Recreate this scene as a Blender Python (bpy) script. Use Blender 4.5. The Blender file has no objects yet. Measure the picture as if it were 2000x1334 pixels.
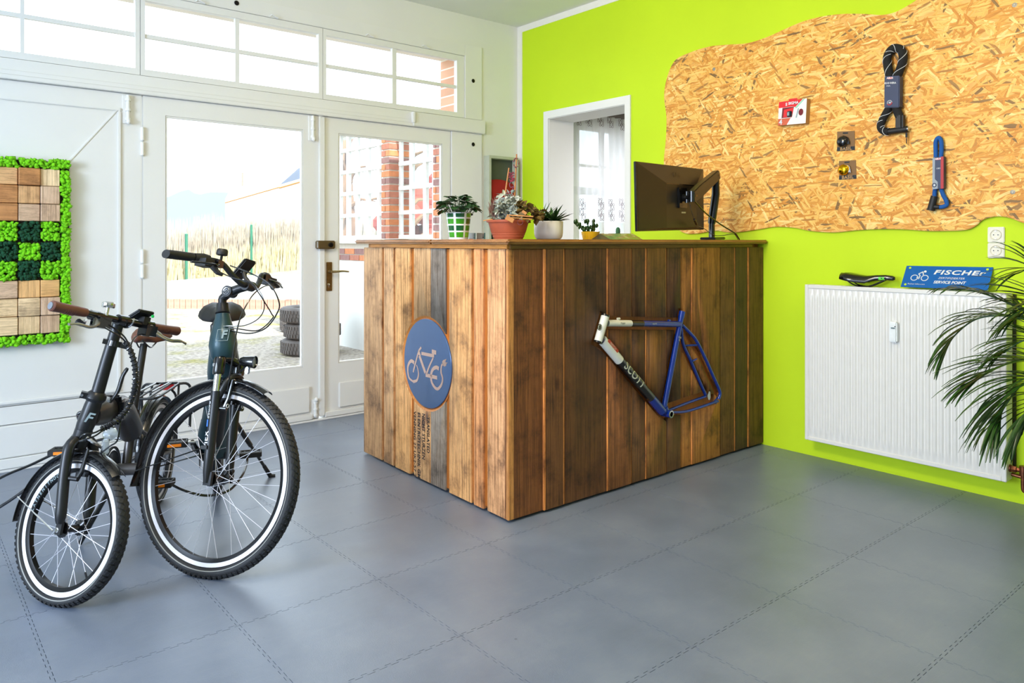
import bpy, bmesh, math, random
import numpy as np
from mathutils import Vector, Matrix
random.seed(7); rng = np.random.default_rng(7)
SC = bpy.context.scene; COL = SC.collection
# ------------------------------------------------------------------ camera
F_PX, CX, HY, EYE = 1457.0, 1000.0, 473.0, 1.25
YAW = math.atan2(F_PX, 1740.0)
XR, XF = math.cos(YAW), math.sin(YAW)
YR, YF = -math.sin(YAW), math.cos(YAW)
cam_d = bpy.data.cameras.new('camera'); cam = bpy.data.objects.new('camera', cam_d); COL.objects.link(cam)
cam.location = (0, 0, EYE); cam.rotation_euler = (math.pi/2, 0, math.atan2(YF, XF) - math.pi/2)
cam_d.sensor_width = 36.0; cam_d.lens = F_PX/2000*36; cam_d.shift_y = -(667-HY)/2000
cam_d.clip_start = 0.05; cam_d.clip_end = 500
SC.camera = cam
# ------------------------------------------------------------------ view, sky, sun, daylight
SC.view_settings.view_transform = 'Standard'; SC.view_settings.look = 'None'
SC.view_settings.gamma = 1.0; SC.view_settings.use_curve_mapping = False
SC.view_settings.exposure = 0.05
W = bpy.data.worlds.new('world'); SC.world = W; W.use_nodes = True
bg = W.node_tree.nodes['Background']; bg.inputs[0].default_value = (0.80, 0.905, 1.0, 1); bg.inputs[1].default_value = 4.0
def lamp(name, kind, energy, color, loc=(0, 0, 0), rot=(0, 0, 0), size=None, size_y=None, angle=None):
    d = bpy.data.lights.new(name, kind); d.energy = energy; d.color = color
    if kind == 'AREA':
        d.shape = 'RECTANGLE'; d.size = size; d.size_y = size_y
    if angle: d.angle = angle
    o = bpy.data.objects.new(name, d); COL.objects.link(o); o.location = loc; o.rotation_euler = rot
    return o
lamp('sun', 'SUN', 8.0, (1, 0.94, 0.84), rot=(math.radians(52), 0, math.radians(-8)), angle=0.01)
# daylight falling in through the two windows of the wall left of the camera
for wy, we in ((0.4, 42), (2.4, 200)):
    lamp('window_daylight', 'AREA', we, (0.63, 0.775, 1.0), (-2.98, wy, 1.75), (0, math.radians(-90), 0), 1.7, 1.3)
# warm fill lamps added out of view (their fittings are built further down)
lamp('flood_fill_light', 'AREA', 54, (1.0, 0.84, 0.58), (0.53, 2.0, 2.73), (0, math.radians(-66), 0), 0.45, 0.9)
lamp('ceiling_fill_light', 'AREA', 7, (1.0, 0.84, 0.58), (2.9, 0.4, 2.93), (0, 0, 0), 0.9, 0.9)
lamp('side_room_fill', 'AREA', 60, (0.95, 0.95, 1.0), (5.6, 3.6, 2.36), (0, 0, 0), 0.6, 0.6)  # added to brighten the side room; no such lamp is seen
# ------------------------------------------------------------------ pixel helpers (a pixel gives a direction only)
EYEV = Vector((0, 0, EYE))
def ray(u, v):
    r = (u-CX)/F_PX
    return Vector((r*XR+XF, r*YR+YF, -(v-HY)/F_PX))
def onx(u, v, x): d = ray(u, v); return EYEV + d*(x/d.x)
def ony(u, v, y): d = ray(u, v); return EYEV + d*(y/d.y)
def onz(u, v, z=0.0): d = ray(u, v); return EYEV + d*((z-EYE)/d.z)
def atd(u, v, fwd): return EYEV + ray(u, v)*fwd
XG, YD, ZC = 4.153, 4.883, 3.093            # green wall, door wall, ceiling
# ------------------------------------------------------------------ mesh builder
def V(*a): return Vector(a if len(a) == 3 else a[0])
def perp(d):
    d = V(d).normalized(); a = Vector((0, 0, 1)) if abs(d.z) < 0.9 else Vector((1, 0, 0))
    x = d.cross(a).normalized(); return x, d.cross(x).normalized()
class MB:
    def __init__(s): s.v = []; s.f = []; s.uv = {}
    def add(s, vs, fs):
        o = len(s.v); s.v += [tuple(p) for p in vs]; s.f += [tuple(i+o for i in f) for f in fs]; return s
    def box(s, c, d, B=None):
        c = V(c); ux, uy, uz = B if B else (V(1, 0, 0), V(0, 1, 0), V(0, 0, 1))
        vs = [c+ux*(d[0]/2*i)+uy*(d[1]/2*j)+uz*(d[2]/2*k) for k in (-1, 1) for j in (-1, 1) for i in (-1, 1)]
        return s.add(vs, [(0, 2, 3, 1), (4, 5, 7, 6), (0, 1, 5, 4), (1, 3, 7, 5), (3, 2, 6, 7), (2, 0, 4, 6)])
    def bb(s, x0, x1, y0, y1, z0, z1):
        return s.box(((x0+x1)/2, (y0+y1)/2, (z0+z1)/2), (x1-x0, y1-y0, z1-z0))
    def tube(s, pts, r, seg=10, closed=False, caps=True, flat=None):
        pts = [V(p) for p in pts]; n = len(pts)
        rs = [r]*n if not hasattr(r, '__len__') else list(r)
        T = []
        for i in range(n):
            a = pts[(i-1) % n] if (closed or i > 0) else pts[i]; b = pts[(i+1) % n] if (closed or i < n-1) else pts[i]
            T.append((b-a).normalized())
        x, _ = perp(T[0]); vs = []
        for i in range(n):
            x = (x - T[i]*x.dot(T[i]))
            x = x.normalized() if x.length > 1e-6 else perp(T[i])[0]
            y = T[i].cross(x)
            for k in range(seg):
                t = 2*math.pi*k/seg; vs.append(pts[i]+x*(math.cos(t)*rs[i])+y*(math.sin(t)*rs[i]*(flat or 1)))
        fs = []
        m = n if closed else n-1
        for i in range(m):
            for k in range(seg):
                a, b = i*seg+k, i*seg+(k+1) % seg; c, d = ((i+1) % n)*seg+(k+1) % seg, ((i+1) % n)*seg+k
                fs.append((a, b, c, d))
        if caps and not closed:
            fs.append(tuple(range(seg-1, -1, -1))); fs.append(tuple((n-1)*seg+k for k in range(seg)))
        return s.add(vs, fs)
    def cyl(s, p0, p1, r0, r1=None, seg=16): return s.tube([p0, p1], [r0, r0 if r1 is None else r1], seg)
    def lathe(s, prof, o, ax=(0, 0, 1), seg=32, cap=True, x=None):
        o = V(o); ax = V(ax).normalized(); x = V(x).normalized() if x is not None else perp(ax)[0]; y = ax.cross(x); vs = []; n = len(prof)
        for (r, h) in prof:
            for k in range(seg):
                t = 2*math.pi*k/seg; vs.append(o+ax*h+x*(r*math.cos(t))+y*(r*math.sin(t)))
        fs = [(i*seg+k, i*seg+(k+1) % seg, (i+1)*seg+(k+1) % seg, (i+1)*seg+k) for i in range(n-1) for k in range(seg)]
        if cap:
            if prof[0][0] > 1e-6: fs.append(tuple(range(seg-1, -1, -1)))
            if prof[-1][0] > 1e-6: fs.append(tuple((n-1)*seg+k for k in range(seg)))
        return s.add(vs, fs)
    def torus(s, c, ax, R, r, seg=48, rs=10, a0=0, a1=None, x=None):
        c = V(c); ax = V(ax).normalized(); x = V(x).normalized() if x is not None else perp(ax)[0]; y = ax.cross(x)
        if a1 is None: return s.tube([c+x*(R*math.cos(2*math.pi*k/seg))+y*(R*math.sin(2*math.pi*k/seg)) for k in range(seg)], r, rs, closed=True)
        return s.tube([c+x*(R*math.cos(a0+(a1-a0)*k/seg))+y*(R*math.sin(a0+(a1-a0)*k/seg)) for k in range(seg+1)], r, rs)
    def ell(s, c, rad, B=None, seg=16, rings=10):
        c = V(c); ux, uy, uz = B if B else (V(1, 0, 0), V(0, 1, 0), V(0, 0, 1)); vs = [c-uz*rad[2]]
        for i in range(1, rings):
            t = math.pi*i/rings
            for k in range(seg):
                p = 2*math.pi*k/seg
                vs.append(c+ux*(rad[0]*math.sin(t)*math.cos(p))+uy*(rad[1]*math.sin(t)*math.sin(p))-uz*(rad[2]*math.cos(t)))
        vs.append(c+uz*rad[2]); L = len(vs)-1
        fs = [(0, 1+(k+1) % seg, 1+k) for k in range(seg)]
        for i in range(rings-2):
            for k in range(seg):
                a, b = 1+i*seg+k, 1+i*seg+(k+1) % seg; fs.append((a, b, b+seg, a+seg))
        o = 1+(rings-2)*seg
        fs += [(L, o+k, o+(k+1) % seg) for k in range(seg)]
        return s.add(vs, fs)
    def prism(s, poly, o, ux, uy, dep):
        o, ux, uy, dep = V(o), V(ux), V(uy), V(dep); n = len(poly)
        a = [o+ux*p[0]+uy*p[1] for p in poly]; vs = a+[p+dep for p in a]
        fs = [tuple(range(n-1, -1, -1)), tuple(range(n, 2*n))]+[(i, (i+1) % n, n+(i+1) % n, n+i) for i in range(n)]
        return s.add(vs, fs)
    def loft(s, secs, caps=True, closed=True):
        k = len(secs[0]); vs = [p for q in secs for p in q]; fs = []
        for i in range(len(secs)-1):
            for j in range(k if closed else k-1):
                a, b = i*k+j, i*k+(j+1) % k; fs.append((a, b, b+k, a+k))
        if caps and closed:
            fs.append(tuple(range(k-1, -1, -1))); fs.append(tuple((len(secs)-1)*k+j for j in range(k)))
        return s.add(vs, fs)
    def grid(s, P):                       # P[i][j] points
        n, m = len(P), len(P[0])
        return s.add([p for r in P for p in r], [(i*m+j, i*m+j+1, (i+1)*m+j+1, (i+1)*m+j) for i in range(n-1) for j in range(m-1)])
WLOC = {}
def build(mb, name, mat, parent=None, loc=None, smooth=True, bevel=0, angle=35, fix=True, bseg=2):
    if parent is not None: base = WLOC[parent.name]
    elif loc is not None: base = V(loc)
    else:
        a = np.array(mb.v); base = V((a[:, 0].min()+a[:, 0].max())/2, (a[:, 1].min()+a[:, 1].max())/2, a[:, 2].min())
    me = bpy.data.meshes.new(name)
    me.from_pydata([(p[0]-base.x, p[1]-base.y, p[2]-base.z) for p in mb.v], [], mb.f)
    if fix or bevel:
        bm = bmesh.new(); bm.from_mesh(me)
        if fix: bmesh.ops.recalc_face_normals(bm, faces=bm.faces)
        if bevel:
            ed = [e for e in bm.edges if len(e.link_faces) == 2 and e.calc_face_angle(0) > 0.6]
            bmesh.ops.bevel(bm, geom=ed, offset=bevel, segments=bseg, affect='EDGES', clamp_overlap=True)
        bm.to_mesh(me); bm.free()
    if smooth:
        me.polygons.foreach_set('use_smooth', [True]*len(me.polygons)); me.set_sharp_from_angle(angle=math.radians(angle))
    if mat is not None: me.materials.append(mat)
    o = bpy.data.objects.new(name, me); COL.objects.link(o)
    if parent is not None: o.parent = parent
    else: o.location = base
    WLOC[o.name] = base
    return o
def empty(name, loc, label, cat, group=None):
    o = bpy.data.objects.new(name, None); COL.objects.link(o); o.location = loc; WLOC[o.name] = V(loc)
    return tag(o, label, cat, group)
def tag(o, label, cat, group=None):
    o['label'] = label; o['category'] = cat
    if group: o['group'] = group
    return o
def struct(o): o['kind'] = 'structure'; return o
# ------------------------------------------------------------------ materials
def lin(c):
    if isinstance(c, str): c = tuple(int(c[i:i+2], 16)/255 for i in (0, 2, 4))
    return tuple(x/12.92 if x <= 0.04045 else ((x+0.055)/1.055)**2.4 for x in c)
MATS = {}
def mat(name, col, rough=0.5, metal=0.0, var=0.06, vscale=20.0, bump=0.0, bscale=200.0, coat=0.0, spec=0.5, emit=0.0):
    if name in MATS: return MATS[name]
    m = bpy.data.materials.new(name); m.use_nodes = True; nt = m.node_tree; b = nt.nodes['Principled BSDF']; L = nt.links.new
    c = lin(col); b.inputs['Roughness'].default_value = rough; b.inputs['Metallic'].default_value = metal
    b.inputs['Specular IOR Level'].default_value = spec; b.inputs['Coat Weight'].default_value = coat
    tc = nt.nodes.new('ShaderNodeTexCoord'); nz = nt.nodes.new('ShaderNodeTexNoise'); nz.inputs['Scale'].default_value = vscale; nz.inputs['Detail'].default_value = 4
    L(tc.outputs['Object'], nz.inputs['Vector'])
    mr = nt.nodes.new('ShaderNodeMapRange'); mr.inputs['To Min'].default_value = 1-var; mr.inputs['To Max'].default_value = 1+var
    mr.inputs['From Min'].default_value = 0.3; mr.inputs['From Max'].default_value = 0.7
    L(nz.outputs['Fac'], mr.inputs['Value'])
    mx = nt.nodes.new('ShaderNodeVectorMath'); mx.operation = 'SCALE'; mx.inputs[0].default_value = c; L(mr.outputs[0], mx.inputs['Scale'])
    L(mx.outputs[0], b.inputs['Base Color'])
    if bump:
        n2 = nt.nodes.new('ShaderNodeTexNoise'); n2.inputs['Scale'].default_value = bscale; n2.inputs['Detail'].default_value = 3; L(tc.outputs['Object'], n2.inputs['Vector'])
        bp = nt.nodes.new('ShaderNodeBump'); bp.inputs['Strength'].default_value = bump; bp.inputs['Distance'].default_value = 0.002
        L(n2.outputs['Fac'], bp.inputs['Height']); L(bp.outputs[0], b.inputs['Normal'])
    if emit:
        b.inputs['Emission Color'].default_value = (*c, 1); b.inputs['Emission Strength'].default_value = emit
    MATS[name] = m; return m
def nodes(name):
    m = bpy.data.materials.new(name); m.use_nodes = True; nt = m.node_tree; MATS[name] = m
    return m, nt, nt.nodes['Principled BSDF'], nt.nodes.new, nt.links.new
def ramp(nt, fac, stops):
    r = nt.nodes.new('ShaderNodeValToRGB'); e = r.color_ramp.elements
    while len(e) < len(stops): e.new(0.5)
    for k, (p, c) in enumerate(stops): e[k].position = p; e[k].color = (*lin(c), 1)
    nt.links.new(fac, r.inputs[0]); return r.outputs[0]
def mixc(nt, fac, a, b, mode='MIX'):
    x = nt.nodes.new('ShaderNodeMix'); x.data_type = 'RGBA'; x.blend_type = mode
    for s, v in ((0, fac), (6, a), (7, b)):
        if hasattr(v, 'links') or hasattr(v, 'is_linked'): nt.links.new(v, x.inputs[s])
        else: x.inputs[s].default_value = v if s == 0 else (*lin(v), 1)
    return x.outputs[2]
def wood_mat(name, axis, base=None, rough=0.62, contrast=1.0, scale=1.0):
    """weathered plank: grain runs along `axis`; colour from the object's own colour unless base is given"""
    m, nt, b, N, L = nodes(name)
    tc = N('ShaderNodeTexCoord'); oi = N('ShaderNodeObjectInfo'); mp = N('ShaderNodeMapping')
    s = [62*scale]*3; s[axis] = 1.5*scale; mp.inputs['Scale'].default_value = s
    ad = N('ShaderNodeVectorMath'); ad.operation = 'ADD'; L(tc.outputs['Object'], ad.inputs[0])
    sc = N('ShaderNodeVectorMath'); sc.operation = 'SCALE'; sc.inputs[0].default_value = (3.1, 5.7, 9.3); L(oi.outputs['Alpha'], sc.inputs['Scale']); L(sc.outputs[0], ad.inputs[1])      # alpha of the object colour: grain offset of its plank
    L(ad.outputs[0], mp.inputs['Vector'])
    n1 = N('ShaderNodeTexNoise'); n1.inputs['Scale'].default_value = 1.6; n1.inputs['Detail'].default_value = 9; n1.inputs['Roughness'].default_value = 0.72; n1.inputs['Distortion'].default_value = 0.6
    L(mp.outputs[0], n1.inputs['Vector'])
    n2 = N('ShaderNodeTexNoise'); n2.inputs['Scale'].default_value = 6.5; n2.inputs['Detail'].default_value = 9; n2.inputs['Roughness'].default_value = 0.68; L(ad.outputs[0], n2.inputs['Vector'])
    n3 = N('ShaderNodeTexNoise'); n3.inputs['Scale'].default_value = 7; n3.inputs['Detail'].default_value = 10; n3.inputs['Roughness'].default_value = 0.8; L(mp.outputs[0], n3.inputs['Vector'])
    vo = N('ShaderNodeTexVoronoi'); vo.inputs['Scale'].default_value = 3.2
    m2 = N('ShaderNodeMapping'); s2 = [1.6]*3; s2[axis] = 0.7; m2.inputs['Scale'].default_value = s2; L(ad.outputs[0], m2.inputs['Vector']); L(m2.outputs[0], vo.inputs['Vector'])
    col = oi.outputs['Color'] if base is None else None
    if col is None:
        rg = N('ShaderNodeRGB'); rg.outputs[0].default_value = (*lin(base), 1); col = rg.outputs[0]
    g = ramp(nt, n1.outputs['Fac'], [(0.30, (0.42, 0.36, 0.31)), (0.43, (0.76, 0.73, 0.69)), (0.54, (1, 1, 1)), (0.72, (1, 0.99, 0.95))])
    g2 = ramp(nt, n3.outputs['Fac'], [(0.36, (0.50, 0.45, 0.40)), (0.52, (1, 1, 1))])
    bl = ramp(nt, n2.outputs['Fac'], [(0.34, (0.50, 0.46, 0.44)), (0.46, (0.90, 0.88, 0.86)), (0.55, (1, 1, 1))])
    kn = ramp(nt, vo.outputs['Distance'], [(0.03, (0.30, 0.22, 0.17)), (0.075, (0.75, 0.65, 0.55)), (0.11, (1, 1, 1))])
    o = mixc(nt, 0.9*contrast, col, g, 'MULTIPLY'); o = mixc(nt, 0.6*contrast, o, g2, 'MULTIPLY'); o = mixc(nt, 0.8*contrast, o, bl, 'MULTIPLY'); o = mixc(nt, 0.9*contrast, o, kn, 'MULTIPLY')
    L(o, b.inputs['Base Color']); b.inputs['Roughness'].default_value = rough
    bp = N('ShaderNodeBump'); bp.inputs['Strength'].default_value = 0.5; bp.inputs['Distance'].default_value = 0.003; L(n1.outputs['Fac'], bp.inputs['Height']); L(bp.outputs[0], b.inputs['Normal'])
    return m
def glass_mat(name, tint=(0.97, 0.99, 1.0), refl=0.06):
    m, nt, b, N, L = nodes(name); nt.nodes.remove(b); out = [n for n in nt.nodes if n.type == 'OUTPUT_MATERIAL'][0]
    t = N('ShaderNodeBsdfTransparent'); t.inputs[0].default_value = (*tint, 1); g = N('ShaderNodeBsdfGlossy'); g.inputs['Roughness'].default_value = 0.01
    lw = N('ShaderNodeLayerWeight'); pw = N('ShaderNodeMath'); pw.operation = 'POWER'; L(lw.outputs['Facing'], pw.inputs[0]); pw.inputs[1].default_value = 5.0
    ma = N('ShaderNodeMath'); ma.operation = 'MULTIPLY_ADD'; L(pw.outputs[0], ma.inputs[0]); ma.inputs[1].default_value = 0.7; ma.inputs[2].default_value = 0.02
    mx = N('ShaderNodeMixShader'); L(ma.outputs[0], mx.inputs[0]); L(t.outputs[0], mx.inputs[1]); L(g.outputs[0], mx.inputs[2]); L(mx.outputs[0], out.inputs[0])
    return m
# ------------------------------------------------------------------ lettering
def text2d(s, size, bold=0.0, shear=0.0, spacing=1.0):
    cu = bpy.data.curves.new('t', 'FONT'); cu.body = s; cu.size = size; cu.align_x = 'CENTER'; cu.align_y = 'CENTER'; cu.offset = bold; cu.shear = shear; cu.space_character = spacing; cu.resolution_u = 3
    o = bpy.data.objects.new('t', cu); COL.objects.link(o); dg = bpy.context.evaluated_depsgraph_get(); me = o.evaluated_get(dg).to_mesh()
    vs = [(v.co.x, v.co.y) for v in me.vertices]; fs = [tuple(p.vertices) for p in me.polygons]
    o.evaluated_get(dg).to_mesh_clear(); bpy.data.objects.remove(o); bpy.data.curves.remove(cu)
    return vs, fs
def letters(mb, s, size, o, ux, uy, wrap=None, sx=1.0, **k):
    """flat lettering at o; wrap = (radius, outward normal): bent round a tube whose axis is ux"""
    vs, fs = text2d(s, size, **k); vs = [(x*sx, y) for x, y in vs]; o, ux, uy = V(o), V(ux).normalized(), V(uy).normalized()
    if wrap:
        bm = bmesh.new(); bv = [bm.verts.new((x, y, 0)) for x, y in vs]
        for f in fs:
            try: bm.faces.new([bv[i] for i in f])
            except ValueError: pass
        for c in range(-9, 10): bmesh.ops.bisect_plane(bm, geom=bm.verts[:]+bm.edges[:]+bm.faces[:], plane_co=(0, c*size*0.06, 0), plane_no=(0, 1, 0))
        bm.verts.index_update(); vs = [(v.co.x, v.co.y) for v in bm.verts]; fs = [tuple(v.index for v in f.verts) for f in bm.faces]; bm.free()
        r, nn = wrap; nn = V(nn).normalized()
        return mb.add([o+ux*x+uy*(r*math.sin(y/r))+nn*(r*math.cos(y/r)) for x, y in vs], fs)
    return mb.add([o+ux*x+uy*y for x, y in vs], fs)
def spline(pts, n=8):
    """Catmull-Rom through pts"""
    P = [V(p) for p in pts]; P = [P[0]*2-P[1]]+P+[P[-1]*2-P[-2]]; out = []
    for i in range(1, len(P)-2):
        for k in range(n):
            t = k/n; a, b, c, d = P[i-1], P[i], P[i+1], P[i+2]
            out.append(0.5*((2*b)+(c-a)*t+(2*a-5*b+4*c-d)*t*t+(3*b-a-3*c+d)*t**3))
    return out+[P[-2]]
def boolean_cut(o, cutters):
    for c in cutters:
        md = o.modifiers.new('b', 'BOOLEAN'); md.operation = 'DIFFERENCE'; md.object = c; md.solver = 'EXACT'
    dg = bpy.context.evaluated_depsgraph_get(); me = bpy.data.meshes.new_from_object(o.evaluated_get(dg)); o.modifiers.clear(); old = o.data; o.data = me; bpy.data.meshes.remove(old)
# ================================================================== THE ROOM
M_white = mat('white_paint', (0.90, 0.90, 0.885), 0.42, var=0.02, vscale=3, bump=0.12, bscale=60)
M_plaster = mat('white_plaster', (0.90, 0.90, 0.88), 0.85, var=0.02, vscale=2, bump=0.2, bscale=90)
M_ceil = mat('ceiling_paint', (0.90, 0.90, 0.88), 0.9, var=0.02, vscale=2, bump=0.1, bscale=120)
M_green = mat('lime_green_paint', (0.755, 0.872, 0.06), 0.75, var=0.035, vscale=1.4, bump=0.15, bscale=70)
M_trimw = mat('border_white', (0.91, 0.90, 0.87), 0.7, var=0.02)
M_glass = glass_mat('window_glass')
M_bronze = mat('bronze', (0.52, 0.42, 0.25), 0.38, 0.85, var=0.15, vscale=60)
M_dkmetal = mat('dark_metal', (0.12, 0.11, 0.10), 0.45, 0.7)
M_steel = mat('steel', (0.75, 0.75, 0.76), 0.25, 1.0, var=0.05)
M_grout = mat('seam_dark', (0.16, 0.17, 0.19), 0.9)
def brick_mat():
    m, nt, b, N, L = nodes('brick_wall'); tc = N('ShaderNodeTexCoord'); br = N('ShaderNodeTexBrick')
    mp = N('ShaderNodeMapping'); mp.inputs['Rotation'].default_value = (math.pi/2, 0, 0); L(tc.outputs['Object'], mp.inputs['Vector']); L(mp.outputs[0], br.inputs['Vector'])
    br.inputs['Color1'].default_value = (*lin((0.86, 0.66, 0.55)), 1); br.inputs['Color2'].default_value = (*lin((0.80, 0.60, 0.50)), 1); br.inputs['Mortar'].default_value = (*lin((0.9, 0.86, 0.80)), 1)
    br.inputs['Scale'].default_value = 1.0; br.inputs['Brick Width'].default_value = 0.25; br.inputs['Row Height'].default_value = 0.077; br.inputs['Mortar Size'].default_value = 0.006
    L(br.outputs['Color'], b.inputs['Base Color']); b.inputs['Roughness'].default_value = 0.9
    return m
M_brickw = brick_mat()
# ---- floor: dark bed, interlocking vinyl tiles on it
def floor_mat():
    m, nt, b, N, L = nodes('grey_vinyl'); tc = N('ShaderNodeTexCoord'); oi = N('ShaderNodeObjectInfo')
    geo = N('ShaderNodeNewGeometry')
    n1 = N('ShaderNodeTexNoise'); n1.inputs['Scale'].default_value = 2.3; n1.inputs['Detail'].default_value = 8; n1.inputs['Roughness'].default_value = 0.65; L(geo.outputs['Position'], n1.inputs['Vector'])
    n2 = N('ShaderNodeTexNoise'); n2.inputs['Scale'].default_value = 260; n2.inputs['Detail'].default_value = 3; L(geo.outputs['Position'], n2.inputs['Vector'])
    mp = N('ShaderNodeMapping'); mp.inputs['Rotation'].default_value = (0, 0, 0.7); mp.inputs['Scale'].default_value = (3, 34, 3); L(geo.outputs['Position'], mp.inputs['Vector'])
    n3 = N('ShaderNodeTexNoise'); n3.inputs['Scale'].default_value = 1.7; n3.inputs['Detail'].default_value = 10; n3.inputs['Roughness'].default_value = 0.75; n3.inputs['Distortion'].default_value = 1.5; L(mp.outputs[0], n3.inputs['Vector'])
    vo = N('ShaderNodeTexVoronoi'); vo.inputs['Scale'].default_value = 5.5; L(geo.outputs['Position'], vo.inputs['Vector'])
    c = ramp(nt, n1.outputs['Fac'], [(0.3, (0.395, 0.435, 0.50)), (0.5, (0.435, 0.475, 0.545)), (0.7, (0.48, 0.515, 0.575))])
    sc = ramp(nt, n3.outputs['Fac'], [(0.52, (0, 0, 0)), (0.74, (0.30, 0.30, 0.30))])
    c = mixc(nt, sc, c, (0.66, 0.67, 0.68))
    sp = ramp(nt, vo.outputs['Distance'], [(0.020, (0.55, 0.55, 0.55)), (0.034, (1, 1, 1))])
    c = mixc(nt, 0.55, c, sp, 'MULTIPLY')
    L(c, b.inputs['Base Color'])
    r = N('ShaderNodeMapRange'); r.inputs['To Min'].default_value = 0.27; r.inputs['To Max'].default_value = 0.46; L(n1.outputs['Fac'], r.inputs['Value']); L(r.outputs[0], b.inputs['Roughness'])
    bp = N('ShaderNodeBump'); bp.inputs['Strength'].default_value = 0.22; bp.inputs['Distance'].default_value = 0.002; L(n2.outputs['Fac'], bp.inputs['Height']); L(bp.outputs[0], b.inputs['Normal']); b.inputs['Specular IOR Level'].default_value = 0.8
    return m
M_floor = floor_mat()
floor = struct(build(MB().bb(-3.0, XG, -3.4, YD+0.05, -0.12, -0.007), 'floor', M_grout, loc=(0, 0, 0), smooth=False))
TP = 0.5153; TX0, TY0 = 0.367, 0.889
def jig(n=13, d=0.0095):
    p = TP/n; pts = []
    for k in range(n):
        a = k*p
        pts += [(a, 0), (a+0.22*p, 0), (a+0.14*p, d), (a+0.64*p, d), (a+0.56*p, 0)]
    return pts
J = jig()
def tile_poly():
    bot = [(x, y) for x, y in J]; right = [(TP-y, x) for x, y in J]
    top = [(x, TP+y) for x, y in J]; left = [(-y, x) for x, y in J]
    return bot+right+[(TP, TP)]+top[::-1]+left[::-1]
def clip(poly, ax, lim):
    out = []
    for i, p in enumerate(poly):
        q = poly[(i+1) % len(poly)]; a, b = p[ax] <= lim, q[ax] <= lim
        if a: out.append(p)
        if a != b:
            t = (lim-p[ax])/(q[ax]-p[ax]); out.append(tuple(p[k]+(q[k]-p[k])*t for k in (0, 1)))
    return out
def tile_mesh(lx=None, ly=None):
    g = 0.9968; P = [((x-TP/2)*g+TP/2, (y-TP/2)*g+TP/2) for x, y in tile_poly()]
    if lx is not None: P = clip(P, 0, lx)
    if ly is not None: P = clip(P, 1, ly)
    me = bpy.data.meshes.new('floor_tile'); mb = MB().prism(P, (0, 0, -0.006), (1, 0, 0), (0, 1, 0), (0, 0, 0.006))
    me.from_pydata(mb.v, [], mb.f); me.materials.append(M_floor); return me
tm = {}
for i in range(-7, 8):
    for j in range(-8, 8):
        x, y = TX0+i*TP, TY0+j*TP
        if x > XG-0.02 or y > YD-0.02 or x < -3.0 or y < -3.3: continue
        k = (round(XG-0.001-x, 4) if x+TP+0.02 > XG else None, round(YD-0.001-y, 4) if y+TP+0.02 > YD else None)
        if k not in tm: tm[k] = tile_mesh(*k)
        o = bpy.data.objects.new('floor_tile', tm[k]); COL.objects.link(o); o.parent = floor; o.location = (x, y, 0)
# ---- ceiling and roof block
struct(build(MB().bb(-3.0, XG, -3.4, YD, ZC, ZC+0.1), 'ceiling', M_ceil, loc=(0, 0, ZC), smooth=False))
struct(build(MB().bb(-3.3, 9.0, -3.7, YD+0.35, ZC+0.1, ZC+0.65), 'roof', M_plaster, loc=(0, 0, ZC+0.1), smooth=False))
# ---- outer walls
struct(build(MB().bb(-3.0, XG, -3.6, -3.4, -0.12, ZC), 'wall_front', M_plaster, smooth=False))
wl = MB()
for y0, y1, z0, z1 in ((-3.4, YD, -0.12, 1.05), (-3.4, YD, 2.45, ZC), (-3.4, -0.5, 1.05, 2.45), (1.3, 1.5, 1.05, 2.45), (3.3, YD, 1.05, 2.45)): wl.bb(-3.2, -3.0, y0, y1, z0, z1)
struct(build(wl, 'wall_left', M_plaster, smooth=False))
for k, y0 in enumerate((-0.5, 1.5)):
    w = MB(); y1 = y0+1.8
    w.bb(-3.16, -3.10, y0, y1, 1.05, 1.11).bb(-3.16, -3.10, y0, y1, 2.39, 2.45).bb(-3.16, -3.10, y0, y0+0.06, 1.11, 2.39).bb(-3.16, -3.10, y1-0.06, y1, 1.11, 2.39).bb(-3.16, -3.10, y0+0.87, y0+0.93, 1.11, 2.39)
    struct(build(w, 'window_%d' % (k+5), M_white, smooth=False))
# wall with the doors: what is left around them
wb = MB()
wb.bb(-3.0, XG, YD, YD+0.13, 2.85, ZC).bb(3.758, XG, YD, YD+0.13, -0.12, 2.85).bb(-3.0, 0.0, YD, YD+0.13, -0.12, 2.85)
cb = (3.80, 4.08, 1.02, 1.945)                                  # niche of the wall cabinet
struct(build(wb, 'wall_back', M_plaster, smooth=False))
bk = MB(); bk.bb(-3.0, 4.37, YD+0.13, YD+0.36, 2.785, ZC+0.1).bb(3.60, 4.37, YD+0.13, YD+0.36, -0.3, 2.785).bb(-3.0, 0.0, YD+0.13, YD+0.36, -0.3, 2.785)
struct(build(bk, 'wall_outside', M_brickw, smooth=False))
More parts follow.
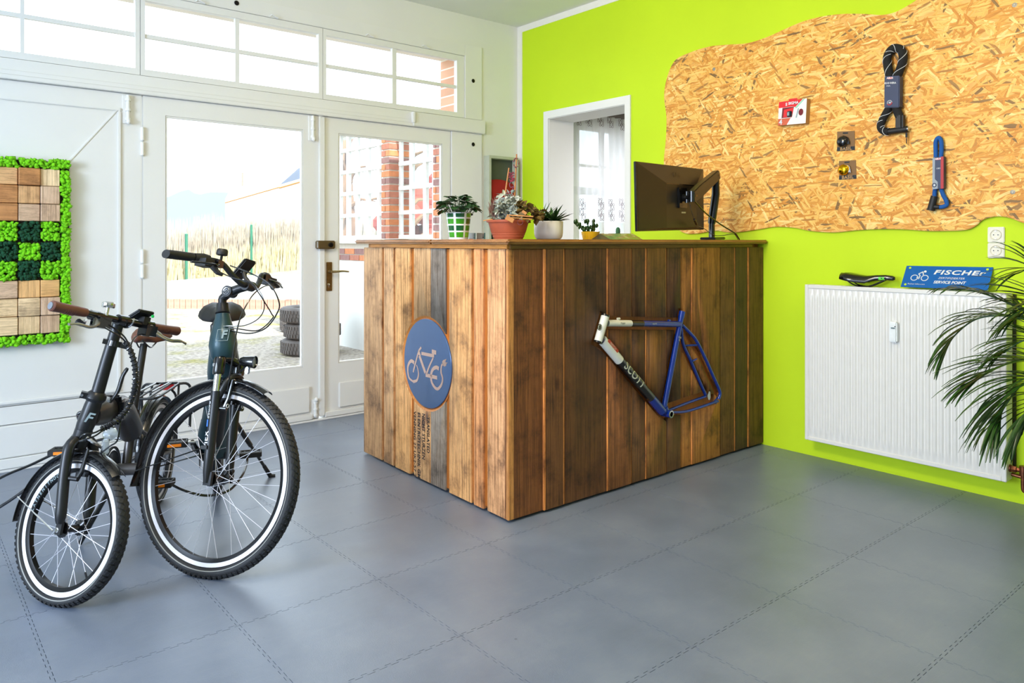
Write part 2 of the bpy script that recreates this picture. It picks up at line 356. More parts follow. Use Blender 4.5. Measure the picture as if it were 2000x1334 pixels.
# ---- green wall with the pass-through
TH = 0.275; oy0, oy1, oz = 3.661, 4.489, 2.262
g = MB()
g.bb(XG, XG+TH, -3.4, oy0, -0.12, ZC).bb(XG, XG+TH, oy1, YD, -0.12, ZC).bb(XG, XG+TH, oy0, oy1, oz, ZC)
wr = struct(build(g, 'wall_right', M_green, smooth=False, loc=(XG, 0, 0)))
t = MB(); e = 0.004
t.bb(XG-e, XG, YD-0.062, YD, 0, ZC).bb(XG-e, XG, -3.4, YD-0.062, ZC-0.052, ZC)
struct(build(t, 'trim_1', M_trimw, smooth=False))
t = MB(); t.bb(XG-0.012, XG, oy0-0.053, oy0, 0, oz+0.06).bb(XG-0.012, XG, oy1, oy1+0.053, 0, oz+0.06).bb(XG-0.012, XG, oy0, oy1, oz, oz+0.06)
t.bb(XG, XG+TH+0.004, oy0-0.0, oy0+0.004, 0, oz).bb(XG, XG+TH+0.004, oy1-0.004, oy1, 0, oz).bb(XG, XG+TH+0.004, oy0, oy1, oz-0.004, oz)
struct(build(t, 'trim_2', M_plaster, smooth=False))
# paint scar and a nail hole on the green wall
# ---- door leaves
def ring(mb, x0, x1, z0, z1, y0, y1, w):
    mb.bb(x0, x1, y0, y1, z0, z0+w).bb(x0, x1, y0, y1, z1-w, z1).bb(x0, x0+w, y0, y1, z0+w, z1-w).bb(x1-w, x1, y0, y1, z0+w, z1-w); return mb
ZB, ZT = 0.018, 2.135
def leaf(n, x0, x1, gx0=None, gx1=None, gz0=0.385, gz1=2.028):
    mb = MB()
    if gx0 is None:
        mb.bb(x0, x1, YD, YD+0.045, ZB, ZT)
        o = struct(build(mb, 'door_%d' % n, M_white, bevel=0.003, loc=(x0, YD, 0)))
        return o
    mb.bb(x0, gx0, YD, YD+0.045, ZB, ZT).bb(gx1, x1, YD, YD+0.045, ZB, ZT).bb(gx0, gx1, YD, YD+0.045, ZB, gz0).bb(gx0, gx1, YD, YD+0.045, gz1, ZT)
    o = struct(build(mb, 'door_%d' % n, M_white, smooth=False, loc=(x0, YD, 0)))
    bd = ring(MB(), gx0, gx1, gz0, gz1, YD+0.004, YD+0.03, 0.012); build(bd, 'glazing_bead', M_white, o, bevel=0.003)
    build(MB().bb(gx0+0.002, gx1-0.002, YD+0.030, YD+0.035, gz0+0.002, gz1-0.002), 'pane', M_glass, o, smooth=False)
    return o
d1 = leaf(1, 0.0, 1.176)
d2 = leaf(2, 1.184, 2.322, 1.310, 2.205)
d3 = leaf(3, 2.352, 3.446, 2.471, 3.370)
# solid leaf: raised rails around one large panel, kick boards below
pm = MB(); ring(pm, 0.12, 1.062, 0.365, 2.045, YD-0.012, YD+0.001, 0.02); build(pm, 'panel_moulding', M_white, d1, bevel=0.004)
zz = [ony(0, v, YD).z for v in (787.7, 832, 898.7, 915)]
build(MB().bb(0.0, 1.176, YD-0.006, YD, zz[1], zz[0]-0.02), 'lower_rail', M_white, d1, bevel=0.003)
build(MB().bb(0.0, 1.176, YD-0.014, YD, 0.075, zz[1]-0.004), 'kick_board', M_white, d1, bevel=0.005)
build(MB().bb(0.0, 1.176, YD-0.022, YD, ZB, 0.072), 'bottom_rail', M_white, d1, bevel=0.003)
a, b = ony(229, 214, YD-0.002), ony(100, 352, YD-0.002); dv = (b-a).normalized()
build(MB().box((a+b)/2, ((b-a).length, 0.006, 0.012), (dv, V(0, 1, 0), dv.cross(V(0, 1, 0)))), 'brace_strip', M_white, d1, bevel=0.002)
for d, x0, x1, z0, z1 in ((d2, 1.30, ony(603, 780, YD).x, ony(603, 804.5, YD).z, ony(603, 754.6, YD).z), (d3, ony(661, 780, YD).x, 3.40, ony(661, 795, YD).z, ony(661, 747, YD).z)):
    build(MB().bb(x0, x1, YD-0.016, YD, z0, z1), 'kick_panel', M_white, d, bevel=0.004)
    build(MB().bb(WLOC[d.name].x+(0.0 if d is d2 else 0.010), x1+0.02 if d is d2 else 3.44, YD-0.02, YD, ZB, ZB+0.035), 'bottom_rail', M_white, d, bevel=0.003)
build(MB().bb(2.316, 2.360, YD-0.020, YD, 0.03, 2.128), 'cover_strip', M_white, d2, bevel=0.005)
# surface bolts, hinges, lock, handle
def bolt(door, u, v0, v1, up=True):
    p0, p1 = ony(u, v0, YD-0.012), ony(u, v1, YD-0.012); m = MB()
    m.bb(p0.x-0.026, p0.x+0.026, YD-0.008, YD, min(p0.z, p1.z)-0.01, max(p0.z, p1.z))
    m.cyl((p0.x, YD-0.016, p0.z), (p0.x, YD-0.016, p1.z), 0.010, seg=10)
    L = p1.z-p0.z
    for t in (0.12, 0.5, 0.85): m.cyl((p0.x, YD-0.016, p0.z+L*t), (p0.x, YD-0.016, p0.z+L*(t+0.1)), 0.015, seg=10)
    e = p1 if up else p0
    m.ell((p0.x, YD-0.026, e.z), (0.013, 0.013, 0.016))
    build(m, 'surface_bolt', M_white, door)
bolt(d1, 250, 186, 238); bolt(d2, 611, 226, 272); bolt(d2, 616, 780, 814, False)
for v0, v1 in ((248, 305), (487, 544)):
    p0, p1 = ony(277.5, v0, YD), ony(277.5, v1, YD); mz = (p0.z+p1.z)/2; m = MB()
    for z0, z1 in ((p1.z, mz-0.0015), (mz+0.0015, p0.z)): m.lathe([(0.004, z0), (0.011, z0+0.006), (0.011, z1-0.006), (0.004, z1)], (p0.x, YD-0.008, 0), seg=14)
    build(m, 'hinge', M_white, d2)
p0, p1 = ony(637, 512, YD), ony(648, 568, YD)
h = build(MB().bb(p0.x, p1.x, YD-0.007, YD, p1.z, p0.z), 'handle_plate', M_bronze, d3, bevel=0.002)
hp = ony(642, 531, YD-0.05); hp.x = (p0.x+p1.x)/2; m = MB(); m.cyl((hp.x, YD, hp.z), (hp.x, YD-0.055, hp.z), 0.009, seg=12).lathe([(0.0115, 0), (0.0115, 0.008), (0.010, 0.012)], (hp.x, YD-0.007, hp.z), (0, -1, 0), 16)
m.tube(spline([(hp.x, YD-0.055, hp.z), (hp.x+0.03, YD-0.060, hp.z+0.001), (hp.x+0.075, YD-0.060, hp.z+0.003), (hp.x+0.125, YD-0.056, hp.z-0.002)], 4), [0.011, 0.010, 0.010, 0.010, 0.009, 0.009, 0.009, 0.008, 0.008, 0.007, 0.007, 0.007, 0.006], 10)
build(m, 'door_handle', mat('pale_bronze', (0.62, 0.55, 0.42), 0.3, 0.9), d3)
kh = ony(642, 556, YD-0.008); m = MB(); m.lathe([(0.0085, 0), (0.0085, 0.004), (0.007, 0.005)], (kh.x, YD-0.006, kh.z), (0, -1, 0), 16).bb(kh.x-0.004, kh.x+0.004, YD-0.010, YD-0.006, kh.z-0.022, kh.z)
build(m, 'key_cylinder', M_steel, d3)
p0, p1 = ony(619, 470, YD-0.03), ony(653, 486, YD-0.03)
lk = build(MB().bb(p0.x, p1.x, YD-0.05, YD-0.0, p1.z, p0.z), 'rim_lock', mat('lock_bronze', (0.45, 0.39, 0.28), 0.4, 0.75), d3, bevel=0.006)
kc = ony(646, 478, YD-0.05); build(MB().lathe([(0.017, 0), (0.017, 0.008), (0.010, 0.010), (0.010, 0.004)], (kc.x, YD-0.05, kc.z), (0, -1, 0), 20), 'lock_cylinder', M_dkmetal, lk)
build(MB().bb(p0.x-0.001, p0.x+0.010, YD-0.052, YD-0.03, p1.z+0.006, p0.z-0.006), 'latch_plate', M_steel, lk, bevel=0.002)
# ---- door frame: lintel, post, transom frame
Lm = MB()
Lm.bb(0.0, 3.60, YD-0.010, YD+0.06, 2.187, 2.253).bb(0.0, 3.60, YD-0.026, YD+0.06, 2.160, 2.187).bb(0.0, 3.60, YD-0.034, YD+0.06, 2.137, 2.160)
struct(build(Lm, 'trim_3', M_white, bevel=0.003))
lx = ony(806, 250, YD-0.03).x
struct(build(MB().bb(lx, 3.768, YD-0.045, YD, 2.139, 2.245), 'trim_4', M_white, bevel=0.004))
hb = ony(808, 240, YD-0.05); struct(build(MB().bb(hb.x-0.01, hb.x+0.012, YD-0.062, YD-0.03, 2.16, 2.243), 'trim_5', M_white, bevel=0.004))
fm = MB(); fm.bb(3.452, 3.758, YD-0.012, YD+0.10, 0.0, 2.137).bb(3.585, 3.758, YD-0.012, YD+0.10, 2.253, 2.850).bb(0.0, 3.585, YD-0.012, YD+0.10, 2.757, 2.850)
struct(build(fm, 'trim_6', M_white, bevel=0.003))
struct(build(MB().bb(0.0, 3.45, YD-0.018, YD+0.1, 0.0, 0.015), 'trim_7', M_white, bevel=0.003))
for u, v in ((462, 6), (924, 158), (924, 282)):
    p = ony(u, v, YD-0.012); q = build(MB().lathe([(0.0, -0.001), (0.013, 0.0), (0.016, 0.003), (0.0135, 0.005), (0.006, 0.0035), (0.0, 0.003)], p, (0, -1, 0), 20), 'bolt_head', M_dkmetal)
    tag(q, {462: 'dark round bolt head in the white board above the transom panes', 924: 'dark round bolt head on the white post above the lintel'}[u] if v != 282 else 'dark round bolt head on the white post below the lintel', 'bolt')
# ---- transom windows
GX = {1: (0.03, 0.5616, 0.5806, 1.140), 2: (1.194, 1.739, 1.766, 2.318), 3: (2.376, 2.917, 2.953, 3.509)}
SX = {1: (0.004, 1.165), 2: (1.169, 2.347), 3: (2.351, 3.582)}
for n in (1, 2, 3):
    a0, a1, b0, b1 = GX[n]; s0, s1 = SX[n]; z0, zm0, zm1, z1 = 2.294, 2.487, 2.510, 2.711; m = MB(); y0, y1 = YD-0.004, YD+0.036
    m.bb(s0, a0, y0, y1, 2.256, 2.755).bb(b1, s1, y0, y1, 2.256, 2.755).bb(a0, b1, y0, y1, 2.256, z0).bb(a0, b1, y0, y1, z1, 2.755)
    m.bb(a1, b0, y0+0.008, y1-0.004, z0, z1).bb(a0, a1, y0+0.008, y1-0.004, zm0, zm1).bb(b0, b1, y0+0.008, y1-0.004, zm0, zm1)
    o = struct(build(m, 'window_%d' % n, M_white, smooth=False))
    for x0, x1 in ((a0, a1), (b0, b1)):
        for q0, q1 in ((z0, zm0), (zm1, z1)): build(MB().bb(x0, x1, YD+0.016, YD+0.020, q0, q1), 'pane', M_glass, o, smooth=False)
    for hx in (a1-0.25, b0+0.20):
        if n == 3: hx += 0.02
        h = MB().tube([(hx, YD-0.012, 2.765), (hx+0.006, YD-0.03, 2.772), (hx+0.05, YD-0.03, 2.757), (hx+0.055, YD-0.02, 2.757)], 0.004, 6); build(h, 'turn_catch', M_white, o)
# ---- room beyond the green wall
X2, X3, Y2 = XG+TH, 8.6, 1.6
nr = MB(); nr.bb(X2, X3, YD, YD+0.3, -0.12, 1.15).bb(X2, X3, YD, YD+0.3, 2.35, 2.6).bb(X2, 4.90, YD, YD+0.3, 1.15, 2.35).bb(5.62, X3, YD, YD+0.3, 1.15, 2.35).bb(X3, X3+0.2, Y2, YD, -0.12, 2.6).bb(X2, X3, Y2-0.2, Y2, -0.12, 2.6)
struct(build(nr, 'wall_sideroom', M_plaster, smooth=False))
struct(build(MB().bb(X2, X3, Y2, YD, 2.42, 2.6), 'ceiling_sideroom', mat('brown_beam', (0.30, 0.24, 0.20), 0.8), smooth=False))
struct(build(MB().bb(X2, X3, Y2, YD, -0.12, -0.01), 'floor_sideroom', mat('sideroom_floor', (0.5, 0.45, 0.4), 0.7), smooth=False))
wf = MB(); wy0, wy1 = YD+0.06, YD+0.11
wf.bb(4.90, 4.935, wy0, wy1, 1.15, 2.35).bb(5.585, 5.62, wy0, wy1, 1.15, 2.35).bb(4.935, 5.585, wy0, wy1, 2.312, 2.35).bb(4.935, 5.585, wy0, wy1, 1.15, 1.19).bb(5.27, 5.30, wy0, wy1, 1.19, 2.312).bb(4.935, 5.585, wy0+0.01, wy1-0.01, 1.962, 1.985)
w4 = struct(build(wf, 'window_4', M_white, smooth=False))
for x0, x1 in ((4.935, 5.27), (5.30, 5.585)):
    for z0, z1 in ((1.19, 1.962), (1.985, 2.312)): build(MB().bb(x0, x1, wy0+0.02, wy0+0.024, z0, z1), 'pane', M_glass, w4, smooth=False)
struct(build(MB().bb(4.70, 5.8, YD-0.16, YD, 1.10, 1.148), 'trim_8', M_white, bevel=0.005))
lo = empty('added_ceiling_lamp', (5.6, 3.6, 2.37), 'small square fill lamp added unseen in the side room behind the curtain', 'lamp'); build(MB().bb(5.28, 5.92, 3.28, 3.92, 2.385, 2.42), 'lamp_body', M_white, lo, bevel=0.005)  # unseen fitting for the added side room light
# ---- unseen fill lamps, added to light the shop from outside the view
M_fill = mat('fill_diffuser', (1, 0.93, 0.8), 0.6, emit=3.0)
for lx, ly in ((2.9, 0.4),):
    r = empty('added_ceiling_lamp', (lx, ly, ZC-0.08), 'square warm fill lamp added out of view beside the lime green wall', 'lamp')
    build(MB().bb(lx-0.5, lx+0.5, ly-0.5, ly-0.48, ZC-0.08, ZC).bb(lx-0.5, lx+0.5, ly+0.48, ly+0.5, ZC-0.08, ZC).bb(lx-0.5, lx-0.48, ly-0.48, ly+0.48, ZC-0.08, ZC).bb(lx+0.48, lx+0.5, ly-0.48, ly+0.48, ZC-0.08, ZC), 'lamp_frame', M_steel, r, smooth=False)
    build(MB().bb(lx-0.48, lx+0.48, ly-0.48, ly+0.48, ZC-0.065, ZC-0.055), 'diffuser', M_fill, r, smooth=False)
fd = V(math.sin(math.radians(66)), 0, -math.cos(math.radians(66))); fu = V(fd.z*-1, 0, fd.x); fc = V(0.50, 2.0, 2.742)
r = empty('added_flood_lamp', fc, 'tilted warm fill lamp added under the ceiling facing the green wall', 'lamp')  # added to wash the green wall with warm light
build(MB().box(fc-fd*0.02, (0.06, 1.0, 0.55), (fd, V(0, 1, 0), fu)), 'housing', M_steel, r, bevel=0.006); build(MB().box(fc+fd*0.013, (0.006, 0.94, 0.49), (fd, V(0, 1, 0), fu)), 'diffuser', M_fill, r, smooth=False); build(MB().cyl(fc-fd*0.04, V(fc.x-0.05, 2.0, ZC), 0.012, seg=12), 'hanger', M_steel, r)
# ================================================================== RECEPTION COUNTER
W_V = wood_mat('old_plank', 2); W_batten = wood_mat('fresh_batten', 2, (0.72, 0.42, 0.15), 0.5, 0.3)
W_top = wood_mat('oiled_top', 1, (0.66, 0.45, 0.24), 0.35, 0.6); W_topx = wood_mat('oiled_top_long', 0, (0.66, 0.45, 0.24), 0.35, 0.6)
W_cut = wood_mat('routed_wood', 2, (0.72, 0.47, 0.22), 0.6, 0.6)
CP0 = V(2.115, 2.548, 0); CPL = V(2.158, 3.939, 0)            # near corner and far end of the short side
eL = (CPL-CP0).normalized(); nL = V(-eL.y, eL.x, 0)            # outward normal of the short side points to -x
if nL.x > 0: nL = -nL
ctr = empty('reception_counter', (3.0, 3.0, 0), 'L-shaped reception counter clad in upright weathered brown boards', 'counter')
ZB0, ZB1 = 0.012, 1.219; grain = random.Random(3)
core = MB()
core.bb(CP0.x+0.05, XG-0.004, 2.575, 3.13, 0.03, 1.24)
p = [CP0+eL*0.03-nL*0.03, CPL-nL*0.03, CPL-nL*0.60, CP0+eL*0.03-nL*0.60]
core.prism([(q.x, q.y) for q in p], (0, 0, 0.03), (1, 0, 0), (0, 1, 0), (0, 0, 1.21))
build(core, 'carcass', W_cut, ctr, smooth=False)
def board(o, ex, en, s0, s1, thick, z0, z1, col, back=0.03, name='board', m=None):
    """plank on a face: s along ex, front proud of the face plane by `thick`, standing on backing at -back"""
    c = V(o)+ex*((s0+s1)/2)+en*((thick-back)/2)+V(0, 0, (z0+z1)/2)
    b = build(MB().box(c, (s1-s0, thick+back, z1-z0), (ex, en, V(0, 0, 1))), name, m or W_V, ctr, bevel=0.0025)
    b.color = (*lin(col), grain.random()); return b
def sL(u):                                                     # distance along the short side of a picture column
    best = min(((k/4000*1.45 for k in range(4001))), key=lambda t: abs((lambda q: CX+F_PX*(XR*q.x+YR*q.y)/(XF*q.x+YF*q.y)-u)(CP0+eL*t)))
    return best
LB = [(710.5, 746, .000, (0.859, 0.675, 0.48)), (750, 769.2, .002, (0.921, 0.727, 0.519)), (773.2, 802, .004, (0.97, 0.752, 0.5)), (808, 840.3, .000, (0.91, 0.726, 0.519)), (841, 870, .000, (0.594, 0.548, 0.502)),
      (877.5, 921.2, .002, (0.94, 0.71, 0.46)), (926, 944.7, .003, (0.928, 0.652, 0.422)), (951.6, 988, .000, (0.932, 0.702, 0.496))]
lboards = []
for u0, u1, th, c in LB: lboards.append(board(CP0, eL, nL, sL(u1), sL(u0), th, ZB0, ZB1, c))
edge = board(CP0, eL, nL, 0.0, sL(988.3), 0.001, ZB0, ZB1, (0.86, 0.60, 0.33), name='corner_strip')
build(MB().box(CP0+eL*0.70-nL*0.015+V(0, 0, 0.62), (1.37, 0.012, 1.19), (eL, nL, V(0, 0, 1))), 'backing_panel', W_batten, ctr, smooth=False)
# long side
eR, nR = V(1, 0, 0), V(0, -1, 0); YF0 = 2.548
def sR(u): return ony(u, 700, YF0).x-CP0.x
RB = [(994.6, 1062, .000, (0.56, 0.34, 0.17)), (1064, 1098, .010, (0.50, 0.32, 0.17)), (1101, 1184, .008, (0.46, 0.29, 0.155)), (1185.5, 1229.5, .012, (0.53, 0.33, 0.17)), (1231.5, 1258, .009, (0.45, 0.30, 0.16)),
      (1260, 1297.5, .012, (0.56, 0.38, 0.17)), (1299.5, 1327, .009, (0.45, 0.30, 0.16)), (1328.5, 1348, .006, (0.72, 0.48, 0.20)), (1350.5, 1403.5, .011, (0.70, 0.47, 0.20)), (1405, 1432.5, .006, (0.50, 0.34, 0.17)),
      (1434, 1457.5, .008, (0.36, 0.27, 0.15)), (1460, 1489, .011, (0.45, 0.31, 0.16))]
rboards = []
for k, (u0, u1, th, c) in enumerate(RB):
    s0, s1 = sR(u0), min(sR(u1), XG-0.004-CP0.x); rboards.append(board((CP0.x, YF0, 0), eR, nR, s0 if k else 0.0005, s1, th, ZB0, ZB1, c))
    if k: board((CP0.x, YF0, 0), eR, nR, s0-0.012, s0-0.0005, th-0.001, ZB0, ZB1, (0.95, 0.62, 0.32), name='lit_edge_strip')  # bright colour stands in for the lit left edge of each proud board
build(MB().bb(CP0.x+0.02, XG-0.004, YF0+0.016, YF0+0.028, 0.03, 1.22), 'backing_panel', W_batten, ctr, smooth=False)
# rail below the top
rl = MB(); rl.box(CP0+eL*0.64+nL*0.004+V(0, 0, 1.2300), (1.29, 0.02, 0.0195), (eL, nL, V(0, 0, 1))); build(rl, 'top_rail', wood_mat('rail_wood', 1, (0.82, 0.54, 0.22), 0.5, 0.5), ctr, bevel=0.002)
build(MB().bb(CP0.x+0.0, XG-0.12, YF0-0.012, YF0+0.02, 1.2195, 1.2395), 'top_rail', wood_mat('rail_wood_long', 0, (0.48, 0.32, 0.13), 0.5, 0.6), ctr, bevel=0.002)
# worktop: a thing of its own
def slab(poly, z0, z1, name, m, parent=None): return build(MB().prism(poly, (0, 0, z0), (1, 0, 0), (0, 1, 0), (0, 0, z1-z0)), name, m, parent, loc=(3.0, 3.0, z0), bevel=0.009, bseg=3)
ZT0, ZTOP = 1.2405, 1.2636
a = CP0+nL*0.042; b2 = CPL+nL*0.042+eL*0.045; c2 = CPL-nL*0.62+eL*0.045
wt = empty('counter_top', (3.0, 3.0, ZT0), 'oiled wooden worktop with rounded edge lying on the board-clad counter', 'worktop')
slab([(a.x-0.003, 2.502), (XG-0.003, 2.502), (XG-0.003, 3.14), (2.78, 3.14), (2.76, 2.9), (2.74, 2.6)][:0] or [(a.x-0.001, 2.503), (XG-0.003, 2.503), (XG-0.003, 3.15), (CP0.x+0.62, 3.15), (CP0.x+0.62, 2.90)] [:3]+[(a.x+0.020, 3.15)], ZT0, ZTOP, 'long_plank', W_topx, wt)
slab([(a.x+0.021, 3.151), (CP0.x+0.66, 3.151), (c2.x+0.0, c2.y), (b2.x, b2.y)], ZT0, ZTOP, 'short_plank', W_top, wt)
# ---- round sign let into the short side
def onL(u, v, d=0.0):                                          # pixel -> point on short side plane moved out by d
    r = ray(u, v); o = CP0+nL*d; t = (o-EYEV).dot(nL)/r.dot(nL); return EYEV+r*t
sc = (onL(788, 707)+onL(882, 711))/2; top, bot = onL(834, 623), onL(836, 798); sc.z = (top.z+bot.z)/2; SR = (top.z-bot.z)/2
cut = build(MB().lathe([(SR+0.016, -0.05), (SR+0.016, 0.05)], sc, nL, 72), 'cutter', None)
def split_loose(o):
    bm = bmesh.new(); bm.from_mesh(o.data); left = set(bm.verts); isl = []
    while left:
        st0 = [left.pop()]; g_ = set(st0)
        while st0:
            x = st0.pop()
            for e in x.link_edges:
                y = e.other_vert(x)
                if y in left: left.discard(y); g_.add(y); st0.append(y)
        isl.append({v.index for v in g_})
    bm.free()
    if len(isl) < 2: return
    src = o.data; first = True
    for g_ in isl:
        bm = bmesh.new(); bm.from_mesh(src); bmesh.ops.delete(bm, geom=[v for v in bm.verts if v.index not in g_], context='VERTS'); me = bpy.data.meshes.new(o.name); bm.to_mesh(me); bm.free()
        for mm in src.materials: me.materials.append(mm)
        if first: o.data = me; first = False
        else:
            c = bpy.data.objects.new(o.name.split('.')[0], me); COL.objects.link(c); c.parent = o.parent; c.color = o.color; WLOC[c.name] = WLOC[o.name]
for b in lboards: boolean_cut(b, [cut]); split_loose(b)
bpy.data.objects.remove(cut)
rg = MB(); rg.lathe([(SR+0.0155, -0.022), (SR+0.0155, -0.001), (SR+0.004, -0.010), (SR+0.002, -0.0215)], sc, nL, 72, cap=False)
build(rg, 'routed_ring', wood_mat('ring_wood', 2, (0.85, 0.55, 0.25), 0.5, 0.4), ctr)
M_sign = mat('anthracite_blue_plate', (0.29, 0.40, 0.57), 0.2, 0.3, var=0.02, coat=0.3)
M_copper = mat('copper_mirror', (0.97, 0.83, 0.78), 0.15, 1.0, var=0.02)
sg = empty('round_sign', sc, 'round blue-grey metal sign with a copper electric bicycle let into the counter', 'sign')
build(MB().lathe([(0, -0.0088), (SR, -0.0088), (SR, -0.004), (SR-0.002, -0.002), (0, -0.002)], sc, nL, 72), 'plate', M_sign, sg)
def sgp(x, y):                                                 # crop pixel of the emblem (780..890 x 660..780 at 11.118) -> plate
    return onL(780+x/11.118, 660+y/11.118, -0.001)
def stroke(mb, pts, w0, w1=None, d=0.002):
    """flat strip on the plate, widths in metres along the path"""
    P = spline([sgp(*q) for q in pts], 6) if len(pts) > 2 else [sgp(*q) for q in pts]; n = len(P); w1 = w0 if w1 is None else w1; A, B = [], []
    for i, q in enumerate(P):
        t = (P[min(i+1, n-1)]-P[max(i-1, 0)]).normalized(); s = t.cross(nL).normalized(); w = w0+(w1-w0)*i/(n-1); A.append(q+s*w/2); B.append(q-s*w/2)
    mb.grid([A, B]); return mb
em = MB()
stroke(em, [(475, 205), (430, 270), (400, 360), (345, 560), (300, 745)], 0.012, 0.011); stroke(em, [(450, 325), (415, 350)], 0.03, 0.012)
stroke(em, [(478, 335), (755, 392)], 0.017); stroke(em, [(435, 385), (565, 760)], 0.020, 0.020); stroke(em, [(735, 430), (640, 640), (590, 790)], 0.010, 0.014)
stroke(em, [(570, 805), (820, 866)], 0.019); stroke(em, [(705, 295), (800, 322)], 0.022)
th = [(322, 540), (260, 500), (205, 560), (182, 680), (210, 860), (300, 950), (380, 920), (415, 800), (400, 670), (370, 585)]
stroke(em, th[:6], 0.020, 0.011); stroke(em, th[5:], 0.016, 0.006)
stroke(em, [(858, 668), (800, 640), (730, 680), (690, 790), (700, 950), (770, 1075), (840, 1105), (915, 1010), (938, 880), (905, 740), (915, 610), (950, 560)], 0.020, 0.011)
pl = [sgp(*q) for q in ((930, 520), (950, 480), (985, 470), (1020, 455), (1022, 470), (1000, 500), (1008, 535), (1040, 530), (1042, 548), (1020, 565), (1020, 600), (975, 625), (940, 590))]
em.add(pl, [tuple(range(len(pl)))])
build(em, 'bicycle_emblem', M_copper, sg, fix=False)
# ---- stencilled lettering on the fourth board
st = MB(); b4 = lboards[3]
def column(txt, u, v0, v1, size):
    q0, q1 = onL(u, v0, 0.0008), onL(u, v1, 0.0008); L = (q0-q1).length; vs, fs = text2d(txt, 1.0, spacing=1.05, bold=0.025); w = max(p[0] for p in vs)-min(p[0] for p in vs)
    o = (q0+q1)/2; dn = V(0, 0, -1); rt = -eL if eL.dot(V(0, 1, 0)) > 0 else eL
    st.add([o+dn*(x*L/w)+rt*(y*size/0.72) for x, y in vs], fs)
column('TRANSLATED', 836, 814, 885, 0.026); column('NICHT STURZEN', 827, 808, 897, 0.028); column('ELENTROTECHNIK GM', 818, 806, 934, 0.028); column('VENNING 27 UK2-57 2', 810, 803, 931, 0.022)
build(st, 'stencil_text', mat('stencil_ink', (0.17, 0.16, 0.17), 0.8, var=0.35, vscale=120), ctr, fix=False)
# ================================================================== BICYCLE FRAME IN THE LONG SIDE
M_blue = mat('frame_blue', (0.03, 0.19, 0.56), 0.22, 0.2, var=0.05, coat=0.6); M_fwhite = mat('frame_white', (0.88, 0.88, 0.84), 0.25, var=0.03, coat=0.5)
M_fblack = mat('frame_black', (0.06, 0.06, 0.07), 0.25, var=0.05, coat=0.5); M_fred = mat('decal_red', (0.72, 0.22, 0.12), 0.4); M_cream = mat('decal_cream', (0.80, 0.80, 0.70), 0.4)
FY = YF0-0.022
def fp(u, v, d=0.0): return ony(u, v, FY-d)
bf = empty('display_bicycle', fp(1290, 800), 'blue and white racing bicycle frame mounted on the counter boards', 'bicycle frame')
ht, hbm = fp(1182.5, 616), fp(1167.5, 669); sb, s1 = fp(1297, 796), fp(1332.5, 609); bbp = fp(1302, 807)
d0, d1p = fp(1176, 664), fp(1293, 803); t0, t1 = fp(1186, 631), fp(1327, 633)
drop = fp(1397, 781); drop2 = fp(1381, 771, -0.03)
hd = (ht-hbm).normalized()
build(MB().cyl(hbm, ht, 0.0205, seg=20), 'head_tube', M_fwhite, bf)
build(MB().lathe([(0.017, -0.002), (0.022, -0.002), (0.022, 0.006), (0.0205, 0.007)], hbm, hd, 20), 'headset_cup', M_fblack, bf); build(MB().lathe([(0.0205, -0.006), (0.022, -0.005), (0.022, 0.003), (0.016, 0.003)], ht, hd, 20), 'headset_cup', M_fblack, bf)
hm = fp(1172, 639, 0.0205)
build(MB().lathe([(0, 0), (0.016, 0), (0.016, 0.0008), (0, 0.0008)], hm+V(-0.002, 0.0005, 0), (0, -1, 0), 24), 'head_badge', mat('badge', (0.10, 0.09, 0.10), 0.4), bf)
bdl = MB().torus(hm+V(-0.002, -0.001, 0), (0, -1, 0), 0.0115, 0.001, 24, 6); letters(bdl, 'R 1', 0.014, hm+V(-0.002, -0.0012, 0), (1, 0, 0), (0, 0, 1)); build(bdl, 'badge_print', M_cream, bf, fix=False)
def seg_tube(a, b, f0, f1, r, m, name, par, seg=20, r1=None): return build(MB().cyl(a+(b-a)*f0, a+(b-a)*f1, r, r1 if r1 else r, seg), name, m, par)
tt = seg_tube(t0, t1, 0, 1, 0.0165, M_blue, 'top_tube', bf); seg_tube(t0, t1, 0, 0.30, 0.0170, M_fwhite, 'white_paint', tt); seg_tube(t0, t1, 0.30, 0.46, 0.0169, M_fblack, 'black_paint', tt)
tdir = (t1-t0).normalized()
q = MB(); letters(q, 'TEAM', 0.014, t0+tdir*0.095, tdir, (0, 0, 1), wrap=(0.0174, V(0, -1, 0)), shear=0.3); build(q, 'lettering', M_fblack, tt, fix=False)
q = MB(); letters(q, 'SCOTT', 0.011, t0+tdir*0.345, tdir, (0, 0, 1), wrap=(0.0169, V(0, -1, 0)), shear=0.3); build(q, 'lettering', M_cream, tt, fix=False)
dt = seg_tube(d0, d1p, 0, 1, 0.0245, M_blue, 'down_tube', bf); seg_tube(d0, d1p, 0, 0.27, 0.0250, M_fwhite, 'white_paint', dt); seg_tube(d0, d1p, 0.27, 0.80, 0.0249, M_fblack, 'black_paint', dt)
ddir = (d1p-d0).normalized(); dup_ = V(0, -1, 0).cross(ddir).normalized(); dup_ = dup_ if dup_.z > 0 else -dup_
q = MB(); letters(q, 'SCOTT', 0.060, d0+ddir*((d1p-d0).length*0.47), ddir, dup_, wrap=(0.0254, V(0, -1, 0.0)), bold=0.0008, spacing=1.0); build(q, 'lettering', M_cream, dt, fix=False)
q = MB(); lp = d0+ddir*((d1p-d0).length*0.10)+dup_*0.012; build(MB().box(lp+V(0, -0.0235, 0), (0.095, 0.0015, 0.017), (ddir, V(0, 1, 0), dup_)), 'red_decal', M_fred, dt); letters(q, 'MATCH', 0.016, lp+V(0, -0.0245, 0), ddir, dup_); build(q, 'lettering', M_cream, dt, fix=False)
stt = seg_tube(sb, s1, 0, 1, 0.0150, M_blue, 'seat_tube', bf); sdir = (s1-sb).normalized()
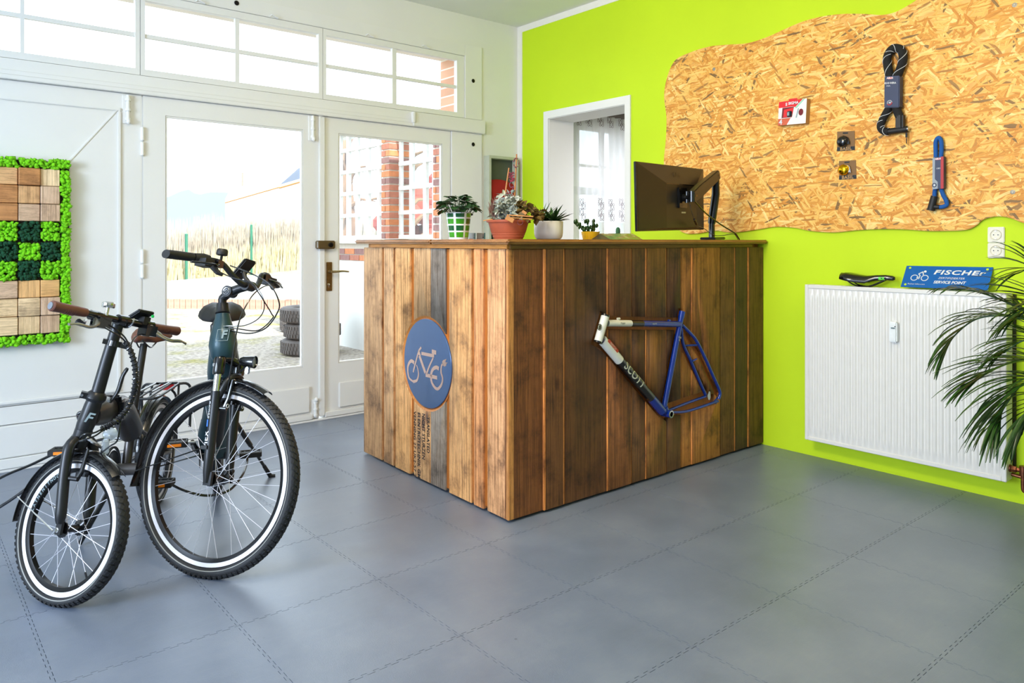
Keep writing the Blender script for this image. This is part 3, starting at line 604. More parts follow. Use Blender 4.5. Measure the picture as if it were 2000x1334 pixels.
build(MB().cyl(s1-sdir*0.035, s1+sdir*0.002, 0.0175, seg=20), 'seat_collar', M_blue, stt)
q = MB(); letters(q, 'SUB\n10', 0.015, sb+sdir*0.375, sdir.cross(V(0, 1, 0)) if sdir.cross(V(0, 1, 0)).x > 0 else -sdir.cross(V(0, 1, 0)), sdir); q.v = [(x, y-0.0158, z) for x, y, z in q.v]; build(q, 'lettering', M_cream, stt, fix=False)
build(MB().cyl(bbp+V(0, -0.030, 0), bbp+V(0, 0.030, 0), 0.021, seg=24).cyl(sb+(bbp-sb)*0.0, bbp, 0.021, seg=16), 'bottom_bracket', M_blue, bf)
build(MB().lathe([(0.020, 0), (0.020, 0.003), (0.013, 0.0035), (0.012, -0.002)], bbp+V(0, -0.030, 0), (0, -1, 0), 24), 'bracket_thread', M_steel, bf)
for s, nm, dd in ((0, 'near', drop), (1, 'far', drop2)):
    o = V(0, -0.012, 0) if not s else V(0, 0.012, 0)
    build(MB().tube(spline([fp(1331, 634)+o*0.2, fp(1344, 649)+o*0.8, fp(1356, 664)+o, fp(1373, 697)+o, fp(1389, 733)+o, fp(1402, 764)+o*1.1, fp(1400, 779)+o] if not s else [fp(1331, 640)+o*0.2, fp(1337, 672)+o*0.8, fp(1352, 704)+o, fp(1366, 737)+o, fp(1381, 771)+o], 6), 0.0095, 12), 'seat_stay', M_blue, bf)
    build(MB().tube(spline([bbp+o*0.8+V(0.02, 0, 0.003), fp(1340, 802)+o, fp(1398, 783)+o] if not s else [bbp+o*0.5+V(0.012, 0, 0.010), fp(1345, 788)+o, fp(1381, 775)+o], 6), 0.0095, 12, flat=0.8), 'chain_stay', M_blue, bf)
build(MB().tube([fp(1337.5, 675, -.008), fp(1361, 674, .011)], 0.006, 10), 'stay_bridge', M_blue, bf); build(MB().tube([fp(1352, 705, -.004), fp(1361, 701, .002)], [0.0065, 0.004], 10), 'stay_bridge', M_blue, bf)
build(MB().prism([(-0.02, 0.005), (-0.004, 0.03), (0.008, 0.026), (0.012, -0.006), (0.004, -0.022), (-0.012, -0.016)], fp(1384, 774, -0.006), (1, 0, 0), (0, 0, 1), (0, -0.006, 0)), 'dropout', M_steel, bf, bevel=0.001)
build(MB().prism([(-0.016, 0.0), (0.0, 0.012), (0.014, 0.020), (0.014, -0.012), (-0.002, -0.018)], fp(1397, 783, 0.01), (1, 0, 0), (0, 0, 1), (0, -0.006, 0)), 'dropout', M_blue, bf, bevel=0.001)
for u, v, d in ((1208, 622.5, 0.003), (1307, 626, 0.0)): build(MB().cyl(fp(u, v, d)+V(-0.008, 0, 0), fp(u, v, d)+V(0.008, 0, 0), 0.006, seg=12).box(fp(u, v+2, d), (0.012, 0.006, 0.012)), 'cable_stop', M_fwhite if u < 1250 else M_blue, bf)
for u, v in ((1358, 664), (1376, 699), (1393, 738)): build(MB().lathe([(0.004, 0), (0.004, 0.008)], fp(u, v, 0.012), (0.7, -0.5, 0.3), 8), 'boss', M_fwhite if u != 1379 else M_fblack, bf)
# recess routed into the boards round the tubes
def capsule(a, b, r, e0=0.0, e1=0.0):
    d = (b-a); d.y = 0; L = d.length; d.normalize(); s = V(-d.z, 0, d.x); pts = []
    return build(MB().box((a+b)/2+d*((e1-e0)/2)+V(0, -FY+YF0-0.006, 0), (L+e0+e1, 0.045, 2*r), (d, V(0, 1, 0), s)), 'cutter', None)
cuts = [capsule(hbm, ht, 0.030, 0.02, 0.012), capsule(t0, t1, 0.034), capsule(d0, d1p, 0.033, 0.03, 0.02), capsule(sb, s1, 0.021, 0.02, 0.018), capsule(bbp, drop, 0.034, 0.01, 0.012), capsule(bbp+V(0, 0, 0.02), fp(1386, 771), 0.026), capsule(fp(1331, 632), fp(1374, 699), 0.022, 0.01, 0.01), capsule(fp(1372, 695), fp(1404, 768), 0.022, 0.01, 0.03), capsule(fp(1331, 638), fp(1340, 682), 0.022, 0.0, 0.02), capsule(fp(1338, 675), fp(1384, 776), 0.020, 0.02, 0.02), capsule(fp(1290, 800), fp(1310, 815), 0.030)]
def zspan(o): 
    xs = [(o.matrix_world @ v.co if o.parent is None else WLOC[o.name]+v.co) for v in o.data.vertices]; return min(p.x for p in xs), max(p.x for p in xs)
for b in [c for c in ctr.children if c.name.startswith(('board', 'lit_edge_strip'))]:
    if b in lboards: continue
    x0, x1 = zspan(b); use = []
    for c in cuts:
        cx = [WLOC[c.name].x+v.co.x for v in c.data.vertices]
        if min(cx) < x1 and max(cx) > x0: use.append(c)
    if use: boolean_cut(b, use); split_loose(b)
for c in cuts: bpy.data.objects.remove(c)
# ================================================================== BICYCLES
M_tyre = mat('tyre_rubber', (0.105, 0.11, 0.12), 0.62, var=0.12, vscale=40, bump=0.2, bscale=300); M_stripe = mat('reflex_stripe', (0.60, 0.60, 0.58), 0.5)
M_rimblk = mat('rim_black', (0.05, 0.05, 0.055), 0.35, 0.4); M_rimw = mat('rim_flash_white', (0.93, 0.93, 0.96), 0.45, 0.0, var=0.02); M_spoke = mat('spoke_steel', (0.80, 0.80, 0.83), 0.45, 0.3)  # brake track white: flash gleam of the reflective rims put into the colour
M_mblk = mat('matte_black', (0.085, 0.09, 0.10), 0.42, 0.15, var=0.06, coat=0.1); M_gblk = mat('gloss_black', (0.05, 0.052, 0.06), 0.22, coat=0.4); M_plastic = mat('black_plastic', (0.09, 0.09, 0.095), 0.55)
M_chrome = mat('chrome', (0.86, 0.85, 0.83), 0.14, 1.0, var=0.02); M_teal = mat('teal_lacquer', (0.145, 0.265, 0.30), 0.42, 0.25, var=0.05, coat=0.15); M_logo = mat('logo_grey', (0.55, 0.62, 0.64), 0.5)
M_brown = mat('brown_leather', (0.40, 0.24, 0.19), 0.5, var=0.1, bump=0.2); M_orange = mat('amber_reflector', (1.0, 0.55, 0.05), 0.25, coat=0.5); M_bronzeframe = mat('graphite_frame', (0.30, 0.28, 0.27), 0.34, 0.4, coat=0.2)
M_clear = mat('lamp_lens', (0.85, 0.88, 0.9), 0.08, 0.6); M_lever = mat('lever_alloy', (0.62, 0.62, 0.58), 0.28, 0.9); M_wht = mat('print_white', (0.86, 0.87, 0.88), 0.5); M_blueprint = mat('print_blue', (0.25, 0.45, 0.75), 0.5)
def frame_of(c, n):
    c, n = V(c), V(n).normalized(); f = n.cross(V(0, 0, 1)).normalized()
    if f.x*XF+f.y*YF > 0: f = -f
    u = f.cross(n).normalized(); u = u if u.z > 0 else -u
    return c, n, f, u
def wheel(root, fr, R, tw, ri, ro, rin, nsp, hubw, name, lugs=84, spr=0.0011, hubr=0.016, tread=True):
    c, n, f, u = fr; P = lambda a, r, w: c+f*(r*math.cos(a))+u*(r*math.sin(a))+n*w
    rim = build(MB().lathe([(rin, -0.009), (ri, -0.0125), (ro, -0.0125), (ro+0.003, -0.011), (ro-0.004, 0), (ro+0.003, 0.011), (ro, 0.0125), (ri, 0.0125), (rin, 0.009), (rin, -0.009)], c, n, 96, cap=False, x=f), name, M_rimblk, root)
    for s in (-1, 1): build(MB().lathe([(ri+0.001, s*0.0125), (ri+0.001, s*0.0131), (ro-0.001, s*0.0131), (ro-0.001, s*0.0125)], c, n, 96, cap=False, x=f), 'brake_track', M_rimw, rim)
    Rc = (R+ro)/2; h = (R-ro)/2+0.002; prof = []
    for k in range(20):
        t = 2*math.pi*k/20; prof.append((Rc+h*math.cos(t), tw/2*math.sin(t)))
    prof.append(prof[0])
    build(MB().lathe(prof, c, n, 110, cap=False, x=f), 'tyre', M_tyre, rim, angle=60)
    for s in (-1, 1): build(MB().torus(P(0, 0, 0)+n*(s*tw*0.445), n, Rc-h*0.35, 0.0022, 96, 6), 'reflex_stripe', M_stripe, rim)
    if tread:
        lg = MB()
        for i in range(lugs):
            a = 2*math.pi*i/lugs
            for s in (-1, 1):
                for ph, ln, wd, sk in ((0.16, 0.30*tw, 0.0075, 0.45), (0.62, 0.30*tw, 0.006, 0.30), (1.02, 0.22*tw, 0.0045, 0.15)):
                    aa = a+(s > 0)*math.pi/lugs+ph*0.035; r = Rc+h*math.cos(ph)*1.0; w = s*tw/2*math.sin(ph)
                    er = f*math.cos(aa)+u*math.sin(aa); et = -f*math.sin(aa)+u*math.cos(aa); no = (er*math.cos(ph)*tw/2+n*(s*math.sin(ph)*h)).normalized(); cr = (n*s-no*no.dot(n*s)).normalized()
                    lx = (cr*math.cos(sk)+et*math.sin(sk)).normalized(); ly = no.cross(lx)
                    lg.box(c+er*r+n*w+no*0.0005, (ln, wd*2.0, 0.0032), (lx, ly, no))
        o = build(lg, 'tread', M_tyre, rim, smooth=False, fix=False); o['kind'] = 'stuff'
    sp = MB()
    for i in range(nsp):
        a = 2*math.pi*i/nsp; s = 1 if i % 2 else -1; k = 1 if (i//2) % 2 else -1
        sp.tube([P(a+k*1.15, hubr+0.008, s*hubw*0.36), P(a, rin+0.002, s*0.004)], spr, 5)
    o = build(sp, 'spokes', M_spoke, rim, fix=False); o['kind'] = 'stuff'
    hb = MB(); hb.lathe([(0.010, -hubw*0.42), (hubr+0.011, -hubw*0.40), (hubr+0.011, -hubw*0.34), (hubr*0.8, -hubw*0.28), (hubr*0.8, hubw*0.28), (hubr+0.011, hubw*0.34), (hubr+0.011, hubw*0.40), (0.010, hubw*0.42)], c, n, 24)
    build(hb, 'hub', M_gblk, rim); build(MB().cyl(c-n*(hubw*0.62), c+n*(hubw*0.62), 0.0052, seg=10).lathe([(0.010, hubw*0.56), (0.010, hubw*0.61), (0.006, hubw*0.64)], c, n, 12).lathe([(0.010, -hubw*0.56), (0.010, -hubw*0.61), (0.006, -hubw*0.64)], c, n, 12), 'axle', M_chrome, rim)
    return rim
def fender(root, fr, r, wdt, a0, a1, name, m, t=0.0022, flip=0.0):
    c, n, f, u = fr; S = []
    for i in range(41):
        a = a0+(a1-a0)*i/40; er = f*math.cos(a)+u*math.sin(a); row = []
        for k in range(9):
            q = -1+2*k/8; row.append(c+er*(r-0.012*q*q+(flip*max(0, i-37)/3))+n*(q*wdt/2))
        S.append(row+[p-er*t for p in row[::-1]])
    return build(MB().loft(S), name, m, root)
def arc_mid(fr, r, a, w=0.0): c, n, f, u = fr; return c+f*(r*math.cos(a))+u*(r*math.sin(a))+n*w
def pedal(root, c, ax, fw, m=M_plastic, name='pedal', refl=True, L=0.098, Wd=0.066):
    ax, fw = V(ax).normalized(), V(fw).normalized(); up = ax.cross(fw).normalized(); up = up if up.z > 0 else -up; mb = MB()
    for s in (-1, 1): mb.box(c+fw*(s*Wd/2*0.86), (L, 0.012, 0.024), (ax, fw, up)); mb.box(c+ax*(s*L/2*0.92), (0.010, Wd*0.9, 0.024), (ax, fw, up))
    mb.box(c, (L*0.9, 0.022, 0.018), (ax, fw, up))
    for k in (-1, 0, 1): mb.box(c+ax*(k*L*0.27), (0.008, Wd*0.85, 0.020), (ax, fw, up))
    p = build(mb, name, m, root, bevel=0.003, bseg=1)
    if refl:
        for s in (-1, 1): build(MB().box(c+fw*(s*(Wd/2*0.86+0.0065)), (L*0.55, 0.004, 0.012), (ax, fw, up)), 'reflector', M_orange, p, bevel=0.001)
    return p
def saddle(root, c, h, s, L, Wd, m, name='saddle', tilt=0.0, thick=0.055):
    """c: point on top at the middle; h: towards the nose; s: to the side"""
    h, s = V(h).normalized(), V(s).normalized(); z = h.cross(s).normalized(); z = z if z.z > 0 else -z; S = []
    for t, w, top, th in ((-0.50, 0.60, 0.006, 0.5), (-0.47, 0.86, 0.012, 0.8), (-0.36, 1.0, 0.012, 1.0), (-0.20, 0.84, 0.004, 1.0), (-0.02, 0.50, -0.003, 0.9), (0.16, 0.29, -0.002, 0.75), (0.34, 0.22, 0.0, 0.65), (0.46, 0.18, -0.004, 0.6), (0.50, 0.10, -0.010, 0.35)):
        row = []
        for k in range(16):
            a = 2*math.pi*k/16; x = math.cos(a); y = math.sin(a); w2 = Wd/2*w
            dip = -0.010*math.exp(-(x*3.2)**2)*(1 if y > 0 else 0)*(w > 0.4)
            row.append(c+h*(t*L)+s*(w2*(abs(x)**0.8)*(1 if x > 0 else -1))+z*(top-thick*th*0.55+(thick*th*0.55)*y*(1 if y > 0 else 0.8)-0.02*abs(x)**2.5*(w > 0.4)+dip))
        S.append(row)
    sd = build(MB().loft(S), name, m, root, angle=70)
    r = MB()
    for k in (-1, 1): r.tube(spline([c+h*(-0.36*L)+s*(k*0.035)-z*(thick*0.75), c+h*(-0.2*L)+s*(k*0.022)-z*(thick*0.75+0.028), c+h*(0.05*L)+s*(k*0.022)-z*(thick*0.75+0.030), c+h*(0.38*L)+s*(k*0.012)-z*(thick*0.45)], 5), 0.0035, 8)
    build(r, 'rails', M_gblk, sd); return sd
# ------------------------------------------------------------------ trekking e-bike
FB = frame_of((0.9695, 2.915, 0.3458), (-0.829, -0.5124, 0.2242)); cB, nB, fB, uB = FB
def Bs(f, u, w=0.0): return cB+fB*f+uB*u+nB*w
hB = V(-0.34, -0.94, 0).normalized(); sB = V(hB.y, -hB.x, 0); Zv = V(0, 0, 1)
BBB = V(1.13, 3.43, 0.32)
B = empty('trekking_bicycle', (1.13, 3.43, 0.0), 'dark teal electric trekking bicycle with large front wheel and suspension fork', 'bicycle')
wheel(B, FB, 0.355, 0.046, 0.300, 0.317, 0.286, 32, 0.105, 'front_wheel', 96)
# fork
fk = MB()
for w in (-0.060, 0.060):
    fk.tube([Bs(0.002, -0.012, w*1.06), Bs(0, 0.03, w*1.05), Bs(-0.004, 0.09, w*1.02), Bs(-0.016, 0.31, w), Bs(-0.017, 0.325, w)], [0.010, 0.0165, 0.0185, 0.0195, 0.0205], 18)
    fk.box(Bs(0.006, 0.004, w*1.0), (0.034, 0.05, 0.012), (fB, uB, nB))
fk.tube(spline([Bs(-0.012, 0.29, -0.055), Bs(0.012, 0.365, -0.042), Bs(0.018, 0.385, 0), Bs(0.012, 0.365, 0.042), Bs(-0.012, 0.29, 0.055)], 6), 0.013, 12)
fork = build(fk, 'fork_lowers', M_mblk, B)
for w in (-0.060, 0.060): build(MB().cyl(Bs(-0.017, 0.31, w), Bs(-0.021, 0.40, w), 0.0145, seg=18), 'stanchion', M_chrome, fork)
cr = MB()
for w in (-0.060, 0.060): cr.tube([Bs(-0.020, 0.388, w), Bs(-0.021, 0.396, w), Bs(-0.023, 0.445, w), Bs(-0.023, 0.455, w)], [0.0200, 0.0222, 0.0222, 0.018], 18)
cr.tube(spline([Bs(-0.022, 0.43, -0.058), Bs(-0.045, 0.45, -0.02), Bs(-0.05, 0.452, 0), Bs(-0.045, 0.45, 0.02), Bs(-0.022, 0.43, 0.058)], 5), 0.019, 12)
build(cr, 'fork_crown', M_gblk, B)
ld = (Bs(-0.016, 0.31, 0.06)-Bs(-0.004, 0.09, 0.06)).normalized(); on_ = (nB*1.0-fB*0.45).normalized(); on_ = (on_-ld*on_.dot(ld)).normalized()
q = MB(); letters(q, 'NEX', 0.030, Bs(-0.009, 0.145, 0.061), ld, ld.cross(on_), wrap=(0.0205, on_), bold=0.0006, spacing=1.1); letters(q, 'SUNTOUR', 0.014, Bs(-0.014, 0.255, 0.060), ld, ld.cross(on_), wrap=(0.0208, on_), bold=0.0003); build(q, 'lettering', M_wht, fork, fix=False)
build(MB().box(Bs(-0.0125, 0.205, 0.0605)+on_*0.0198, (0.026, 0.010, 0.0012), (ld, ld.cross(on_), on_)), 'blue_decal', M_blueprint, fork)
for ch, dx_ in (('S', -0.0045), ('R', 0.0045)): q = MB(); letters(q, ch, 0.016, Bs(-0.022, 0.423, 0.060)+on_*0.0232-ld.cross(on_)*dx_, ld.cross(on_)*-1, ld); build(q, 'lettering', M_wht, fork, fix=False)
# V-brake
for s in (-1, 1):
    vb = MB(); vb.tube([Bs(0.020, 0.262, s*0.045), Bs(0.030, 0.30, s*0.042), Bs(0.032, 0.372, s*0.034)], [0.011, 0.009, 0.006], 10); vb.box(Bs(0.024, 0.285, s*0.030), (0.045, 0.014, 0.018), (fB, uB, nB)); vb.cyl(Bs(-0.004, 0.262, s*0.052), Bs(0.032, 0.262, s*0.047), 0.009, seg=12)
    va = build(vb, 'brake_arm', M_gblk, B, bevel=0)
    build(MB().torus(Bs(0.033, 0.272, s*0.046), fB, 0.007, 0.0016, 16, 6), 'brake_bolt', M_wht, va)
build(MB().tube([Bs(0.034, 0.368, -0.034), Bs(0.036, 0.372, 0.036)], 0.0016, 6), 'brake_wire', M_chrome, B)
# mudguard and stays
fg = fender(B, FB, 0.381, 0.060, math.radians(62), math.radians(190), 'front_mudguard', M_gblk, flip=0.02)
for s, t in ((1, 'a'), (-1, 'b')): build(MB().tube([Bs(-0.012, 0.125, s*0.078), Bs(-0.02, 0.115, s*0.078), arc_mid(FB, 0.372, math.radians(181), s*0.028)], 0.0025, 8), 'stay', M_gblk, fg)
build(MB().cyl(Bs(-0.008, 0.118, 0.070), Bs(-0.008, 0.118, 0.086), 0.007, seg=10).box(Bs(-0.016, 0.115, 0.080), (0.03, 0.012, 0.008), (fB, uB, nB)), 'stay_clip', M_gblk, fg)
# headlamp
la = (fB*0.95+uB*-0.02+nB*-0.16).normalized(); lc = Bs(0.062, 0.446, -0.005)
hl = build(MB().lathe([(0.0, -0.036), (0.013, -0.035), (0.020, -0.020), (0.0235, 0.012), (0.0245, 0.026), (0.022, 0.026), (0.020, 0.020)], lc, la, 28, cap=False), 'headlamp', M_gblk, B)
build(MB().lathe([(0.0, 0.014), (0.021, 0.019)], lc, la, 28), 'lens', M_clear, hl)
build(MB().tube([Bs(-0.005, 0.385, 0), Bs(0.03, 0.40, 0), Bs(0.055, 0.43, -0.002)], 0.004, 8).box(Bs(0.02, 0.395, 0), (0.05, 0.006, 0.014), (fB, uB, nB)), 'lamp_bracket', M_gblk, hl)
build(MB().box(Bs(0.062, 0.412, -0.006), (0.010, 0.028, 0.022), (la, uB, la.cross(uB))), 'front_reflector', M_clear, hl, bevel=0.003)
# frame
def ellsec(c, t, sx, rx, ry, k=18):
    t = V(t).normalized(); sx = (V(sx)-t*V(sx).dot(t)).normalized(); sy = t.cross(sx)
    return [c+sx*(rx*math.cos(2*math.pi*i/k))+sy*(ry*math.sin(2*math.pi*i/k)) for i in range(k)]
ax0, ax1 = Bs(-0.055, 0.448), Bs(-0.093, 0.632); ad_ = (ax1-ax0).normalized()
fm = MB(); fm.loft([ellsec(ax0+ad_*(t*0.19), ad_, sB, r, r2) for t, r, r2 in ((0, 0.040, 0.038), (0.06, 0.047, 0.049), (0.30, 0.055, 0.062), (0.5, 0.050, 0.058), (0.72, 0.038, 0.042), (0.88, 0.030, 0.031), (0.97, 0.027, 0.027))])
dpt = spline([ax0+ad_*0.07-hB*0.02, ax0-hB*0.10+V(0, 0, -0.04), ax0-hB*0.22+V(0, 0, -0.19), BBB+hB*0.08+V(0, 0, 0.10), BBB+V(0, 0, 0.01)], 5)
fm.loft([ellsec(p, dpt[min(i+1, len(dpt)-1)]-dpt[max(i-1, 0)], sB, *(0.048+0.018*min(1, i/6), 0.054+0.010*min(1, i/6))) for i, p in enumerate(dpt)])
sc_ = V(1.155, 3.525, 0.845); stp = BBB+(sc_-BBB)*0.62
fm.tube([BBB, BBB+(sc_-BBB)*0.3, stp], [0.03, 0.02, 0.019], 16)
fm.tube(spline([ax0+ad_*0.03-hB*0.06, ax0-hB*0.22+V(0, 0, -0.11), BBB+(sc_-BBB)*0.46], 5), 0.022, 14)
RH = BBB-hB*0.455; RH.z = 0.352
fm.tube([BBB+sB*0.03, RH+sB*0.068], 0.012, 12).tube([BBB-sB*0.03, RH-sB*0.068], 0.012, 12).tube([stp+sB*0.012, RH+sB*0.068], 0.009, 10).tube([stp-sB*0.012, RH-sB*0.068], 0.009, 10)
frm = build(fm, 'frame', M_teal, B)
lgc = ax0+ad_*0.088; lgn = (EYEV-lgc); lgn = (lgn-ad_*lgn.dot(ad_)).normalized(); lgr = ad_.cross(lgn); lgo = lgc+lgn*0.0645
q = MB(); letters(q, 'F', 0.044, lgo+lgr*0.001, lgr, ad_, bold=0.0012, shear=0.25)
for a, b in (((-0.026, 0.024), (0.036, 0.024)), ((0.036, 0.024), (0.022, -0.026)), ((0.022, -0.026), (-0.038, -0.026)), ((-0.038, -0.026), (-0.026, 0.024))): q.tube([lgo+lgr*(a[0]*0.72)+ad_*(a[1]*0.9), lgo+lgr*(b[0]*0.72)+ad_*(b[1]*0.9)], 0.0010, 6)
build(q, 'maker_logo', M_logo, frm, fix=False)
build(MB().lathe([(0.0275, 0.188), (0.030, 0.190), (0.026, 0.200), (0.023, 0.228), (0.0, 0.228)], ax0, ad_, 24).lathe([(0.036, -0.010), (0.040, -0.004), (0.039, 0.004)], ax0, ad_, 24), 'headset', M_mblk, B)
build(MB().loft([ellsec(ax0-hB*0.13+V(0, 0, -0.10)+hB*0.045, V(0, 0.2, -1), sB, 0.03, 0.03), ellsec(BBB+hB*0.155+V(0, 0, 0.06), V(0, 0.2, -1), sB, 0.034, 0.034)]), 'battery', M_mblk, frm)
# stem, bar, controls
sm_ = MB(); sm_.tube(spline([ax1+ad_*0.02, ax1+ad_*0.055, Bs(-0.103, 0.694), Bs(-0.070, 0.722)], 4), [0.0165, 0.0165, 0.0165, 0.0165, 0.0165, 0.0165, 0.0165, 0.0165, 0.0170, 0.0175, 0.018, 0.018, 0.018], 16)
sm_.tube([Bs(-0.075, 0.718), Bs(-0.03, 0.735), Bs(0.004, 0.745)], [0.021, 0.018, 0.019], 14); sm_.cyl(Bs(-0.072, 0.720, -0.022), Bs(-0.072, 0.720, 0.024), 0.023, seg=20); sm_.cyl(Bs(0.012, 0.747, -0.024), Bs(0.012, 0.747, 0.024), 0.021, seg=18)
stem = build(sm_, 'stem', M_mblk, B); build(MB().torus(Bs(-0.072, 0.720, 0.0245), nB, 0.014, 0.002, 24, 6).torus(Bs(-0.072, 0.720, 0.0245), nB, 0.006, 0.0015, 16, 6), 'pivot_bolt', M_steel, stem)
def bar_side(s): return [Bs(0.012, 0.747, 0), Bs(0.012, 0.748, s*0.045), Bs(-0.006, 0.775, s*0.085), Bs(-0.028, 0.812, s*0.125), Bs(-0.050, 0.818, s*0.17), Bs(-0.072, 0.815, s*0.23), Bs(-0.105, 0.806, s*0.335)]
bp_ = spline(bar_side(1)[::-1]+bar_side(-1)[1:], 5); bar = build(MB().tube(bp_, 0.0115, 12), 'handlebar', M_mblk, B)
for s in (1, -1):
    a, b = Bs(-0.074, 0.815, s*0.235), Bs(-0.107, 0.806, s*0.338); gd = (b-a).normalized(); gb = gd.cross(uB).normalized()
    g_ = MB().loft([ellsec(a+(b-a)*t, gd, gb, rx, ry, 16) for t, rx, ry in ((0, 0.0165, 0.0165), (0.1, 0.0165, 0.0165), (0.5, 0.020, 0.017), (0.85, 0.027, 0.017), (1.0, 0.028, 0.016))]); build(g_, 'grip', M_plastic, bar)
    a = Bs(-0.052, 0.818, s*0.175); c_ = MB().tube([a, Bs(-0.060, 0.817, s*0.200), Bs(-0.071, 0.815, s*0.232)], [0.018, 0.021, 0.017], 14); c_.box(Bs(-0.046, 0.800, s*0.20), (0.05, 0.03, 0.05), (fB, uB, nB)); sh = build(c_, 'shifter', M_plastic, bar)
    build(MB().tube(spline([Bs(-0.032, 0.812, s*0.148), Bs(-0.012, 0.800, s*0.165), Bs(0.0, 0.795, s*0.20), Bs(-0.020, 0.792, s*0.25), Bs(-0.035, 0.788, s*0.285)], 4), 0.0075, 10, flat=0.6).box(Bs(-0.030, 0.806, s*0.150), (0.035, 0.028, 0.03), (fB, uB, nB)), 'brake_lever', M_gblk, bar)
    build(MB().tube([Bs(-0.02, 0.79, s*0.185), Bs(0.0, 0.768, s*0.175), Bs(0.012, 0.760, s*0.160)], [0.012, 0.010, 0.005], 10), 'cable_boss', M_plastic, sh)
build(MB().lathe([(0.005, -0.02), (0.005, 0.0), (0.020, 0.002), (0.0215, 0.006), (0.0215, 0.020), (0.018, 0.026), (0.0, 0.028)], Bs(-0.028, 0.842, 0.135), uB, 24), 'bell', M_plastic, bar)
dz = (uB*0.6-fB*0.75).normalized(); dx = nB; dy = dz.cross(dx); dc = Bs(-0.030, 0.815, -0.005)
dp = build(MB().box(dc, (0.072, 0.10, 0.014), (dx, dy, dz)), 'display', M_plastic, bar, bevel=0.005); build(MB().box(dc-dy*0.01-dz*0.0075, (0.02, 0.006, 0.001), (dx, dy, dz)), 'display_print', M_wht, dp); build(MB().tube([dc, Bs(-0.01, 0.78, 0.0), Bs(0.012, 0.76, 0.0)], 0.009, 8), 'display_arm', M_plastic, dp)
# cables (drawn through points in front of the head tube)
def cable(root, pts, r, name='cable', m=M_gblk, n=8): return build(MB().tube(spline([atd(*p) for p in pts], n), r, 8), name, m, root)
en = ax0+ad_*0.125
cable(B, [(412, 522, 2.86), (450, 541, 2.87), (487, 552, 2.86), (505, 572, 2.84), (518, 592, 2.84), (530, 612, 2.86), (532, 622, 2.88), (505, 645, 2.92), (470, 643, 2.96), (437, 638, 2.98)], 0.0024)
cable(B, [(450, 519, 2.88), (490, 534, 2.80), (527, 556, 2.78), (545, 590, 2.78), (541, 612, 2.80), (520, 640, 2.84), (490, 651, 2.90), (460, 648, 2.96), (438, 642, 2.98)], 0.0027)
cable(B, [(538, 562, 3.1), (520, 558, 3.0), (495, 575, 2.9), (474, 610, 2.85), (463, 645, 2.83), (456, 690, 2.82), (449, 730, 2.83), (444, 765, 2.85)], 0.0026)
cable(B, [(478, 548, 2.95), (495, 555, 2.90), (512, 578, 2.88), (516, 602, 2.88), (505, 622, 2.9), (480, 635, 2.94), (452, 638, 2.98), (432, 638, 3.0)], 0.0020)
cable(B, [(425, 640, 2.985), (440, 637, 2.965), (458, 637, 2.955), (468, 637, 2.955)], 0.0035, 'cable_sleeve', M_chrome)
# seat, crank, rear wheel, stand
sd = saddle(B, V(1.205, 3.565, 0.955), hB, sB, 0.26, 0.215, M_plastic, thick=0.09)
build(MB().tube([stp, sc_+(sc_-BBB).normalized()*0.02, V(1.20, 3.555, 0.905)], 0.0145, 14), 'seat_post', M_mblk, B); build(MB().cyl(stp-(sc_-BBB).normalized()*0.02, stp+(sc_-BBB).normalized()*0.012, 0.023, seg=18), 'seat_clamp', M_mblk, B)
crk = MB(); pr, pl_ = BBB+sB*0.085+hB*0.158+V(0, 0, 0.078), BBB-sB*0.085-hB*0.158-V(0, 0, 0.078)
build(MB().cyl(BBB-sB*0.065, BBB+sB*0.065, 0.048, seg=28).box(BBB+V(0, 0, 0.03)-hB*0.03, (0.16, 0.11, 0.11), (hB, sB, Zv)), 'motor', M_mblk, B, bevel=0.01)
for s, p in ((1, pr), (-1, pl_)):
    k = build(MB().tube([BBB+sB*(s*0.078), p], [0.015, 0.011], 10), 'crank_arm', M_gblk, B); build(MB().cyl(p-sB*(s*0.01), p+sB*(s*0.02), 0.006, seg=10), 'pedal_axle', M_chrome, k)
    pedal(B, p+sB*(s*0.068), sB, hB, refl=s > 0)
build(MB().lathe([(0.02, -0.002), (0.075, -0.002), (0.078, 0.0), (0.075, 0.002), (0.02, 0.002)], BBB+sB*0.062, sB, 36), 'chain_ring', M_gblk, B)
FR = (RH, sB, hB, Zv); wheel(B, FR, 0.352, 0.046, 0.298, 0.318, 0.286, 32, 0.115, 'rear_wheel', 90, tread=False)
fender(B, FR, 0.378, 0.060, math.radians(20), math.radians(200), 'rear_mudguard', M_gblk)
ksA, ksF = RH+hB*0.09-sB*0.075+V(0, 0, 0.015), onz(528, 929, 0.008)
ks = build(MB().tube([ksA, ksA+(ksF-ksA)*0.45], [0.013, 0.012], 10).tube([ksA+(ksF-ksA)*0.45, ksA+(ksF-ksA)*0.86], 0.008, 10).box(RH+hB*0.085-sB*0.07, (0.07, 0.025, 0.04), (hB, sB, Zv)), 'kickstand', M_gblk, B)
kd = (ksF-ksA).normalized(); build(MB().tube([ksA+kd*((ksF-ksA).length*0.82), ksF-V(0, 0, 0.002), ksF-sB*0.025-V(0, 0, 0.002)], [0.010, 0.012, 0.008], 10), 'stand_foot', M_plastic, ks)
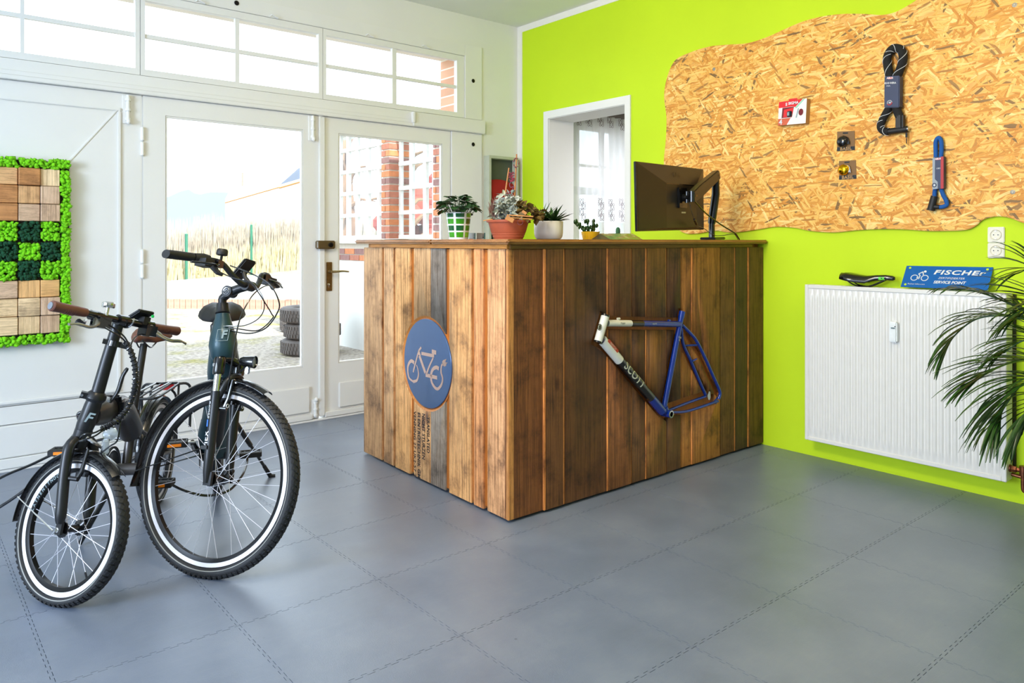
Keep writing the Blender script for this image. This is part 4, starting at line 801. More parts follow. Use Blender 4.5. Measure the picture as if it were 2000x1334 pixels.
# ------------------------------------------------------------------ folding e-bike
FS = frame_of((0.4959, 3.0081, 0.2423), (-0.8513, -0.464, 0.2451)); cS, nS, fS, uS = FS
def Ss(f, u, w=0.0): return cS+fS*f+uS*u+nS*w
hS = V(-0.51, -0.86, 0).normalized(); sS = V(hS.y, -hS.x, 0); BBS = V(0.765, 3.45, 0.295)
S = empty('folding_bicycle', (0.765, 3.45, 0.0), 'black folding electric bicycle with small wheels and brown grips', 'bicycle')
wS = wheel(S, FS, 0.250, 0.046, 0.2035, 0.2215, 0.190, 28, 0.092, 'front_wheel', 72, 0.0012)
q = MB()
for i, ch in enumerate('CONTINENTAL'):
    a = math.radians(122+i*4.6); er = fS*math.cos(a)+uS*math.sin(a); et = -fS*math.sin(a)+uS*math.cos(a); letters(q, ch, 0.016, cS+er*0.196+nS*0.0128, -et if False else et*-1, er, bold=0.0004)
build(q, 'rim_lettering', M_logo, wS, fix=False)
build(MB().cyl(Ss(0.125, -0.150), Ss(0.107, -0.128), 0.0035, seg=8), 'valve', M_gblk, wS)
fk = MB()
for s in (1, -1):
    fk.tube(spline([Ss(-0.040, 0.300, s*0.028), Ss(-0.034, 0.270, s*0.050), Ss(-0.020, 0.18, s*0.056), Ss(0.0, 0.07, s*0.056), Ss(0.006, 0.022, s*0.055)], 5), [0.0185]*4+[0.0185]*13+[0.018, 0.017, 0.015, 0.012], 16)
    fk.box(Ss(0.006, 0.008, s*0.052), (0.026, 0.044, 0.010), (fS, uS, nS))
fk.tube([Ss(-0.048, 0.27), Ss(-0.045, 0.31), Ss(-0.040, 0.335)], [0.025, 0.030, 0.030], 18)
build(fk, 'fork', M_mblk, S)
hs0, hs1 = Ss(-0.041, 0.335), Ss(-0.018, 0.442); hsd = (hs1-hs0).normalized()
hst = build(MB().tube([hs0, hs0+hsd*0.02, hs1-hsd*0.02, hs1], [0.029, 0.031, 0.029, 0.027], 20), 'head_tube', M_mblk, S)
hn = EYEV-hs0; hn = (hn-hsd*hn.dot(hsd)).normalized(); hr = hsd.cross(hn)
q = MB(); letters(q, 'F', 0.050, hs0+hsd*0.050, hr, hsd, wrap=None, bold=0.001, shear=0.25); q.v = [tuple(V(p)+hn*0.0318) for p in q.v]; build(q, 'maker_logo', M_logo, hst, fix=False)
hg = build(MB().tube([hs1-hsd*0.004, hs1+hsd*0.008, hs1+hsd*0.022, hs1+hsd*0.032], [0.029, 0.036, 0.034, 0.025], 20).box(hs1+hsd*0.012-hr*0.036+hn*0.005, (0.03, 0.03, 0.022), (hr, hn, hsd)), 'stem_hinge', M_mblk, S, bevel=0)
for k in (-0.046, 0.044): build(MB().cyl(hs1+hsd*0.012+hr*k+hn*0.018, hs1+hsd*0.012+hr*k+hn*0.023, 0.005, seg=12), 'hinge_pin', M_steel, hg)
la0 = hs1+hsd*0.004+hr*0.05; build(MB().tube(spline([la0, la0+hsd*0.045+hr*0.012, la0+hsd*0.10+hr*0.010, la0+hsd*0.135+hr*0.016], 5), [0.009]*5+[0.011]*5+[0.010]*5+[0.007], 12, flat=0.7), 'hinge_lever', M_mblk, hg)
hp1 = Ss(0.018, 0.735); hpd = (hp1-hs1).normalized()
build(MB().tube([hs1+hsd*0.03, hs1+(hp1-hs1)*0.5, hp1+hpd*0.01], [0.0225, 0.0215, 0.0205], 20), 'handle_post', M_mblk, S)
ck = Ss(0.020, 0.652); build(MB().tube([ck-hpd*0.010, ck+hpd*0.010], 0.0255, 20).box(ck+hr*0.03, (0.04, 0.03, 0.018), (hr, hn, hpd)).box(ck-hr*0.03, (0.02, 0.026, 0.018), (hr, hn, hpd)), 'post_clamp', M_gblk, S)
bcen = Ss(0.034, 0.738)
bar = build(MB().tube(spline([Ss(0.036, 0.742, 0.285), Ss(0.046, 0.740, 0.15), bcen, Ss(0.032, 0.734, -0.15), Ss(0.024, 0.736, -0.285)], 5), 0.0125, 14).cyl(Ss(0.034, 0.738, -0.022), Ss(0.036, 0.738, 0.022), 0.020, seg=16), 'handlebar', M_gblk, S)
build(MB().torus(Ss(0.040, 0.745, -0.018), nS, 0.030, 0.004, 24, 8, a0=0.6, a1=3.3), 'quick_release', M_chrome, bar)
for s in (1, -1):
    a, b = (Ss(0.045, 0.741, 0.165), Ss(0.037, 0.744, 0.295)) if s > 0 else (Ss(0.031, 0.734, -0.145), Ss(0.022, 0.737, -0.285)); gd = (b-a).normalized(); gb = gd.cross(uS)
    gp = build(MB().loft([ellsec(a+(b-a)*t, gd, gb, r, r*0.92, 18) for t, r in ((0, 0.0165), (0.06, 0.0175), (0.3, 0.0185), (0.55, 0.0185), (0.8, 0.0195), (0.97, 0.0205), (1.0, 0.017))]), 'grip', M_brown, bar)
    build(MB().cyl(b-gd*0.002, b+gd*0.003, 0.0125, seg=18), 'end_plug', mat('plug_grey', (0.45, 0.47, 0.50), 0.4), gp)
    rb = MB()
    for k in range(6): rb.torus(a+(b-a)*(0.36+k*0.055), gd, 0.0182, 0.0012, 20, 5, a0=0, a1=math.pi, x=gb)
    build(rb, 'grip_ribs', M_brown, gp)
    lb = Ss(0.058, 0.722, s*0.125)
    lv = build(MB().tube(spline([Ss(0.046, 0.735, s*0.120), lb, Ss(0.085, 0.700, s*0.150), Ss(0.100, 0.690, s*0.185), Ss(0.100, 0.694, s*0.230), Ss(0.098, 0.688, s*0.262)], 4), [0.013]*4+[0.012]*4+[0.008]*9+[0.0055]*3+[0.007], 10, flat=0.7), 'brake_lever', M_lever, bar)
    build(MB().cyl(Ss(0.036, 0.738, s*0.105), Ss(0.036, 0.738, s*0.140), 0.0175, seg=16).box(Ss(0.055, 0.715, s*0.105), (0.045, 0.04, 0.05), (fS, uS, nS)), 'lever_clamp', M_gblk, lv, bevel=0)
build(MB().tube([Ss(0.02, 0.715, 0.14), Ss(0.05, 0.70, 0.175), Ss(0.055, 0.705, 0.195)], [0.006, 0.010, 0.012], 10), 'thumb_shifter', M_gblk, bar)
bl = build(MB().lathe([(0.006, -0.028), (0.006, 0.0), (0.020, 0.0), (0.0225, 0.004), (0.0225, 0.016), (0.018, 0.021), (0, 0.022)], Ss(0.050, 0.772, 0.085), uS, 24), 'bell', M_chrome, bar)
dz = (uS*0.86-fS*0.5).normalized(); dy = dz.cross(nS); dcc = Ss(0.028, 0.772, -0.085); dp = build(MB().box(dcc, (0.075, 0.062, 0.013), (nS, dy, dz)), 'display', M_plastic, bar, bevel=0.004); build(MB().cyl(dcc-nS*0.026+fS*0.030, dcc-nS*0.026+fS*0.034, 0.006, seg=14), 'status_light', mat('status_green', (0.1, 0.85, 0.45), 0.4), dp); build(MB().box(Ss(0.034, 0.752, -0.10), (0.03, 0.03, 0.03), (fS, uS, nS)), 'display_clamp', M_plastic, dp)
# mudguard, brake, lamp
fg = fender(S, FS, 0.272, 0.058, math.radians(48), math.radians(182), 'front_mudguard', M_gblk)
build(MB().tube([Ss(0.0, 0.0, 0.072), arc_mid(FS, 0.268, math.radians(163), 0.032)], 0.0024, 8), 'stay', M_chrome, fg); build(MB().tube([Ss(0.0, 0.0, -0.072), arc_mid(FS, 0.268, math.radians(163), -0.032)], 0.0024, 8), 'stay', M_chrome, fg)
for s in (1, -1): build(MB().tube([Ss(0.022, 0.170, s*0.040), Ss(0.034, 0.20, s*0.036), Ss(0.036, 0.275, s*0.030)], [0.010, 0.008, 0.0055], 10).box(Ss(0.028, 0.188, s*0.026), (0.045, 0.014, 0.016), (fS, uS, nS)).cyl(Ss(-0.006, 0.172, s*0.050), Ss(0.034, 0.172, s*0.044), 0.008, seg=10), 'brake_arm', M_mblk, S)
lc = atd(216, 846, 2.74); la = V(-0.30, -0.93, -0.1).normalized()
hl = build(MB().lathe([(0.0, -0.03), (0.018, -0.026), (0.024, 0.0), (0.025, 0.012)], lc, la, 24, cap=False), 'headlamp', M_chrome, S); build(MB().lathe([(0.0, 0.016), (0.015, 0.015), (0.025, 0.010)], lc, la, 24, cap=False), 'lens', M_clear, hl); build(MB().tube([lc, atd(205, 878, 2.72), Ss(-0.02, 0.31)], 0.008, 8), 'lamp_bracket', M_chrome, hl); build(MB().box(atd(206, 872, 2.70), (0.02, 0.03, 0.05)), 'reflector', M_clear, hl, bevel=0.004)
# frame: thick beam with hinge, seat tube, stays
sp1 = atd(281, 672, 3.32)
hdm = hs0+hsd*0.05; bm_ = spline([hdm-hS*0.015, hdm-hS*0.10+V(0, 0, -0.004), hdm-hS*0.22+V(0, 0, -0.025), hdm-hS*0.33+V(0, 0, -0.05), BBS+(sp1-BBS)*0.30], 5)
fr_ = MB().loft([ellsec(p, bm_[min(i+1, len(bm_)-1)]-bm_[max(i-1, 0)], sS, 0.036+0.012*min(1, i/5), 0.040+0.014*min(1, i/5), 20) for i, p in enumerate(bm_)])
frame = build(fr_, 'main_beam', M_bronzeframe, S)
bmid = bm_[8]; build(MB().box(bmid, (0.020, 0.11, 0.115), (hS, sS, Zv)).box(bmid-sS*0.06, (0.05, 0.02, 0.08), (hS, sS, Zv)), 'frame_hinge', M_gblk, frame, bevel=0.008)
spd = V(0.115, 0.195, 0.66).normalized(); sp0 = BBS+V(0.02, 0.03, 0.02); sp1 = atd(281, 672, 3.32)
build(MB().tube([BBS+V(0.01, 0.02, 0), BBS+(sp1-BBS)*0.44], 0.019, 16), 'seat_tube', M_bronzeframe, S); build(MB().tube([BBS+(sp1-BBS)*0.40, sp1], 0.0155, 16), 'seat_post', M_mblk, S); build(MB().tube([BBS+(sp1-BBS)*0.41, BBS+(sp1-BBS)*0.46], 0.024, 16).box(BBS+(sp1-BBS)*0.435+sS*0.02, (0.02, 0.05, 0.022), (hS, sS, Zv)), 'seat_clamp', M_gblk, S)
saddle(S, sp1+V(0, 0, 0.060)-hS*0.02, hS, sS, 0.26, 0.18, M_brown, thick=0.06)
RS = BBS-hS*0.43; RS.z = 0.25
stv = MB()
for s in (1, -1): stv.tube([BBS+sS*(s*0.03), RS+sS*(s*0.062)], 0.011, 10).tube([BBS+(sp1-BBS)*0.33+sS*(s*0.015), RS+sS*(s*0.062)], 0.009, 10)
build(stv, 'rear_stays', M_bronzeframe, S)
FRS = (RS, sS, hS, Zv); wheel(S, FRS, 0.250, 0.046, 0.2035, 0.2215, 0.190, 28, 0.11, 'rear_wheel', 72, 0.0012, hubr=0.04, tread=False)
fender(S, FRS, 0.270, 0.056, math.radians(15), math.radians(190), 'rear_mudguard', M_gblk)
# luggage rack
zr = 0.545; rk0, rk1 = BBS-hS*0.22, BBS-hS*0.60; rk = MB()
def rp(t, w, z=zr): q = rk0+(rk1-rk0)*t+sS*w; return V(q.x, q.y, z)
rk.tube([rp(0, -0.05), rp(0, 0.05), rp(0.08, 0.062), rp(0.92, 0.062), rp(1, 0.05), rp(1, -0.05), rp(0.92, -0.062), rp(0.08, -0.062)], 0.006, 8, closed=True)
for w in (-0.022, 0.022): rk.tube([rp(0, w), rp(1, w)], 0.005, 8)
for w in (-0.062, 0.062):
    rk.tube(spline([rp(0.6, w), rp(0.62, w*1.35, zr-0.06), V(*(RS+sS*(w*1.25))[:2], 0.27)], 4), 0.0055, 8); rk.tube([rp(0.95, w), V(*(RS-hS*0.03+sS*(w*1.25))[:2], 0.27)], 0.0055, 8)
rk.tube(spline([rp(0.95, -0.06), rp(0.98, -0.10, zr-0.005), rp(0.98, -0.115, zr-0.05), rp(0.98, -0.11, zr-0.22)], 4), 0.0065, 8); rk.tube(spline([rp(0.95, 0.06), rp(0.98, 0.10, zr-0.005), rp(0.98, 0.115, zr-0.05), rp(0.98, 0.11, zr-0.22)], 4), 0.0065, 8)
rack = build(rk, 'luggage_rack', M_mblk, S)
clp = MB().tube([rp(0.1, -0.03, zr+0.022), rp(0.1, 0.03, zr+0.022), rp(0.8, 0.03, zr+0.014), rp(0.8, -0.03, zr+0.014)], 0.005, 8, closed=True); build(clp, 'spring_clip', M_gblk, rack); build(MB().box(rp(1.02, 0, zr-0.02), (0.012, 0.07, 0.03), (hS, sS, Zv)), 'tail_light', mat('tail_red', (0.8, 0.06, 0.08), 0.3), rack, bevel=0.004)
# cranks
pq = atd(126, 881, 3.08); pq2 = atd(312, 944, 3.05); pr, pl_ = pq-sS*0.075, pq2+sS*0.075
for s, p in ((1, pr), (-1, pl_)):
    build(MB().tube([BBS+sS*(s*0.06), p], [0.014, 0.010], 10), 'crank_arm', M_gblk, S); pedal(S, p+sS*(s*0.075), sS, hS, L=0.105)
build(MB().lathe([(0.02, -0.002), (0.078, -0.002), (0.080, 0), (0.078, 0.002), (0.02, 0.002)], BBS+sS*0.048, sS, 36), 'chain_ring', M_gblk, S); build(MB().lathe([(0.088, -0.004), (0.096, -0.004), (0.096, 0.004), (0.088, 0.004), (0.088, -0.004)], BBS+sS*0.050, sS, 36, cap=False), 'chain_guard', M_plastic, S)
build(MB().cyl(BBS-sS*0.05, BBS+sS*0.05, 0.025, seg=20), 'bottom_bracket', M_bronzeframe, S)
ksA, ksF = BBS-hS*0.02+sS*0.03+V(0, 0, -0.02), BBS+hS*0.04+sS*0.16; ksF.z = 0.008
build(MB().tube([ksA, ksF], [0.011, 0.009], 10), 'kickstand', M_gblk, S)
# cables of the folding bicycle
wr_ = [(233, 655, 2.68), (246, 668, 2.68), (257, 690, 2.68), (264, 718, 2.68), (264, 750, 2.68), (258, 778, 2.69), (246, 802, 2.68), (232, 818, 2.66), (212, 832, 2.64), (197, 838, 2.63)]
P = spline([atd(*p) for p in wr_[1:]], 7); wb_ = build(MB().tube(P, 0.0085, 10), 'cable_bundle', M_plastic, S)
hx = MB(); n = 260; pts = []
Q = spline([atd(*p) for p in wr_[1:]], 30)
for i in range(len(Q)):
    t = (Q[min(i+1, len(Q)-1)]-Q[max(i-1, 0)]).normalized(); x, y = perp(t); a = i*0.72; pts.append(Q[i]+x*(0.0092*math.cos(a))+y*(0.0092*math.sin(a)))
build(hx.tube(pts, 0.0032, 6), 'spiral_wrap', M_gblk, wb_)
cable(S, [(205, 640, 2.62), (222, 650, 2.64), (240, 662, 2.67), (250, 676, 2.68)], 0.003); cable(S, [(283, 652, 2.86), (268, 656, 2.78), (258, 668, 2.72), (254, 682, 2.69)], 0.003); cable(S, [(212, 634, 2.62), (228, 645, 2.65), (243, 658, 2.67), (252, 674, 2.68)], 0.003)
cable(S, [(206, 834, 2.63), (185, 845, 2.60), (166, 848, 2.58), (157, 856, 2.60), (165, 862, 2.66)], 0.003); cable(S, [(206, 836, 2.63), (188, 850, 2.60), (168, 858, 2.58), (156, 862, 2.60)], 0.003); cable(S, [(236, 815, 2.67), (233, 840, 2.66), (228, 862, 2.65), (214, 872, 2.65), (188, 892, 2.66), (166, 906, 2.66)], 0.003)
# loose charging cables
cz = tag(build(MB().tube(spline([bm_[5]+sS*0.040, bm_[5]+sS*0.075+V(0, 0, -0.01), atd(160, 836, 3.10), atd(146, 848, 3.17), atd(131, 866, 3.22), atd(107, 894, 3.23), atd(62, 945, 3.22), atd(0, 990, 3.20), atd(-90, 1040, 3.16), V(0.05, 3.08, 0.0105), V(-0.1, 3.02, 0.0075), V(-0.4, 2.9, 0.0075)], 8), 0.0066, 10), 'charging_cable', M_gblk), 'black cable drooping from the folding bicycle to the floor', 'cable')
cz = tag(build(MB().tube(spline([BBS+(sp1-BBS)*0.24+sS*0.012, BBS+(sp1-BBS)*0.22+sS*0.12-hS*0.04, atd(150, 874, 3.28), atd(128, 877, 3.29), atd(104, 887, 3.30), atd(60, 908, 3.32), atd(0, 934, 3.34), atd(-80, 985, 3.32), V(0.08, 3.36, 0.0140), V(-0.1, 3.34, 0.0085), V(-0.4, 3.3, 0.0070)], 8), 0.0062, 10), 'charging_cable', M_gblk), 'black cable running level past the raised pedal of the folding bicycle', 'cable')
cz = tag(build(MB().tube(spline([BBS-hS*0.10-sS*0.042+V(0, 0, -0.01), atd(285, 908, 3.13), atd(322, 938, 3.12), atd(360, 958, 3.14), atd(405, 968, 3.20), atd(447, 958, 3.26), atd(472, 930, 3.36), atd(482, 905, 3.48), atd(483, 892, 3.52)], 8), 0.0052, 10), 'hanging_cable', M_gblk), 'black cable hanging in a loop between the pedals of the two bicycles', 'cable')
# ================================================================== OSB BOARD AND WHAT HANGS ON IT
def osb_mat():
    m, nt, b, N, L = nodes('osb'); tc = N('ShaderNodeTexCoord'); col = None; acc = None
    base = N('ShaderNodeTexNoise'); base.inputs['Scale'].default_value = 9; base.inputs['Detail'].default_value = 6; L(tc.outputs['Object'], base.inputs['Vector'])
    col = ramp(nt, base.outputs['Fac'], [(0.3, (0.84, 0.61, 0.31)), (0.5, (0.91, 0.69, 0.37)), (0.7, (0.95, 0.76, 0.45))])
    hgt = None
    for k, (ang, sx, sy, dens, seed) in enumerate(((0.15, 7, 42, 0.40, 1), (-0.55, 8, 52, 0.45, 2), (0.75, 9, 60, 0.50, 3), (-0.18, 6.5, 46, 0.50, 4), (1.25, 9, 60, 0.62, 5), (0.38, 8, 70, 0.55, 6), (-0.95, 10, 75, 0.62, 7), (0.02, 11, 90, 0.6, 8))):
        mp = N('ShaderNodeMapping'); mp.inputs['Rotation'].default_value = (ang, 0, 0); mp.inputs['Location'].default_value = (0, seed*1.37, seed*0.71); mp.inputs['Scale'].default_value = (1, 1, 1); L(tc.outputs['Object'], mp.inputs['Vector'])
        dn = N('ShaderNodeTexNoise'); dn.inputs['Scale'].default_value = 14; L(mp.outputs[0], dn.inputs['Vector'])
        ds = N('ShaderNodeVectorMath'); ds.operation = 'SCALE'; ds.inputs['Scale'].default_value = 0.02; L(dn.outputs['Color'], ds.inputs[0]); ad = N('ShaderNodeVectorMath'); ad.operation = 'ADD'; L(mp.outputs[0], ad.inputs[0]); L(ds.outputs[0], ad.inputs[1])
        m2 = N('ShaderNodeMapping'); m2.inputs['Scale'].default_value = (0.001, sx, sy); L(ad.outputs[0], m2.inputs['Vector'])
        vo = N('ShaderNodeTexVoronoi'); vo.inputs['Scale'].default_value = 1.0; L(m2.outputs[0], vo.inputs['Vector'])
        sp = N('ShaderNodeSeparateColor'); L(vo.outputs['Color'], sp.inputs[0])
        gr = N('ShaderNodeTexNoise'); m3 = N('ShaderNodeMapping'); m3.inputs['Scale'].default_value = (1, 14, 260); L(ad.outputs[0], m3.inputs['Vector']); L(m3.outputs[0], gr.inputs['Vector']); gr.inputs['Scale'].default_value = 1.0; gr.inputs['Detail'].default_value = 4
        ch = ramp(nt, sp.outputs[0], [(0.0, (0.50, 0.38, 0.22)), (0.03, (0.62, 0.47, 0.26)), (0.06, (0.83, 0.55, 0.21)), (0.30, (0.89, 0.63, 0.27)), (0.6, (0.94, 0.71, 0.34)), (0.9, (0.97, 0.79, 0.43)), (1.0, (0.99, 0.87, 0.57))])
        gm = ramp(nt, gr.outputs['Fac'], [(0.35, (0.84, 0.80, 0.76)), (0.55, (1, 1, 1))]); ch = mixc(nt, 0.8, ch, gm, 'MULTIPLY')
        m1 = N('ShaderNodeMath'); m1.operation = 'GREATER_THAN'; L(sp.outputs[1], m1.inputs[0]); m1.inputs[1].default_value = dens
        m4 = N('ShaderNodeMath'); m4.operation = 'LESS_THAN'; L(vo.outputs['Distance'], m4.inputs[0]); m4.inputs[1].default_value = 0.55
        mm = N('ShaderNodeMath'); mm.operation = 'MULTIPLY'; L(m1.outputs[0], mm.inputs[0]); L(m4.outputs[0], mm.inputs[1])
        col = mixc(nt, mm.outputs[0], col, ch)
        if hgt is None: hgt = sp.outputs[2]
        else:
            hm_ = N('ShaderNodeMix'); L(mm.outputs[0], hm_.inputs[0]); L(hgt, hm_.inputs[2]); L(sp.outputs[2], hm_.inputs[3]); hgt = hm_.outputs[0]
    L(col, b.inputs['Base Color']); b.inputs['Roughness'].default_value = 0.55; b.inputs['Specular IOR Level'].default_value = 0.35
    bp = N('ShaderNodeBump'); bp.inputs['Strength'].default_value = 0.35; bp.inputs['Distance'].default_value = 0.004; L(hgt, bp.inputs['Height']); L(bp.outputs[0], b.inputs['Normal'])
    return m
XO = XG-0.020
op = [(1300, 390), (1298, 350), (1296, 315), (1300, 270), (1301, 228), (1296.5, 190), (1301, 156), (1316, 120), (1343, 104), (1384, 91), (1422, 87), (1460, 84), (1498, 72), (1536, 55), (1567, 42), (1605, 32), (1646, 27), (1688, 27), (1722, 29), (1749, 23), (1772, 11), (1795, -4), (1840, -35), (1900, -60), (1980, -75), (2070, -120), (2180, -130),
      (2240, 20), (2215, 250), (2240, 440), (2150, 470), (2070, 455), (2000, 436), (1973, 426), (1947, 422.5), (1920, 428.6), (1905, 441), (1886, 449), (1848, 451), (1810, 451), (1764, 448), (1715, 447.6), (1669, 450), (1627.5, 454), (1582, 451), (1551.6, 445), (1513.6, 443), (1483, 447.6), (1445, 453), (1420, 454), (1399.6, 450.5), (1380, 453), (1361, 456), (1339, 456), (1322, 446), (1310, 425)]
pts = [onx(u, v, XO) for u, v in op]; pl = spline(pts+[pts[0]], 4)[:-1]
ob = build(MB().prism([(p.y, p.z) for p in pl], (XO, 0, 0), (0, 1, 0), (0, 0, 1), (XG-0.001-XO, 0, 0)), 'osb_board', osb_mat(), loc=(XO, 2.2, 1.3), bevel=0.003)
tag(ob, 'wavy-edged OSB chipboard panel screwed flat to the lime green wall', 'board')
for u, v in ((1394.6, 135), (1981.7, 9.5), (1978, 375)):
    p = onx(u, v, XO); o = build(MB().lathe([(0.011, 0), (0.011, 0.0015), (0.006, 0.0025), (0.005, 0.0045), (0, 0.0045)], p, (-1, 0, 0), 20), 'washer_screw', mat('zinc', (0.62, 0.60, 0.55), 0.55, 0.7), ob)
# box of bicycle lights
class Quad:
    def __init__(s, c, n): s.c = c; s.n = V(n)
    def __call__(s, a, b, d=0.0): c = s.c; return (c[0]*(1-a)+c[1]*a)*(1-b)+(c[3]*(1-a)+c[2]*a)*b+s.n*d
    def poly(s, P, m, name, par, d=0.0006):
        q = [s(a, b, d) for a, b in P]; return build(MB().add(q, [tuple(range(len(q)))]), name, m, par, fix=False, smooth=False)
M_red = mat('pack_red', (0.86, 0.06, 0.10), 0.45); M_pw = mat('pack_white', (0.90, 0.91, 0.88), 0.5); M_kraft = mat('kraft_card', (0.70, 0.55, 0.36), 0.75); M_mint = mat('pack_mint', (0.55, 0.80, 0.68), 0.5); M_dkred = mat('pack_darkred', (0.45, 0.05, 0.08), 0.3)
xf = XO-0.042; qc = [onx(1521.5, 199.5, xf), onx(1576, 192, xf), onx(1573.5, 240.5, xf), onx(1519.5, 245.5, xf)]; Q = Quad(qc, (-1, 0, 0))
bx = empty('light_set_box', (qc[0]+qc[2])/2, 'red and white bicycle light box hanging on the chipboard', 'box')
mb = MB(); mb.add(qc+[p+V(XO-xf-0.0015, 0, 0) for p in qc], [(0, 1, 2, 3), (7, 6, 5, 4), (0, 4, 5, 1), (1, 5, 6, 2), (2, 6, 7, 3), (3, 7, 4, 0)]); build(mb, 'carton', M_kraft, bx, smooth=False)
Q.poly([(0, 0), (1, 0), (1, 1), (0, 1)], M_pw, 'front_print', bx, 0.0004); Q.poly([(0, 0), (0.86, 0), (0.60, 0.30), (0.54, 0.26), (0.0, 0.26)], M_red, 'red_print', bx, 0.0008); Q.poly([(0.88, 0), (0.94, 0), (0.66, 0.34), (0.58, 0.34)], M_mint, 'mint_print', bx, 0.0007)
Q.poly([(0.36, -0.07), (0.66, -0.07), (0.66, 0.0), (0.36, 0.0)], M_red, 'hang_tab', bx, 0.0002); Q.poly([(0.14, 0.27), (0.56, 0.27), (0.50, 0.70), (0.12, 0.70)], M_dkred, 'window_shade', bx, 0.0007); Q.poly([(0.20, 0.36), (0.55, 0.30), (0.50, 0.68), (0.18, 0.68)], M_red, 'window_red', bx, 0.0009)
lp = build(MB().box(Q(0.42, 0.56, 0.006), (0.012, 0.030, 0.034)), 'lamp', M_gblk, bx, bevel=0.004); build(MB().box(Q(0.40, 0.56, 0.013), (0.002, 0.012, 0.02)), 'lamp_glass', M_logo, lp)
Q.poly([(0.0, 0.72), (0.46, 0.72), (0.32, 1.0), (0.0, 1.0)], mat('pack_coral', (0.80, 0.36, 0.22), 0.5), 'corner_print', bx, 0.0007); Q.poly([(0.70, 0.36), (0.74, 0.36), (0.68, 0.74), (0.63, 0.74)], M_logo, 'grey_print', bx, 0.0007)
eb = [(0.815+0.085*math.cos(t), 0.53+0.14*math.sin(t)) for t in [k*math.pi/10 for k in range(20)]]; Q.poly(eb, M_dkred, 'lamp_print', bx, 0.0008)
qx, qy = (qc[1]-qc[0]).normalized(), (qc[0]-qc[3]).normalized(); q = MB(); letters(q, 'SIGMA', 0.022, Q(0.53, 0.12, 0.0014), qx, qy, bold=0.0008); letters(q, 'S', 0.024, Q(0.28, 0.145, 0.0014), qx, qy, bold=0.001); letters(q, '4', 0.044, Q(0.095, 0.87, 0.0014), qx, qy, bold=0.001); build(q, 'lettering', M_wht, bx, fix=False)
# bell cards
def bellcard(corners, domemat, label, uv, ring=False):
    xf = XO-0.003; c = [onx(u, v, xf) for u, v in corners]; Qd = Quad(c, (-1, 0, 0)); r = empty('bicycle_bell_pack', (c[0]+c[2])/2, label, 'bicycle bell', None)
    mb = MB(); mb.add(c+[p+V(0.003, 0, 0) for p in c], [(0, 1, 2, 3), (7, 6, 5, 4), (0, 4, 5, 1), (1, 5, 6, 2), (2, 6, 7, 3), (3, 7, 4, 0)]); build(mb, 'card', mat('brown_card', (0.50, 0.37, 0.22), 0.7), r, smooth=False)
    Qd.poly([(0, 0.80), (1, 0.80), (1, 1), (0, 1)], M_gblk, 'black_strip', r); Qd.poly([(0.33, 0.06), (0.63, 0.06), (0.63, 0.13), (0.33, 0.13)], M_gblk, 'hang_hole', r)
    bc = onx(*uv, xf); q = MB(); letters(q, 'BASIL', 0.024, Qd(0.5, 0.90, 0.0012), (c[2]-c[3]), (c[0]-c[3]), bold=0.0009, spacing=1.15); build(q, 'lettering', M_kraft, r, fix=False)
    d = build(MB().lathe([(0.030, 0.004), (0.031, 0.008), (0.031, 0.016), (0.027, 0.024), (0.017, 0.030), (0.006, 0.031), (0.005, 0.033), (0, 0.033)], bc, (-1, 0, 0), 32), 'bell_dome', domemat, r)
    build(MB().cyl(bc+V(-0.0005, 0, 0), bc+V(-0.006, 0, 0), 0.012, seg=14), 'bell_foot', M_gblk, d); s = bc+V(-0.015, -0.03, 0.0)
    build(MB().tube(spline([bc+V(-0.012, -0.004, 0.032), bc+V(-0.012, -0.030, 0.018), bc+V(-0.012, -0.036, -0.006), bc+V(-0.010, -0.040, -0.018)], 4), 0.0028, 8).box(bc+V(-0.008, -0.032, -0.008), (0.012, 0.016, 0.016)), 'bell_lever', M_steel if ring else M_gblk, r)
bellcard([(1635, 257), (1669, 255.5), (1669.5, 293), (1635, 295.5)], M_gblk, 'black bicycle bell on a brown card hanging on the chipboard', (1647, 277))
bellcard([(1638.5, 314.5), (1671.5, 312.5), (1672.5, 349), (1639, 351)], mat('brass', (0.85, 0.65, 0.10), 0.18, 1.0), 'brass bicycle bell on a brown card hanging on the chipboard', (1649.5, 332), True)
# black chain lock in a fabric sleeve
M_slv = mat('black_sleeve', (0.075, 0.075, 0.08), 0.85, bump=0.6, bscale=500); M_navy = mat('navy_card', (0.12, 0.18, 0.32), 0.5)
def wp(u, v, d): return onx(u, v, XO-d)
cl = empty('chain_lock', wp(1745, 260, 0.02), 'black fabric-sleeved chain lock with a navy label on the chipboard', 'bicycle lock')
up_ = spline([wp(1738, 150, .03), wp(1734, 130, .028), wp(1733, 112, .026), wp(1740, 98, .024), wp(1750, 93.5, .024), wp(1761, 99, .024), wp(1764, 114, .026), wp(1760, 130, .028), wp(1752, 150, .03)], 6)
sl = build(MB().tube(up_, 0.0215, 16), 'sleeve', M_slv, cl, angle=60); dn_ = spline([wp(1738, 208, .03), wp(1730, 222, .028), wp(1723, 236, .026), wp(1720, 248, .026), wp(1726, 256, .026), wp(1736, 257, .026)], 6); s2 = build(MB().tube(dn_, 0.0195, 16), 'sleeve', M_slv, cl, angle=60)
s3 = build(MB().tube(spline([wp(1749, 206, .03), wp(1753, 218, .03), wp(1757, 228, .03)], 5), 0.021, 16), 'sleeve', M_slv, cl)
